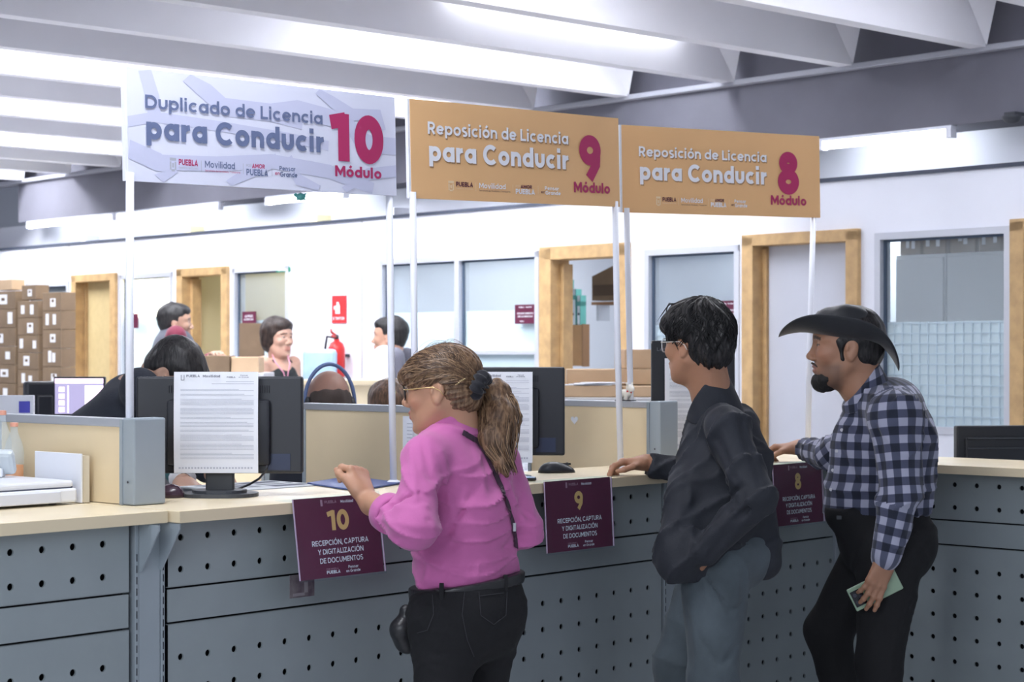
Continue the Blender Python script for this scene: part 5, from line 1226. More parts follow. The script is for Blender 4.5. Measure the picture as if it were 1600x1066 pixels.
# ------------------------------------------------------------------ man in the black hat
def hat_man():
    SK = (.36, .185, .115)
    fb = facing(8); sd = Zv.cross(fb).normalized()     # sd points to the figure's left = towards us
    b0 = P(1385, 860, 6.10); root = thing('person', 'bearded man in a black cowboy hat and checked flannel shirt holding a phone', 'person', (b0.x, b0.y, 0))
    hd = Head(P(1322, 545, 6.10), facing(4), 0, 0, 1.06); neck = P(1342, 606, 6.10)
    vx = Vox(*bounds([hd.p(.14, .1, .14), hd.p(-.13, -.1, -.13), hd.p(.14, -.1, -.13), hd.p(-.13, .1, .14), neck], .06), .0027)
    hd.build(vx, neck, .058, False, 1.1, 1.0); vx.noise(.0004, 90, 3); hp = vx.net()
    # far arm on the counter
    eF = P(1302, 712, 6.42); wF = P(1250, 699, 6.68); v1 = Vox(*bounds([eF, wF, P(1198, 705, 6.75)], .09), .003); v1.rc(eF, wF, .042, .028, .01)
    hand(v1, wF, (P(1218, 699, 6.70) - wF), (-Zv * .9 - Rv * .3), 1, [.5, .6, .7, .8], L=.19, sc_=1.0, thumb_out=.6, spread=.2); h1 = v1.net()
    # near arm with the phone
    eN = P(1408, 768, 5.90); wN = P(1384, 872, 5.895); v2 = Vox(*bounds([eN, wN, P(1350, 950, 5.9), P(1400, 920, 5.9)], .08), .0024); v2.rc(eN, wN, .042, .028, .01)
    hdn = (P(1364, 925, 5.885) - P(1384, 872, 5.895)).normalized()
    hand(v2, wN + hdn * .004, hdn, (Fv * .92 - Rv * .22), 1, [.10, .18, .26, .34], L=.185, sc_=1.02, thumb_out=.1, thumb_curl=1.3, spread=.08); h2 = v2.net()
    pel = P(1388, 850, 6.12); vt = Vox(*bounds([neck, pel], .2), .012); vt.rc(pel, P(1378, 700, 6.12), .09, .10, .05).rc(P(1378, 700, 6.12), neck, .10, .05, .05); t0 = vt.net()
    me = npmesh([hp, h1, h2, t0]); n = sum(len(q[0]) for q in (hp, h1, h2, t0)); cols = np.tile(np.array(SK, np.float32), (n, 1)); cols[:len(hp[0])] = head_cols(hp[0], hd, SK, (.26, .11, .09), (.03, .022, .02), (.42, .17, .11), (.10, .06, .045))
    rgb_attr(me, cols); obj('body', me, skinmat('skin hat man', SK), root); make_eyes(hd, root)
    # beard and moustache
    vb = Vox(*bounds([hd.p(.12, .08, -.02), hd.p(-.01, -.08, -.15), hd.p(.12, -.08, -.15), hd.p(-.01, .08, -.02)], .02), .0026)
    hd.e(vb, .066, 0, -.102, (.040, .040, .032), .02)
    for q in (-1, 1): hd.r(vb, (.070, q * .032, -.092), (.040, q * .046, -.082), .018, .012, .015)
    hd.e(vb, .104, 0, -.054, (.020, .032, .014), .006, 'sub'); vb.noise(.0012, 130, 6).noise(.0005, 260, 7)
    bd = obj('beard', npmesh([vb.net()]), mat('black beard', (.010, .009, .009), .7, bump=(180, .6, .004)), root)
    mm = MB()
    for q in (-1, 1): mm.tube([hd.p(.103, q * .004, -.044), hd.p(.099, q * .014, -.046), hd.p(.089, q * .026, -.055), hd.p(.080, q * .030, -.070)], [.0030 * 1.06, .0035, .003, .002], 8)
    obj('moustache', mm, mat('thin moustache', (.05, .035, .03), .7), bd, smooth=True)
    # hair under the hat
    vr = Vox(*bounds([hd.p(.12, .11, .15), hd.p(-.15, -.11, -.1), hd.p(.12, -.11, -.1), hd.p(-.15, .11, .15)], .02), .003)
    hd.e(vr, -.018, 0, .036, (.104, .082, .098), .02); hd.e(vr, -.052, 0, -.02, (.054, .062, .055), .03)
    for q in (-1, 1): hd.r(vr, (.022, q * .070, .02), (.016, q * .071, -.03), .009, .007, .01)
    hd.e(vr, .105, 0, -.03, (.085, .12, .100), .01, 'sub')
    for q in (-1, 1): hd.e(vr, .0, q * .092, -.012, (.024, .026, .036), .006, 'sub')
    vr.noise(.0016, 70, 3); obj('hair', npmesh([vr.net()]), hairmat('black hair', 0, 0), root)
    # shirt
    vs = Vox(*bounds([P(1280, 590, 5.8), P(1470, 830, 5.8), P(1240, 830, 6.75), P(1470, 590, 6.4), P(1380, 890, 5.85)], .08), .006)
    hm = P(1374, 800, 6.12); wa = P(1374, 765, 6.12); ch = P(1380, 690, 6.12); uc = P(1378, 640, 6.12); nb = P(1356, 622, 6.11)
    bk = -fb
    vs.rc(hm + fb * .065, ch + fb * .052, .118, .108, .04).rc(hm - fb * .055, ch - fb * .05, .118, .118, .04)
    vs.rc(ch + fb * .045, uc + fb * .04, .108, .085, .04).rc(ch - fb * .05, uc - fb * .04, .118, .10, .04).rc(uc, nb, .095, .055, .04)
    shN = P(1400, 652, 5.93); shF = P(1372, 655, 6.31)
    vs.rc(nb, shN, .052, .070, .04).rc(nb, shF, .052, .068, .04).rc(uc - fb * .03, shN, .09, .075, .04)
    cfN = P(1384, 868, 5.895); vs.rc(shN, eN, .078, .064, .03).rc(eN, cfN, .064, .049, .02)
    cfF = P(1262, 702, 6.62); vs.rc(shF, eF, .068, .054, .03).rc(eF, cfF, .054, .042, .02)
    vs.cut(cfN + (wN - eN).normalized() * .005, (wN - eN), .005) if 0 else None
    vs.el(nb + fb * .085 + Zv * .045, (.070, .065, .068), None, .02, 'sub'); vs.rc(nb + Zv * .01, hd.c, .054, .054, .006, None, 'sub')
    hem = P(1374, 806, 6.12)
    # hem only cuts the trunk, the near sleeve goes on below it
    keep = Vox(vs.lo, vs.lo + (vs.n - 1) * vs.h, vs.h); keep.v = keep.v[:vs.n[0], :vs.n[1], :vs.n[2]]
    keep.rc(eN.lerp(shN, .25), eN, .068, .064, .01).rc(eN, cfN, .064, .049, .02)
    vs.cut(hem, (-Zv - Rv * .0), .01); m_ = tuple(min(a, b) for a, b in zip(vs.v.shape, keep.v.shape)); vs.v[:m_[0], :m_[1], :m_[2]] = np.minimum(vs.v[:m_[0], :m_[1], :m_[2]], keep.v[:m_[0], :m_[1], :m_[2]])
    cam_folds(vs, [((1370, 640), (1378, 760), -.012, .012), ((1440, 640), (1450, 760), -.010, .012), ((1330, 640), (1345, 720), -.008, .012), ((1312, 700), (1350, 770), -.010, .012), ((1345, 740), (1375, 790), .009, .012), ((1380, 770), (1440, 790), -.012, .012), ((1375, 800), (1430, 820), .010, .011), ((1362, 830), (1410, 845), -.009, .010), ((1395, 620), (1430, 700), .007, .014), ((1300, 780), (1360, 790), .008, .012), ((1440, 700), (1462, 790), .008, .012)], 6)
    vs.noise(.003, 14, 41).wrinkle(.011, 15, 42, (1, 1, 1), 2.0, 5)
    net = vs.net(); me = npmesh([net]); pp = net[0]
    # weave coordinates: along the limb and around it
    segs = [(np.array(hm - Zv * .3), np.array(uc + Zv * .2), 0, .16), (np.array(shN), np.array(eN), 1, .07), (np.array(eN), np.array(wN), 2, .055), (np.array(shF), np.array(eF), 3, .06), (np.array(eF), np.array(cfF), 4, .05)]
    best = np.full(len(pp), 9.); uu = np.zeros(len(pp)); vv = np.zeros(len(pp)); acc = {2: float((eN - shN).length), 4: float((eF - shF).length)}
    for a, b, i, r_ in segs:
        ba = b - a; L = np.linalg.norm(ba); t = np.clip(((pp - a) @ ba) / L ** 2, 0, 1); q = pp - a - t[:, None] * ba; d = np.linalg.norm(q, axis=1) - r_
        m = d < best; t1 = np.array(sd) - ba * (np.array(sd) @ ba) / L ** 2; t1 /= np.linalg.norm(t1); t2 = np.cross(ba / L, t1)
        th = np.arctan2(q @ t2, q @ t1)
        if i == 0: u_ = (pp @ np.array(fb)); u_ = th * .15
        else: u_ = th * max(r_, .05)
        vv[m] = (t * L + acc.get(i, 0))[m]; uu[m] = u_[m]; best[m] = d[m]; vv[m] = ((((pp - a) @ ba) / L + acc.get(i, 0)) if i in (0, 1, 3) else t * L + acc.get(i, 0))[m]
    rgb_attr(me, np.stack([uu, vv, np.zeros(len(pp))], 1))
    o = obj('flannel_shirt', me, plaid(), root)
    o2 = MB()
    for i, (x, y) in enumerate(((1308, 672), (1300, 705), (1294, 735), (1291, 765))):
        c = ring_cam(BVHTree.FromPolygons(pp.tolist(), net[1].tolist()), x + 7, y, P(x, y, 6)); o2.lathe(c - Fv * .002, [(.0055, 0), (.0055, .003), (.001, .0035)], 12, (Rv, Zv, -Fv))
    obj('buttons', o2, mat('pearl button', (.6, .6, .65), .3), o)
    # collar
    vc = Vox(*bounds([nb, neck + Zv * .05], .14), .004); ax_ = (hd.p(-.02, 0, -.03) - nb).normalized()
    vc.rc(nb - ax_ * .015, nb + ax_ * .085, .092, .074, .01); vc.rc(nb - ax_ * .08, nb + ax_ * .14, .073, .063, .004, None, 'sub'); vc.cut(nb + ax_ * .058, ax_ + fb * .8, .004); vc.cut(nb - ax_ * .02 + fb * .0, -ax_, .006); vc.el(nb + fb * .10 + Zv * .045, (.055, .055, .07), None, .01, 'sub')
    nc = vc.net(); mc = npmesh([nc]); q = nc[0] - np.array(nb); th = np.arctan2(q @ np.array(fb), q @ np.array(sd)); rgb_attr(mc, np.stack([th * .09, q @ np.array(ax_), 0 * th], 1)); obj('collar', mc, plaid(), o)
    # trousers
    vp = Vox(*bounds([P(1240, 790, 6.0), P(1470, 800, 6.2), Vector((b0.x, b0.y, 0)) + Vector((.2, .2, 0)), Vector((b0.x, b0.y, 0)) - Vector((.2, .2, 0)), P(1240, 1060, 6.3)], .12), .007)
    hN = P(1392, 870, 6.03); hF = P(1362, 880, 6.24); kN = P(1372, 1032, 6.02); kF = P(1292, 985, 6.26)
    aN = Vector((kN.x, kN.y, .09)) - fb * .03; aF = P(1345, 1150, 6.26); aF = Vector((aF.x, aF.y, .09))
    vp.rc(pel + fb * .035 + sd * .03, pel - fb * .035 + sd * .03, .115, .12, .05).rc(pel + fb * .035 - sd * .05, pel - fb * .035 - sd * .05, .115, .12, .05); vp.rc(P(1330, 800, 6.1), pel, .085, .11, .05).rc(P(1396, 800, 6.12), P(1402, 858, 6.1), .096, .092, .05)
    vp.rc(hN, kN, .108, .070, .03).rc(kN, aN, .070, .058, .03).rc(hF, kF, .108, .074, .03).rc(kF, aF, .072, .058, .03)
    vp.cut(P(1374, 792, 6.12), Zv).noise(.002, 20, 8).wrinkle(.006, 16, 15)
    obj('trousers', npmesh([vp.net()]), MATS['black denim'], root)
    bb = MB(); bb.box(P(1311, 809, 5.97), (.008, .004, .006), (Rv, Fv, Zv), .002); obj('belt_buckle', bb, BLKG, root)
    shoes(aN, aF, fb, root, mat('brown boot', (.06, .035, .02), .4))
    # hat
    vh = MB(); V = []; F = []; U = hd.u; A_ = (fb * 1.0 + Zv * .16 + sd * 0.0).normalized(); S_ = Zv.cross(A_).normalized(); N_ = A_.cross(S_).normalized()
    c = P(1314, 528, 6.10); nth = 72; rings = []
    def brim(t, th):
        a, b = math.cos(th), math.sin(th); pw_ = 1 - .32 * t; a = math.copysign(abs(a) ** pw_, a); b = math.copysign(abs(b) ** pw_, b); rx = .098 + (.198 - .098) * t; ry = .080 + (.150 - .080) * t
        cz = .062 * t ** 1.5 * abs(b) ** 1.5 - (.030 * t ** 2 * abs(a) ** 3 if a > 0 else .078 * t ** 2 * abs(a) ** 3.0)
        return c + A_ * rx * a + S_ * ry * b * (1 - .12 * t) + N_ * cz
    rows = []
    for t in [0, .15, .35, .55, .75, .9, 1.0]: rows.append([brim(t, 2 * math.pi * k / nth) for k in range(nth)])
    rows.append([brim(1.0, 2 * math.pi * k / nth) + N_ * .0045 for k in range(nth)])
    for t in [.98, .9, .75, .55, .35, .15, 0]: rows.append([brim(t, 2 * math.pi * k / nth) + N_ * .006 for k in range(nth)])
    for r_ in rows: V += r_
    F = [[i * nth + k, i * nth + (k + 1) % nth, (i + 1) * nth + (k + 1) % nth, (i + 1) * nth + k] for i in range(len(rows) - 1) for k in range(nth)]
    felt = cloth('black felt', (.010, .012, .018), .55, .2, 300, .12, .25)
    hat = obj('hat', vh.add(V, F), felt, root, smooth=True)
    V = []; F = []; cr = [(0, 1.0), (.02, .99), (.05, .965), (.075, .93), (.092, .86), (.104, .74), (.109, .58), (.108, .40), (.106, .2), (.105, .02)]
    for z, q in cr:
        for k in range(nth):
            th = 2 * math.pi * k / nth; a, b = math.cos(th), math.sin(th); rx = .100 * q; ry = .082 * q
            dent = -.030 * math.exp(-((b * ry) / .026) ** 2) * max(0, (z - .06) / .05) * (1 if abs(a * q) < .85 else .5) - .014 * math.exp(-(((a * rx) - .055) / .03) ** 2 - ((abs(b * ry) - .06) / .022) ** 2) * max(0, (z - .05) / .05)
            V.append(c + A_ * rx * a + S_ * ry * b + N_ * (z + .002 + dent - .010 * max(0, a) * (z > .06)))
    n = len(cr); F = [[i * nth + k, i * nth + (k + 1) % nth, (i + 1) * nth + (k + 1) % nth, (i + 1) * nth + k] for i in range(n - 1) for k in range(nth)] + [[(n - 1) * nth + k for k in range(nth)]]
    obj('crown', MB().add(V, F), felt, hat, smooth=True)
    hb_ = MB(); V = []
    for z in (.004, .024):
        for k in range(nth): th = 2 * math.pi * k / nth; V.append(c + A_ * .102 * math.cos(th) + S_ * .084 * math.sin(th) + N_ * z)
    obj('hat_band', hb_.add(V, [[k, (k + 1) % nth, nth + (k + 1) % nth, nth + k] for k in range(nth)]), mat('black band', (.008, .008, .01), .3), hat, smooth=True)
    # phone, held between fingers and thumb
    pc = P(1367, 921, 5.925); px_ = (P(1408, 897, 5.925) - P(1334, 934, 5.925)).normalized(); py_ = px_.cross(Fv).normalized()
    ph = thing('phone', 'pale green phone held in the hand of the man in the hat', 'phone', pc)
    M3 = (px_, py_, px_.cross(py_))
    obj('case', MB().box(pc, (.082, .038, .0045), M3, .004), mat('pale green case', (.30, .42, .30), .3), ph)
    sg = -1 if M3[2].dot(Fv) > 0 else 1; o_ = pc - px_ * .058 + py_ * .0 + M3[2] * sg * .0055
    obj('camera_island', MB().box(o_, (.019, .026, .0016), M3, .001), mat('black camera glass', (.015, .015, .02), .1), ph)
    ln = MB()
    for a, b in ((-.008, -.012), (-.008, .012), (.008, 0)): ln.lathe(o_ + px_ * a + py_ * b + M3[2] * sg * .001, [(.0065, 0), (.0062, .0016), (.001, .0017)], 14, (px_, py_, M3[2] * sg))
    obj('camera_lenses', ln, mat('lens glass', (.05, .05, .07), .05), ph)
def plaid():
    if 'checked flannel' in MATS: return MATS['checked flannel']
    m = mat('checked flannel', (.3, .3, .4), .85); nt = m.node_tree; b = nt.nodes['Principled BSDF']; b.inputs['Sheen Weight'].default_value = .2
    a = nt.nodes.new('ShaderNodeVertexColor'); a.layer_name = 'tone'; sp = nt.nodes.new('ShaderNodeSeparateColor'); nt.links.new(a.outputs['Color'], sp.inputs[0])
    def stripe(sock, per, off):
        def mth(op, i0, v1=None, i1=None):
            n = nt.nodes.new('ShaderNodeMath'); n.operation = op; nt.links.new(i0, n.inputs[0])
            if i1 is not None: nt.links.new(i1, n.inputs[1])
            elif v1 is not None: n.inputs[1].default_value = v1
            return n.outputs[0]
        x = mth('MULTIPLY', sock, 1 / per); x = mth('ADD', x, 40 + off); x = mth('FRACT', x)
        r = nt.nodes.new('ShaderNodeValToRGB'); r.color_ramp.interpolation = 'LINEAR'; e = r.color_ramp.elements
        e[0].position = 0; e[0].color = (0, 0, 0, 1); e[1].position = .47; e[1].color = (0, 0, 0, 1); q = e.new(.50); q.color = (1, 1, 1, 1); q = e.new(.96); q.color = (1, 1, 1, 1); q = e.new(1.0); q.color = (0, 0, 0, 1)
        nt.links.new(x, r.inputs[0]); return r.outputs[0]
    s1 = stripe(sp.outputs[0], .052, 0); s2 = stripe(sp.outputs[1], .052, .3)
    def mix(fac, A, B):
        n = nt.nodes.new('ShaderNodeMix'); n.data_type = 'RGBA'
        nt.links.new(fac, n.inputs[0])
        for s_, v in ((6, A), (7, B)):
            if isinstance(v, tuple): n.inputs[s_].default_value = v + (1,)
            else: nt.links.new(v, n.inputs[s_])
        return n.outputs[2]
    lo = mix(s1, (.008, .012, .030), (.062, .07, .125)); hi = mix(s1, (.07, .08, .135), (.36, .37, .49))
    c = mix(s2, lo, hi); n = nt.nodes.new('ShaderNodeTexNoise'); n.inputs['Scale'].default_value = 9
    nt.links.new(c, b.inputs['Base Color'])
    bp = nt.nodes.new('ShaderNodeBump'); bp.inputs['Strength'].default_value = .15; bp.inputs['Distance'].default_value = .002; n.inputs['Scale'].default_value = 300
    nt.links.new(n.outputs['Fac'], bp.inputs['Height']); nt.links.new(bp.outputs[0], b.inputs['Normal']); return m
hat_man()
# ================================================================== THINGS BEHIND THE COUNTER
def axes(rz): c, s_ = math.cos(rz), math.sin(rz); return (Vector((c, s_, 0)), Vector((-s_, c, 0)), Zv)
LBL = mat('white label', (.72, .72, .74), .7)
def carton(label, c, h, rz, m=None, labels=1, seed=0, group=None, name='cardboard_box', cat='box'):
    """c: centre of the bottom"""
    g = random.Random(seed); c = Vector(c); root = thing(name, label, cat, c, rz, group)
    obj('carton', MB().box((0, 0, h[2]), h, None, .004), m or CARD, root, local=True)
    if labels:
        obj('packing_tape', MB().box((0, 0, h[2] * 2 + .0004), (h[0] * .98, .022, .0006)), mat('packing tape', (.50, .38, .24), .35), root, local=True)
        for i in range(labels):
            x = (g.random() - .5) * h[0] * .5 + (0 if labels == 1 else (-.42, .42)[i % 2] * h[0])
            wv = h[0] * (.28 if labels == 1 else .16); w_ = MB().box((x, -h[1] - .0006, h[2] * (1.0 + .3 * (g.random() - .5))), (wv, .0006, h[2] * (.40 + .25 * g.random())))
            obj('paper_label', w_, LBL, root, local=True)
            if labels == 1: obj('handle_hole', MB().box((x, -h[1] - .0016, h[2] * 1.1), (wv * .45, .0004, h[2] * .16), None, .0003), mat('hole brown', (.12, .075, .045), .9), root, local=True)
    return root
# archive boxes stacked along the back wall on a low cabinet
nst = N0 - 1.05; rzw = WA - rad(90) + rad(-90)
cab = thing('storage_cabinet', 'low pale cabinet under the stacked archive boxes at the far left', 'cabinet', W(nst + .17, sw(50, nst), 0), rzw)
s_a, s_b = sw(110, nst), sw(-22, nst)
obj('cabinet_body', MB().wbx(nst - .02, nst + .20, s_a + .06, s_b + .02, 0, .94, .004), mat('pale cabinet', (.5, .5, .5), .6), cab)
for i in range(3):
    a = s_a + (s_b - s_a) * i / 3; obj('cabinet_door', MB().wbx(nst - .035, nst - .02, a + .01, a + (s_b - s_a) / 3 - .01, .08, .92, .003), mat('pale cabinet door', (.54, .54, .55), .6), cab)
rowname = ['lowest', 'second', 'third', 'fourth', 'fifth', 'sixth', 'seventh', 'eighth', 'ninth']
for ci, (a, b, top, nm) in enumerate(((-20, 24, 455, 'leftmost'), (27, 60, 470, 'middle'), (66, 96, 457, 'right'))):
    s0, s1 = sw(b, nst), sw(a, nst); zt = zw((a + b) / 2, top, nst); hh = .131; n = 7; base = .945
    hh = (zt - base) / n
    for r_ in range(n):
        carton('brown archive box with white label, %s from the bottom in the %s stack' % (rowname[r_], nm), W(nst + .06, (s0 + s1) / 2, base + hh * r_ + .0005), (abs(s1 - s0) / 2 - .004, .06, hh / 2 - .001), rzw, labels=1 + (r_ + ci) % 2, seed=ci * 10 + r_, group='archive boxes in the far left stacks')
carton('brown box lying on top of the middle archive stack', W(nst + .06, sw(44, nst), zw(45, 469, nst) + .002), (.11, .055, .055), rzw, labels=1, seed=77)
carton('pale box lying on top of the leftmost archive stack', W(nst + .06, sw(4, nst), zw(2, 454, nst) + .002), (.14, .055, .04), rzw, CARDL, labels=0)
# cardboard bundles by the doors
def boxpx(label, x0, x1, y0, y1, d, depth=.3, m=None, rz=0.0, labels=0, seed=1, group=None):
    """a box whose front spans those columns, resting at the height of y1"""
    a = xy(x0, d); b = xy(x1, d); z0 = zz(y1, d); z1 = zz(y0, d); c = (a + b) / 2 + Fv * depth / 2; w = (b - a).length
    return carton(label, (c.x, c.y, z0), (w / 2, depth / 2, (z1 - z0) / 2), YAW + rz, m, labels, seed, group)
def table(label, x0, x1, ytop, d, depth, name='table', top=None, zt=None):
    z = zz(ytop, d) if zt is None else zt; a = xy(x0, d); b = xy(x1, d); w = (b - a).length; c = (a + b) / 2 + Fv * depth / 2
    t = thing(name, label, name, (c.x, c.y, 0), YAW)
    obj('top', MB().box((0, 0, z - .015), (w / 2, depth / 2, .015), None, .003), top or DESKM, t, local=True)
    obj('front_panel', MB().box((0, -depth / 2 + .03, (z - .03) / 2), (w / 2 - .02, .012, (z - .03) / 2 - .001)), top or BEIGE, t, local=True)
    for sx in (-1, 1):
        for sy in (-1, 1): obj('leg', MB().box((sx * (w / 2 - .03), sy * (depth / 2 - .06), (z - .03) / 2), (.02, .02, (z - .03) / 2)), GREYF, t, local=True)
    return t, z
table('high cream counter in the back behind the bald clerk', 468, 655, 594, 10.4, .5, 'back_counter', SLABM)
table('table with cardboard parcels by the yellow doorway', 296, 412, 583, 11.2, .5)
boxpx('brown paper parcel on the back table, left of the pair', 316, 358, 556, 582.5, 11.25, .26, CARD, 0)
boxpx('lighter brown paper parcel on the back table, right of the pair', 361, 404, 558, 582.5, 11.28, .26, CARDL, 0)
t, z_ = table('long table with flat cardboard boxes behind the 9 sign pole', 872, 1090, 622, 8.6, .7)
boxpx('flat light cardboard box on the long table, under the white papers', 880, 972, 603, 620.9, 8.7, .5, CARDL, 0, 0)
boxpx('flat brown cardboard box on the long table, behind the figurine', 974, 1075, 604, 620.6, 8.72, .5, CARDL, 0, 0)
boxpx('upper flat cardboard box at the back of the long table', 886, 1070, 577, 601.3, 8.95, .26, CARDL, 0, 0)
boxpx('small upright cardboard box standing on the flat boxes', 973, 1019, 546, 576.5, 9.0, .2, CARDL, .1, 0)
for i in range(4):
    o = obj('paper_sheets', MB().box(P(918 + 8 * i, 601.5 - i * 1.2, 8.78), (.11 - .01 * i, .07, .0012), axes(YAW + .15 * i)), PAPER); tag(o, ['lowest', 'second', 'third', 'topmost'][i] + ' of the loose white papers on the flat cardboard box', 'paper', 'loose papers on the cardboard')
boxpx('tall brown cardboard box leaning at the window by the yellow office', 371, 409, 505, 640, 13.2, .25, CARD, .1)
# chair with pale blue back
ch = thing('office_chair', 'office chair with a pale blue back beside the fire extinguisher', 'chair', (P(500, 580, 11.05).x, P(500, 580, 11.05).y, 0), YAW)
zc_ = zz(572, 11.3)
obj('backrest', MB().box((0, 0, zc_ - .03), (.10, .025, .13), None, .024), mat('pale blue mesh', (.36, .52, .74), .7, noise=(12, .15)), ch, local=True)
obj('seat', MB().box((0, .2, .48), (.22, .22, .035), None, .03), BLKG, ch, local=True); obj('back_support', MB().box((0, .04, .85), (.03, .012, .42)), BLKG, ch, local=True)
obj('column', MB().lathe((0, .2, .08), [(.03, 0), (.03, .38)], 12), ALU, ch, local=True)
for k in range(5):
    a = 2 * math.pi * k / 5; obj('leg', MB().tube([(0, .2, .09), (.26 * math.cos(a), .2 + .26 * math.sin(a), .05), (.27 * math.cos(a), .2 + .27 * math.sin(a), .0)], .018, 8), BLKG, ch, local=True)
# fire extinguisher and its sign
exn = N0 - .10; es = sw(526, exn); ez = zw(526, 590, exn); ext = thing('fire_extinguisher', 'red fire extinguisher hanging on the white wall', 'fire extinguisher', W(exn, es, ez))
obj('cylinder', MB().lathe(W(exn, es, ez), [(.05, 0), (.058, .01), (.058, .20), (.045, .235), (.02, .25), (.02, .262)], 24), mat('red enamel', (.55, .02, .02), .3), ext, smooth=True)
obj('valve', MB().lathe(W(exn, es, ez + .26), [(.016, 0), (.016, .03), (.008, .035)], 12), BLKG, ext, smooth=True)
obj('handle', MB().tube([W(exn, es, ez + .285), W(exn - .03, es + .02, ez + .31), W(exn - .07, es - .03, ez + .325)], .009, 8).tube([W(exn, es, ez + .275), W(exn - .07, es - .04, ez + .285)], .007, 8), mat('red enamel', 0), ext)
obj('hose', MB().tube([W(exn, es, ez + .27), W(exn - .03, es + .07, ez + .28), W(exn - .03, es + .09, ez + .20), W(exn - .02, es + .075, ez + .10)], .009, 8), BLK, ext)
obj('label', MB().add([W(exn - .0585, es - .025, ez + .06), W(exn - .0585, es + .02, ez + .06), W(exn - .0585, es + .02, ez + .16), W(exn - .0585, es - .025, ez + .16)], [[0, 1, 2, 3]]), LBL, ext)
obj('wall_bracket', MB().wbx(N0 - .06, N0 - .002, es - .02, es + .02, ez + .14, ez + .16), BLKG, ext)
def plate(label, x0, x1, y0, y1, m, n=None, lines=(), cat='sign', pic=None, lm=None):
    n = N0 - .006 if n is None else n; s1, s0 = sw(x0, n), sw(x1, n); z0, z1 = zw((x0 + x1) / 2, y1, n), zw((x0 + x1) / 2, y0, n)
    o = obj('wall_sign', MB().wbx(n - .003, n + .003, s0, s1, z0, z1), m); tag(o, label, cat)
    B = Board(W(n - .0032, s1, z1), -e2, (0, 0, -1), s1 - s0, z1 - z0); t = MB()
    for tx, q0, q1, f0, f1 in lines: B.text(t, tx, q0, q1, f0, f1, .2, .001, raw=True)
    if pic: B.rect(t, *pic, .001)
    if t.v: obj('lettering', t, lm or WTXT, o)
    return o
RED = mat('red sign', (.62, .03, .035), .5)
ex = plate('red fire extinguisher sign on the white wall', 519, 541, 462, 505, RED, lines=[('EXTINTOR', .1, .9, .78, .88)])
B = Board(W(N0 - .0125, sw(519), zw(530, 462)), -e2, (0, 0, -1), sw(519) - sw(541), zw(530, 462) - zw(530, 505)); t = MB()
B.quad(t, [(.34, .38), (.5, .30), (.62, .32), (.66, .40), (.66, .66), (.34, .66)]); B.rect(t, .42, .58, .24, .31); B.quad(t, [(.22, .40), (.30, .36), (.30, .5), (.24, .52)]); obj('pictogram', t, WTXT, ex)
WL = [('PUEBLA', .2, .45, .1, .17), ('Movilidad', .52, .8, .1, .17), ('DEPARTAMENTO', .12, .88, .42, .5), ('DE LICENCIAS', .15, .85, .58, .66), ('PUEBLA', .25, .45, .84, .9)]
plate('maroon door plate on the window left of the open office with binders', 805, 838, 476, 506, MAROON, lines=WL)
plate('maroon door plate on the window behind the young man', 1122, 1153, 470, 503, MAROON, lines=WL)
plate('maroon notice on the window by the yellow office, above the cardboard', 379, 400, 487, 505, MAROON, lines=[('AVISO', .2, .8, .3, .5), ('LICENCIAS', .15, .85, .6, .75)])
plate('narrow maroon notice beside the first sign pole at the left', 208, 216, 490, 513, MAROON)
plate('tiny green exit sign above the window by the yellow office', 432, 453, 418, 425, mat('green sign', (.02, .28, .17), .5), lines=[('SALIDA', .15, .85, .2, .8)])
o = obj('wall_switch', MB().wbx(NB - .012, NB, sw(930, NB) - .035, sw(930, NB) + .035, zw(930, 560, NB), zw(930, 545, NB), .002), mat('brass plate', (.25, .2, .08), .5)); tag(o, 'brass switch plate on the wall inside the open office', 'switch')
# open office: hanging cabinet with binders, sagging cardboard
on = N0 + .75
def onpx(x, y): return W(on, sw(x, on), zw(x, y, on))
cb = thing('wall_cabinet', 'brown wooden cabinet inside the open office, under the white binders', 'cabinet', onpx(890, 572))
obj('body', MB().wbx(on, on + .06, sw(909, on), sw(852, on), zw(890, 572, on), zw(890, 508, on), .003), mat('brown cabinet wood', (.42, .22, .09), .5, noise=(10, .15)), cb)
obj('side_panel', MB().wbx(on + .0, on + .06, sw(911, on), sw(909, on), zw(890, 573, on), zw(890, 507, on)), mat('dark cabinet edge', (.25, .13, .06), .5), cb)
bz = zw(890, 508, on) + .001
names = ['leftmost', 'second', 'third', 'fourth']
for i, (a, b, top) in enumerate(((868, 874, 437), (876, 887, 437), (889, 899, 452), (900, 906, 462))):
    s0, s1 = sw(b, on), sw(a, on); bt = thing('ring_binder', 'white ring binder with green edges on the brown cabinet, %s' % names[i], 'binder', W(on + .04, (s0 + s1) / 2, bz), 0, 'binders in the open office')
    zt = zw(890, top, on); obj('spine', MB().wbx(on + .008, on + .055, s0 + .002, s1 - .002, bz, zt, .003), mat('white binder', (.66, .72, .74), .5), bt)
    obj('edge', MB().wbx(on + .006, on + .058, s0, s0 + .006, bz, zt).wbx(on + .006, on + .058, s0, s1, zt - .07, zt - .04), mat('green binder edge', (.10, .35, .32), .5), bt)
    obj('finger_hole', MB().lathe(W(on + .007, (s0 + s1) / 2, bz + .07), [(.009, 0), (.009, .001)], 12, (e2, Zv, -e1)), BLK, bt)
sn = N0 + .5
sh = thing('cardboard_bundle', 'big sagging brown cardboard bundle on the shelf in the open office', 'box', W(sn, sw(950, sn), zw(950, 470, sn)))
M3 = MB(); q = [(925, 432), (978, 405), (985, 405), (985, 468), (925, 470)]
V = [W(sn, sw(x, sn), zw(x, y, sn)) for x, y in q] + [W(sn + .12, sw(x, sn), zw(x, y, sn)) for x, y in q]; n = 5
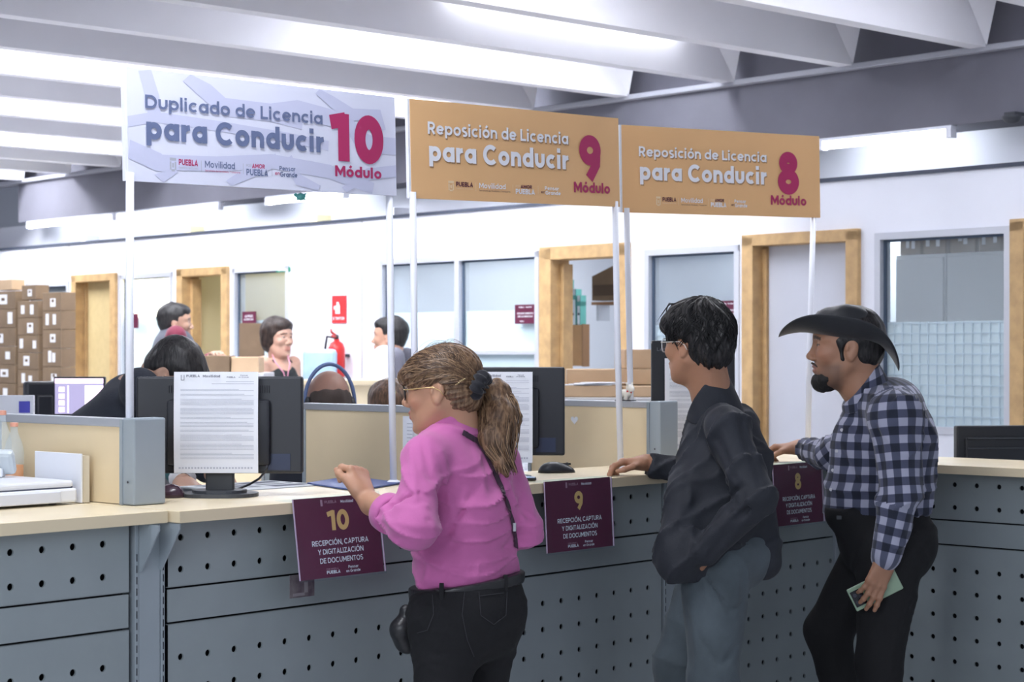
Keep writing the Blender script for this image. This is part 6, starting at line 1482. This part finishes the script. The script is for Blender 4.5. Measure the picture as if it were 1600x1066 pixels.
obj('flaps', M3.add(V, [list(range(n)), list(range(n, 2 * n))] + [[i, (i + 1) % n, n + (i + 1) % n, n + i] for i in range(n)]), CARD, sh)
obj('gap_shade_strip', MB().wbx(sn - .004, sn, sw(984, sn), sw(928, sn), zw(950, 462, sn), zw(950, 445, sn)), mat('shadow brown board', (.09, .06, .04), .9), sh)  # shade between the flaps, put in as a dark strip on the cardboard
t = thing('shelf', 'shelf board carrying the cardboard bundle in the open office', 'shelf', W(sn, sw(955, sn), zw(955, 471, sn) - .02)); obj('board', MB().wbx(sn, sn + .14, sw(990, sn), sw(924, sn), zw(955, 471, sn) - .02, zw(955, 471, sn) - .001), mat('dark cabinet edge', 0), t)
for x in (930, 980): obj('bracket', MB().wbx(sn + .02, sn + .12, sw(x, sn) - .01, sw(x, sn) + .01, zw(955, 471, sn) - .12, zw(955, 471, sn) - .02), ALU, t)
obj('support_leg', MB().wbx(sn + .10, sn + .13, sw(985, sn) - .02, sw(985, sn) + .02, 0, zw(955, 471, sn) - .02), ALU, t)
# shelf with coloured files behind the window left of the open office
fn = N0 + 1.6; t = thing('bookcase', 'bookcase with coloured files seen through the window above the maroon plate', 'bookcase', W(fn + .15, sw(832, fn), 0))
s0, s1 = sw(838, fn), sw(808, fn); obj('case', MB().wbx(fn + .125, fn + .135, s0, s1, 0, 2.3).wbx(fn, fn + .125, s0, s0 + .012, 0, 2.3).wbx(fn, fn + .125, s1 - .02, s1, 0, 2.3), mat('dark teal bookcase', (.05, .16, .17), .6), t)
for i in range(6): obj('shelf', MB().wbx(fn, fn + .125, s0 + .012, s1 - .02, .3 + .36 * i, .32 + .36 * i), mat('dark teal bookcase', 0), t)
g = random.Random(8); k = 0
for r_ in range(3, 6):
    s = s0 + .02; j_ = 0
    while s < s1 - .06:
        wd = .035 + .02 * g.random(); c = g.choice([(.10, .35, .36), (.30, .05, .10), (.45, .30, .18), (.6, .62, .62), (.08, .12, .2)])
        o = obj('file_folder', MB().wbx(fn + .01, fn + .12, s, s + wd, .321 + .36 * r_, .321 + .36 * r_ + .24 + .06 * g.random(), .002), mat('file %s' % str(c), c, .6)); tag(o, '%s file on the %s bookcase shelf behind the window, %s from the right' % ({.10: 'teal', .30: 'maroon', .45: 'tan', .6: 'pale grey', .08: 'navy'}[c[0]], {3: 'lower', 4: 'middle', 5: 'top'}[r_], ('first', 'second', 'third', 'fourth', 'fifth', 'sixth')[j_]), 'file', 'files on the bookcase'); j_ += 1; s += wd + .003; k += 1
# white cabinets with boxes on top behind the right window
rn = N0 + .85
for i, (a, b) in enumerate(((1400, 1478), (1480, 1600))):
    s0, s1 = sw(b, rn), sw(a, rn); t = thing('metal_cabinet', ['narrow white cabinet behind the grid film of the right window', 'wide white cabinet behind the right window, next to the narrow one'][i], 'cabinet', W(rn + .2, (s0 + s1) / 2, 0))
    zt = zw(1480, 396, rn); obj('body', MB().wbx(rn, rn + .42, s0, s1, 0, zt, .004), mat('white cabinet', (.72, .74, .76), .5), t); obj('door', MB().wbx(rn - .016, rn, s0 + .01, s1 - .01, .06, zt - .02, .003), mat('white cabinet', 0), t)
    obj('lock', MB().lathe(W(rn - .016, s0 + .05, 1.1), [(.012, 0), (.012, .01)], 12, (e2, Zv, -e1)), ALU, t)
zt = zw(1480, 396, rn)
for i, (a, b, hgt) in enumerate(((1402, 1436, .14), (1438, 1476, .17), (1480, 1522, .18), (1525, 1562, .15))):
    s0, s1 = sw(b, rn), sw(a, rn); carton('brown box on the white cabinets behind the right window, %s' % names[i], W(rn + .2, (s0 + s1) / 2, zt + .001), ((s1 - s0) / 2 - .005, .18, hgt / 2), rzw, labels=2, seed=i, group='boxes on the white cabinets')

# left cluster: screen partition, monitors, bottles
t = thing('desk_screen', 'white desk screen at the far left with a blue sticker', 'divider', (P(10, 690, 7.5).x, P(10, 690, 7.5).y, 0), YAW)
pz = zz(617, 7.5); obj('panel', MB().box((0, 0, pz / 2), (.11, .015, pz / 2 - .002), None, .003), mat('white laminate', (.70, .72, .78), .5), t, local=True)
obj('blue_sticker', MB().box((.076, -.0165, zz(636, 7.5)), (.022, .001, .023)), mat('blue sticker', (.06, .06, .45), .5), t, local=True)
t, _ = table('desk with two monitors behind the far left divider', 30, 170, 0, 7.7, .6, 'clerk_desk', None, .74)
mA = xy(62, 7.95); mB_ = xy(125, 7.75)
mo = thing('computer_monitor', 'dark monitor turned away at the far left, beside the lit screen', 'monitor', (mA.x, mA.y, .741), YAW + .5)
obj('back_shell', MB().box((0, 0, .52), (.065, .03, .085), None, .012), BLK, mo, local=True); obj('rear_housing', MB().box((0.01, -.03, .50), (.035, .02, .05), None, .01), BLK, mo, local=True); obj('stand', MB().box((0, .0, .22), (.02, .02, .22)).box((0, 0, .006), (.09, .08, .006), None, .003), BLK, mo, local=True)
mo = thing('computer_monitor', 'lit monitor with a lavender desktop behind the man bending forward', 'monitor', (mB_.x, mB_.y, .741), YAW)
hw = .105; z0, z1 = zz(650, 7.7) - .741, zz(589, 7.7) - .741
obj('bezel', MB().box((0, 0, (z0 + z1) / 2), (hw, .015, (z1 - z0) / 2), None, .004), BLK, mo, local=True)
obj('stand', MB().box((0, .02, z0 / 2), (.02, .012, z0 / 2)).box((0, 0.02, .006), (.09, .07, .006), None, .003), BLK, mo, local=True)
B = Board((-hw + .006, -.0165, z1 - .007), (1, 0, 0), (0, 0, -1), 2 * hw - .012, z1 - z0 - .014)
s_ = MB(); B.rect(s_, 0, 1, 0, 1, .0002); obj('screen', s_, mat('lavender screen', (.3, .27, .42), .3, emit=.45, ecol=(.42, .38, .60)), mo, local=True)
s_ = MB(); B.rect(s_, 0, 1, .0, .14, .0006); B.rect(s_, .62, 1, .2, .95, .0006)
for i in range(4): B.rect(s_, .08, .2, .24 + i * .19, .38 + i * .19, .0006)
B.rect(s_, .26, .29, .2, .97, .0008); obj('screen_windows', s_, mat('pink white screen', (.7, .55, .7), .3, emit=.9, ecol=(.95, .75, .92)), mo, local=True)
def bottle(label, px, d, z, h, r_, body, liquid=None, name='bottle'):
    v = xy(px, d); t = thing(name, label, name, (v.x, v.y, z))
    obj('shell', MB().lathe((v.x, v.y, z), [(r_ * .9, 0), (r_, .01), (r_, h * .62), (r_ * .8, h * .74), (r_ * .38, h * .88), (r_ * .36, h * .96)], 24), body, t, smooth=True)
    obj('cap', MB().lathe((v.x, v.y, z + h * .95), [(r_ * .42, 0), (r_ * .42, h * .05), (r_ * .2, h * .055)], 16), mat('bottle cap', (.75, .35, .25), .4), t)
    if liquid: obj('drink', MB().lathe((v.x, v.y, z + .004), [(r_ * .85, 0), (r_ * .94, .01), (r_ * .94, h * .42), (r_ * .1, h * .425)], 24), liquid, t, smooth=True)
CLR = glassmat('clear plastic', (.85, .9, .95), .22, .1)
bottle('clear plastic bottle with orange drink behind the white printer', 22, 5.03, ZC + .001, .20, .026, CLR, mat('orange drink', (.80, .28, .03), .3))
bottle('tall clear empty plastic bottle behind the printer, left of the orange drink', 4, 5.1, ZC + .001, .23, .024, CLR)
# printer
pr = thing('printer', 'flat white printer at the left end of the countertop', 'printer', (2.5, 4.26, ZC + .001))
WP = mat('printer white plastic', (.76, .78, .83), .35)
obj('body', MB().bx(2.2, 2.808, 4.08, 4.46, ZC + .006, ZC + .042, .006), WP, pr)
obj('lid', MB().bx(2.2, 2.80, 4.085, 4.45, ZC + .045, ZC + .062, .006), WP, pr)
obj('seam', MB().bx(2.21, 2.80, 4.09, 4.44, ZC + .04, ZC + .047), mat('printer seam', (.12, .13, .18), .6), pr)
obj('output_flap', MB().bx(2.30, 2.755, 4.074, 4.082, ZC + .008, ZC + .036, .002), mat('printer pale panel', (.66, .68, .74), .4), pr)
for x in (2.25, 2.76):
    for y in (4.12, 4.42): obj('foot', MB().lathe((x, y, ZC + .001), [(.01, 0), (.01, .006)], 10), BLKG, pr)
pf = thing('control_screen', 'tilted pale scanner head standing on the white printer at the left edge', 'screen', (P(0, 745, 4.95).x, P(0, 745, 4.95).y, ZC + .064))
c = P(-6, 728, 4.93); obj('head', MB().box(c + Zv * .01, (.05, .014, .036), (Rv, (Fv * .85 + Zv * .5).normalized(), (Zv * .85 - Fv * .5).normalized()), .012), mat('pale grey plastic', (.55, .60, .63), .4), pf)
obj('foot', MB().box(Vector((c.x, c.y, ZC + .075)), (.02, .02, .012), (Rv, Fv, Zv), .004), WP, pf)
fo = thing('file_folder', 'white folder standing between the printer and the beige divider', 'folder', (2.835, 4.2, ZC + .001))
obj('cover', MB().bx(2.826, 2.831, 4.09, 4.30, ZC + .002, ZC + .128, .001), PAPER, fo); obj('pages', MB().bx(2.8315, 2.856, 4.096, 4.292, ZC + .002, ZC + .122), mat('cream pages', (.66, .60, .48), .8), fo)
# on the main countertop
def on_top(px, py): d = (CAMZ - ZC) * FPX / (py - CY); v = ray(px) * d; return Vector((v.x, v.y, ZC))
def mouse(label, px, py, yaw, sx, sy, sz, m, name='computer_mouse', cat='mouse'):
    c = on_top(px, py); t = thing(name, label, cat, c + Zv * .0008, yaw); V = []; F = []; nu, nv = 18, 7
    for j in range(nv):
        a = math.pi / 2 * j / (nv - 1)
        for i in range(nu):
            th = 2 * math.pi * i / nu; V.append((sx * math.cos(th) * math.cos(a) * (1 - .15 * math.sin(th)), sy * math.sin(th) * math.cos(a), sz * math.sin(a) * (1 - .25 * math.sin(th) * math.cos(a))))
    F = [[j * nu + i, j * nu + (i + 1) % nu, (j + 1) * nu + (i + 1) % nu, (j + 1) * nu + i] for j in range(nv - 1) for i in range(nu)] + [list(range(nu))[::-1]]
    obj('shell', MB().add(V, F), m, t, local=True, smooth=True)
    obj('scroll_wheel', MB().tube([(-.003, sy * .55, sz * .78), (.003, sy * .55, sz * .78)], .006, 10), BLKG, t, local=True); obj('button_seam', MB().box((0, sy * .5, sz * .8), (.0006, sy * .25, .003)), DARKGAP, t, local=True)
    return t
mouse('dark purple computer mouse by the grey post, left of the monitor stand', 262, 777, YAW + .9, .035, .055, .034, mat('plum glossy plastic', (.05, .025, .04), .25))
mouse('black barcode scanner mouse lying on the countertop above the maroon 9 card', 870, 739, YAW - 1.35, .030, .062, .034, BLK)
c = on_top(812, 751); t = thing('phone', 'dark phone lying on the countertop in front of the second monitor', 'phone', c + Zv * .001, YAW); obj('body', MB().box((0, 0, .005), (.05, .028, .004), None, .003), BLK, t, local=True); obj('glass', MB().box((0, 0, .0093), (.046, .025, .0004)), mat('dark screen glass', 0), t, local=True)
bf = thing('document_folder', 'blue folder lying on the countertop behind the raised hand', 'folder', (3.66, 4.0, ZC + .001))
M_ = [on_top(480, 757.5), on_top(545, 747), on_top(628, 757), on_top(556, 769)]
V = [p + Zv * .002 for p in M_] + [p + Zv * .006 for p in M_]; obj('cover', MB().add(V, [[3, 2, 1, 0], [4, 5, 6, 7], [0, 1, 5, 4], [1, 2, 6, 5], [2, 3, 7, 6], [3, 0, 4, 7]]), mat('blue card', (.045, .085, .27), .45), bf)
obj('inner_papers', MB().add([p * .9 + (sum(M_, Vector()) / 4) * .1 + Zv * h for h in (.0006, .0018) for p in M_], [[3, 2, 1, 0], [4, 5, 6, 7], [0, 1, 5, 4], [1, 2, 6, 5], [2, 3, 7, 6], [3, 0, 4, 7]]), PAPER, bf)
tr = thing('document_tray', 'dark document tray behind the countertop, under the newspaper', 'tray', (3.52, 4.26, .741)); obj('tray', MB().bx(3.36, 3.72, 4.14, 4.40, .742, 1.075, .004), BLKG, tr)
nw = thing('newspaper', 'folded newspaper behind the first monitor, right of its stand', 'newspaper', (3.52, 4.26, 1.0755)); obj('pages', MB().bx(3.37, 3.71, 4.142, 4.39, 1.076, 1.082, .002), mat('newsprint', (.60, .62, .64), .8), nw)
B = Board((3.38, 4.38, 1.0825), (1, 0, 0), (0, -1, 0), .32, .23); B.n = Vector((0, 0, 1)); t_ = MB(); 
for i in range(5): B.rect(t_, .05, .45, .1 + i * .15, .16 + i * .15, .0004)
B.rect(t_, .52, .95, .1, .3, .0004); B.rect(t_, .52, .95, .5, .55, .0004); B.rect(t_, .52, .95, .7, .9, .0004); obj('printed_columns', t_, INK, nw)
cb_ = obj('monitor_cable', MB().tube([P(418, 728, 5.04), P(414, 738, 5.05), P(405, 748, 5.08), P(390, 757, 5.12), P(370, 765, 5.2), on_top(360, 766) + Zv * .006], .0032, 8), BLK, smooth=True); tag(cb_, 'black cable curving from the first monitor to the countertop', 'cable')
# all in one computer on the right
v = xy(1562, 7.15); am = thing('computer_monitor', 'black monitor seen from behind at the right edge, low behind the counter', 'monitor', (v.x, v.y, .741), YAW + .12)
zt = zz(665, 7.15) - .741
o = obj('back_shell', MB().box((0, 0, zt - .17), (.175, .02, .17), None, .006), BLK, am, local=True); obj('raised_panel', MB().box((.01, -.02, zt - .20), (.155, .008, .155), None, .012), BLK, am, local=True)
rg = MB(); 
for q in (.048, .085): rg.box((.01, -.030, zt - q), (.145, .004, .003), None, .002)
obj('back_ridges', rg, BLKG, am, local=True); obj('stand', MB().box((0, .0, zt / 2 - .16), (.04, .015, .08)).box((0, 0, .007), (.12, .09, .007), None, .004), BLKG, am, local=True)
t = thing('desk', 'low clerk desk behind the right return of the counter', 'desk', (6.75, 3.3, 0)); obj('desktop', MB().bx(6.27, 7.1, 2.2, 3.9, .71, .74, .003), DESKM, t)
for a in (6.31, 7.02):
    for b in (2.25, 3.82): obj('leg', MB().bx(a, a + .04, b, b + .04, 0, .71), GREYF, t)
# turtle charm under the sign, figurine, ceiling camera
tp = P(470, 307, 5.37); ct = thing('turtle_charm', 'small teal turtle charm hanging under the white 10 sign', 'charm', tp)
TEAL = mat('teal glazed clay', (.08, .36, .34), .3)
obj('shell', MB().lathe(tp, [(.001, -.012), (.010, -.009), (.014, -.002), (.014, .003), (.009, .008), (.001, .010)], 18), TEAL, ct, smooth=True)
obj('head', MB().lathe(tp + Rv * -.014 + Zv * .004, [(.001, -.006), (.006, -.002), (.006, .002), (.001, .006)], 12), TEAL, ct, smooth=True)
obj('flippers', MB().tube([tp, tp + Rv * .016 + Zv * .008], [.005, .002], 6).tube([tp, tp + Rv * .014 - Zv * .01], [.005, .002], 6).tube([tp, tp - Rv * .012 - Zv * .010], [.005, .002], 6), TEAL, ct)
obj('string', MB().tube([tp + Zv * .008, tp + Zv * .045], .0012, 6), LBL, ct)
fp = Vector((5.083, 4.13, 1.3005)); fg = thing('figurine', 'small white animal figurine with a red scarf standing on the divider rail', 'figurine', fp); SW = mat('white glaze', (.78, .74, .66), .4)
vx = Vox(fp - Vector((.06, .06, .01)), fp + Vector((.06, .06, .08)), .002)
vx.rc(fp + Vector((0, .02, .024)), fp + Vector((0, -.016, .026)), .015, .014, .006); vx.el(fp + Vector((0, -.026, .044)), (.014, .015, .013), None, .006); vx.el(fp + Vector((-.004, -.038, .040)), (.008, .009, .007), None, .004)
for a in (-.008, .008):
    for b in (-.014, .018): vx.rc(fp + Vector((a, b, .02)), fp + Vector((a, b, .006)), .0065, .006, .003)
    vx.rc(fp + Vector((a * 1.4, -.024, .052)), fp + Vector((a * 2.1, -.022, .062)), .004, .003, .002)
obj('body', npmesh([vx.net()]), SW, fg); obj('scarf', MB().tube([fp + Vector((-.012, -.02, .034)), fp + Vector((0, -.030, .030)), fp + Vector((.012, -.02, .034))], .004, 8), RED, fg, smooth=True); obj('plinth', MB().bx(fp.x - .016, fp.x + .016, fp.y - .04, fp.y + .03, fp.z, fp.z + .003), BLKG, fg)
cp = W(N0 - .13, sw(1581, N0 - .13), 2.59); cc = thing('ceiling_camera', 'small dark dome camera under the grey beam at the right', 'camera', cp)
obj('dome', MB().lathe(cp, [(.01, -.035), (.03, -.028), (.045, -.01), (.048, 0), (.03, .005)], 20), BLKG, cc, smooth=True); obj('mount', MB().wbx(N0 - .15, N0 - .04, sw(1581, N0 - .13) - .03, sw(1581, N0 - .13) + .03, 2.592, 2.61), BLKG, cc)

# ================================================================== PEOPLE BEHIND THE COUNTER
def bg_person(label, head, fwd, skin, hair, top, bottom, chest, hips, shoulders=.19, standing=True, arms=None, sleeveless=False, female=False, pitch=0, roll=0, hk=1.0, h=.004, short=True, ex=None, sleeve=None, bodyfwd=None, torso=(.11, .12), hair_fn=None):
    f = Vector(fwd).normalized(); fb = Vector(bodyfwd or fwd).normalized(); sd = Zv.cross(fb).normalized()
    hips = Vector(hips); chest = Vector(chest); root = thing('person', label, 'person', (hips.x, hips.y, 0))
    hd = Head(head, f, pitch, roll, hk); neck = Vector(head) + (chest - Vector(head)) * .45 + Vector((0, 0, 0))
    vx = Vox(*bounds([hd.p(.14, .1, .14), hd.p(-.14, -.1, -.15), hd.p(.14, -.1, -.15), hd.p(-.14, .1, .14), neck], .05), h)
    hd.build(vx, neck, .054 if not female else .047, female); parts = [vx.net()]; nh = len(parts[0][0])
    arms = arms or [(chest + sd * shoulders - Zv * .28, chest + sd * (shoulders - .02) + fb * .15 - Zv * .45), (chest - sd * shoulders - Zv * .28, chest - sd * (shoulders - .02) + fb * .15 - Zv * .45)]
    shs = [chest + sd * (shoulders - .02) + (neck - chest).normalized() * .10, chest - sd * (shoulders - .02) + (neck - chest).normalized() * .10]
    for sh_, (e, w_) in zip(shs, arms):
        e = Vector(e); w_ = Vector(w_); dv = (w_ - e).normalized(); va = Vox(*bounds([sh_, e, w_, w_ + dv * .18], .08), .006); va.rc(sh_, e, .048, .038, .01).rc(e, w_, .038, .026, .01)
        va2 = Vox(*bounds([w_ - dv * .05, w_ + dv * .19], .07), .0035); hand(va2, w_, dv, -Zv + fb * .1, 1, .45, L=.17); parts += [va.net(), va2.net()]
    vt = Vox(*bounds([neck, hips], .22), .012); vt.rc(hips, chest, .09, .09, .05).rc(chest, neck, .09, .05, .05)
    if sleeveless: vt.rc(chest, shs[0], .06, .05, .05).rc(chest, shs[1], .06, .05, .05)
    parts.append(vt.net())
    me = npmesh(parts); n = sum(len(p[0]) for p in parts); cols = np.tile(np.array(skin, np.float32), (n, 1)); cols[:nh] = head_cols(parts[0][0], hd, skin, tuple(np.array(skin) * np.array([.75, .45, .45])), (.03, .02, .02)); rgb_attr(me, cols)
    obj('body', me, skinmat('skin tone %.2f' % skin[0], skin), root); make_eyes(hd, root)
    allp = [chest, hips] + shs + [Vector(a) for p in arms for a in p]
    vs = Vox(*bounds(allp, .16), .008); c2 = chest - Zv * .06
    vs.rc(hips + sd * .05, c2 + sd * .06, torso[0], torso[1], .05).rc(hips - sd * .05, c2 - sd * .06, torso[0], torso[1], .05)
    if not sleeveless:
        nk = neck.lerp(chest, .35); vs.rc(chest, nk, .10, .062, .05)
        for sh_, (e, w_) in zip(shs, arms): vs.rc(nk, sh_, .06, .062, .04).rc(sh_, e, .062, .052, .03); (vs.rc(e, Vector(e).lerp(w_, .92), .052, .038, .02) if sleeve is None else None)
    else:
        for s_ in shs: vs.rc(chest, s_.lerp(chest, .42) + Zv * .02, .10, .052, .04)
    vs.noise(.003, 14, 3).wrinkle(.006, 15, 4)
    so = obj('top', npmesh([vs.net()]), top, root)
    vp = Vox(*bounds([hips, Vector((hips.x, hips.y, 0)), hips + fb * (.5 if not standing else .1)], .24), .009)
    vp.rc(hips + sd * .05, hips - sd * .05, .125, .125, .05)
    foot = []
    for q in (1, -1):
        h0 = hips + sd * .09 * q - Zv * .04
        if standing: k_ = Vector((h0.x, h0.y, .48)) + fb * .02; a_ = Vector((h0.x, h0.y, .09))
        else: k_ = h0 + fb * .42; a_ = Vector((k_.x, k_.y, .09))
        vp.rc(h0, k_, .09, .065, .03).rc(k_, a_, .065, .05, .03); foot.append(a_)
    vp.noise(.002, 20, 3); obj('trousers', npmesh([vp.net()]), bottom, root); shoes(foot[0], foot[1], fb, root, mat('black shoe', 0))
    vr = Vox(*bounds([hd.p(.13, .11, .16), hd.p(-.15, -.11, -.12), hd.p(-.15, .11, .16), hd.p(.13, -.11, -.12)], .02), .004)
    if hair_fn: hair_fn(hd, vr)
    else:
        hd.e(vr, -.018, 0, .046, (.108, .084, .098), .02); hd.e(vr, .045, 0, .085, (.055, .062, .04), .02); hd.e(vr, -.05, 0, -.015, (.055, .066, .06), .03)
        hd.e(vr, .115, 0, -.035, (.085, .12, .100), .01, 'sub')
        for q in (-1, 1): hd.e(vr, .0, q * .092, -.02, (.028, .026, .045), .006, 'sub')
        hd.e(vr, -.02, 0, -.125, (.12, .12, .06), .02, 'sub')
    vr.noise(.0018, 70, 3)
    ho = obj('hair', npmesh([vr.net()]), hair, root)
    return root, hd, so
BLKH = MATS['black hair']
darknavy = cloth('dark navy sweater', (.012, .016, .028), .85, .2, 150, .2, .05)
slacks = cloth('dark slacks', (.03, .03, .035), .85, .1, 150, .2, .05)
def lanyard(hd, so, root, pts, m):
    o = obj('lanyard', MB().tube(pts, .004, 6), m, so, smooth=True); return o
# bending man behind the first monitor
hb0 = P(110, 745, 6.45)
r_, hd_, so_ = bg_person('man in dark clothes bending forward over the desk behind the first monitor', P(266, 586, 6.24), facing(180 + 8), (.42, .25, .18), hairmat('black hair', 0, 0), darknavy, slacks,
    P(212, 628, 6.33), P(145, 700, 6.42), .16, True, [(P(265, 700, 6.0), P(285, 752, 5.72)), (P(260, 690, 6.55), P(330, 740, 6.3))], pitch=58, torso=(.13, .13), hk=.92)
# teal sleeve end with a pale band
o = obj('teal_cuff', MB().tube([P(268, 718, 5.90), P(284, 748, 5.74)], [.045, .040], 16), cloth('teal knit', (.02, .10, .11), .85, .2, 150, .2, .1), r_, smooth=True)
obj('pale_band', MB().tube([P(284, 746, 5.735), P(286, 750, 5.72)], .0412, 16), LBL, o, smooth=True)
# man with maroon sleeves
r_, hd_, so_ = bg_person('man in a grey vest with maroon sleeves standing by the yellow doorway', P(274, 506, 12.5), facing(180 - 12), (.40, .24, .17), BLKH, cloth('maroon sweater', (.16, .015, .04), .8, .2, 150, .2, .1), slacks,
    P(272, 548, 12.5), P(262, 655, 12.5), .19, True, [(P(298, 590, 12.3), P(330, 558, 12.0)), (P(262, 600, 12.8), P(300, 612, 12.9))])
vv_ = Vox(*bounds([P(250, 520, 12.5), P(290, 600, 12.5)], .2), .009); c1 = P(272, 552, 12.5); vv_.rc(c1 + Zv * .04, P(266, 620, 12.5), .135, .14, .05).rc(c1 + Zv * .02, c1 + Zv * .13, .14, .075, .05)
sdv = Zv.cross(facing(168)).normalized(); vv_.rc(c1 + sdv * .06, c1 + sdv * .08 + Zv * .08, .11, .06, .04).rc(c1 - sdv * .06, c1 - sdv * .08 + Zv * .08, .11, .06, .04)
obj('vest', npmesh([vv_.net()]), cloth('grey vest', (.07, .075, .10), .8, .2, 100, .2, .1), so_)
# woman in the sleeveless black top
def bob(hd, vr):
    hd.e(vr, -.02, 0, .045, (.112, .092, .104), .02); hd.e(vr, .045, 0, .085, (.058, .068, .045), .02); hd.e(vr, -.03, 0, -.02, (.078, .092, .075), .03)
    hd.e(vr, .120, 0, -.040, (.085, .12, .105), .01, 'sub'); hd.e(vr, -.0, 0, -.15, (.13, .13, .06), .02, 'sub')
r_, hd_, so_ = bg_person('woman with short dark hair in a sleeveless black top, pink lanyard', P(434, 530, 12.3), facing(180 + 40), (.52, .31, .23), hairmat('dark brown bob', (.014, .009, .008), (.045, .028, .022), 90), cloth('black sleeveless top', (.006, .010, .012), .8, .1, 150, .2, .05), slacks,
    P(436, 592, 12.3), P(436, 690, 12.3), .15, True, None, sleeveless=True, female=True, hair_fn=bob, hk=1.03, torso=(.10, .115))
cC = P(436, 578, 11.8)
lanyard(hd_, so_, r_, [P(424, 551, 12.28), P(430, 566, 12.15), P(443, 582, 12.15), P(448, 600, 12.15)], mat('pink ribbon', (.6, .25, .35), .6)); obj('lanyard', MB().tube([P(449, 553, 12.25), P(453, 568, 12.15), P(450, 584, 12.15), P(448, 600, 12.15)], .004, 6), mat('pink ribbon', 0), so_, smooth=True)
# man with a goatee, facing left
r_, hd_, so_ = bg_person('man with a goatee in a white shirt with grey sleeves, facing left', P(609, 528, 11.9), facing(12), (.48, .27, .19), BLKH, cloth('white shirt', (.70, .71, .78), .8, .05, 150, .2, .1), slacks,
    P(612, 582, 11.9), P(614, 690, 11.9), .18, True, [(P(600, 640, 11.6), P(575, 620, 11.6)), (P(640, 640, 12.1), P(615, 625, 12.2))])
sdv = Zv.cross(facing(12)).normalized()
for q in (1, -1):
    a = P(612, 582, 11.9) + sdv * .13 * q + Zv * .10 - facing(12) * .06; vq = Vox(*bounds([a, a - Zv * .24], .12), .008); vq.rc(a, a - Zv * .16 - facing(12) * .02, .058, .052, .02); obj('raglan_sleeve', npmesh([vq.net()]), cloth('slate sleeve', (.14, .14, .18), .8, .1, 150, .2, .1), so_)
vq = Vox(*bounds([hd_.p(.1, .03, -.12), hd_.p(.05, -.03, -.08)], .03), .003); hd_.e(vq, .078, 0, -.106, (.016, .018, .015), .01); obj('goatee', npmesh([vq.net()]), MATS['black beard'], r_)
lanyard(hd_, so_, r_, [P(602, 552, 11.78), P(597, 566, 11.74), P(590, 590, 11.76)], BLKG)
# bald clerk with headphones
def fuzz(hd, vr):
    hd.e(vr, -.030, 0, .018, (.092, .080, .080), .02); hd.e(vr, .10, 0, .03, (.10, .12, .12), .01, 'sub'); hd.e(vr, -.01, 0, .10, (.10, .10, .055), .02, 'sub'); hd.e(vr, -.02, 0, -.12, (.12, .12, .07), .02, 'sub')
r_, hd_, so_ = bg_person('balding clerk with blue headphones seated behind the second divider', P(513, 633, 7.15), facing(70), (.28, .15, .11), mat('shaved hair', (.05, .035, .03), .8, bump=(300, .4, .002)), darknavy, slacks,
    P(513, 730, 7.2), P(513, 900, 7.2) + Vector((0, 0, 0)), .18, False, None, hair_fn=fuzz, hk=1.0)
hpn = MB(); arcp = [hd_.p(-.02, .098 * math.cos(a), .0 + .155 * math.sin(a)) for a in [math.pi * i / 24 for i in range(25)]]
hpn.tube(arcp, .0075, 10); hpo = obj('headphones', hpn, mat('blue grey headband', (.10, .15, .30), .4), r_, smooth=True)
for q in (-1, 1): obj('ear_cup', MB().lathe(hd_.p(-.01, q * .085, -.002), [(.02, -.012), (.034, -.010), (.036, .008), (.025, .014)], 20, (hd_.f, hd_.u, hd_.l)), BLK, hpo, smooth=True)
# clerk of whom only the brown hair shows
def longhair(hd, vr):
    hd.e(vr, -.02, 0, .045, (.115, .094, .105), .02); hd.e(vr, .045, 0, .085, (.058, .068, .045), .02); hd.e(vr, -.035, 0, -.06, (.075, .10, .13), .04)
    hd.e(vr, .125, 0, -.040, (.085, .12, .105), .01, 'sub')
r_, hd_, so_ = bg_person('seated clerk with long brown hair and a yellow clip, behind the woman in pink', P(606, 643, 8.4), facing(60), (.5, .3, .2), hairmat('brown clerk hair', (.05, .028, .018), (.17, .095, .055), 110), cloth('white shirt', 0), slacks,
    P(606, 722, 8.45), P(606, 860, 8.45), .165, False, None, female=True, hair_fn=longhair)
c = P(613, 613, 8.27); obj('hair_clip', MB().lathe(c, [(.012, -.004), (.015, 0), (.012, .004)], 18, (Rv, Zv, Fv)), mat('yellow clip', (.6, .6, .2), .4), r_)
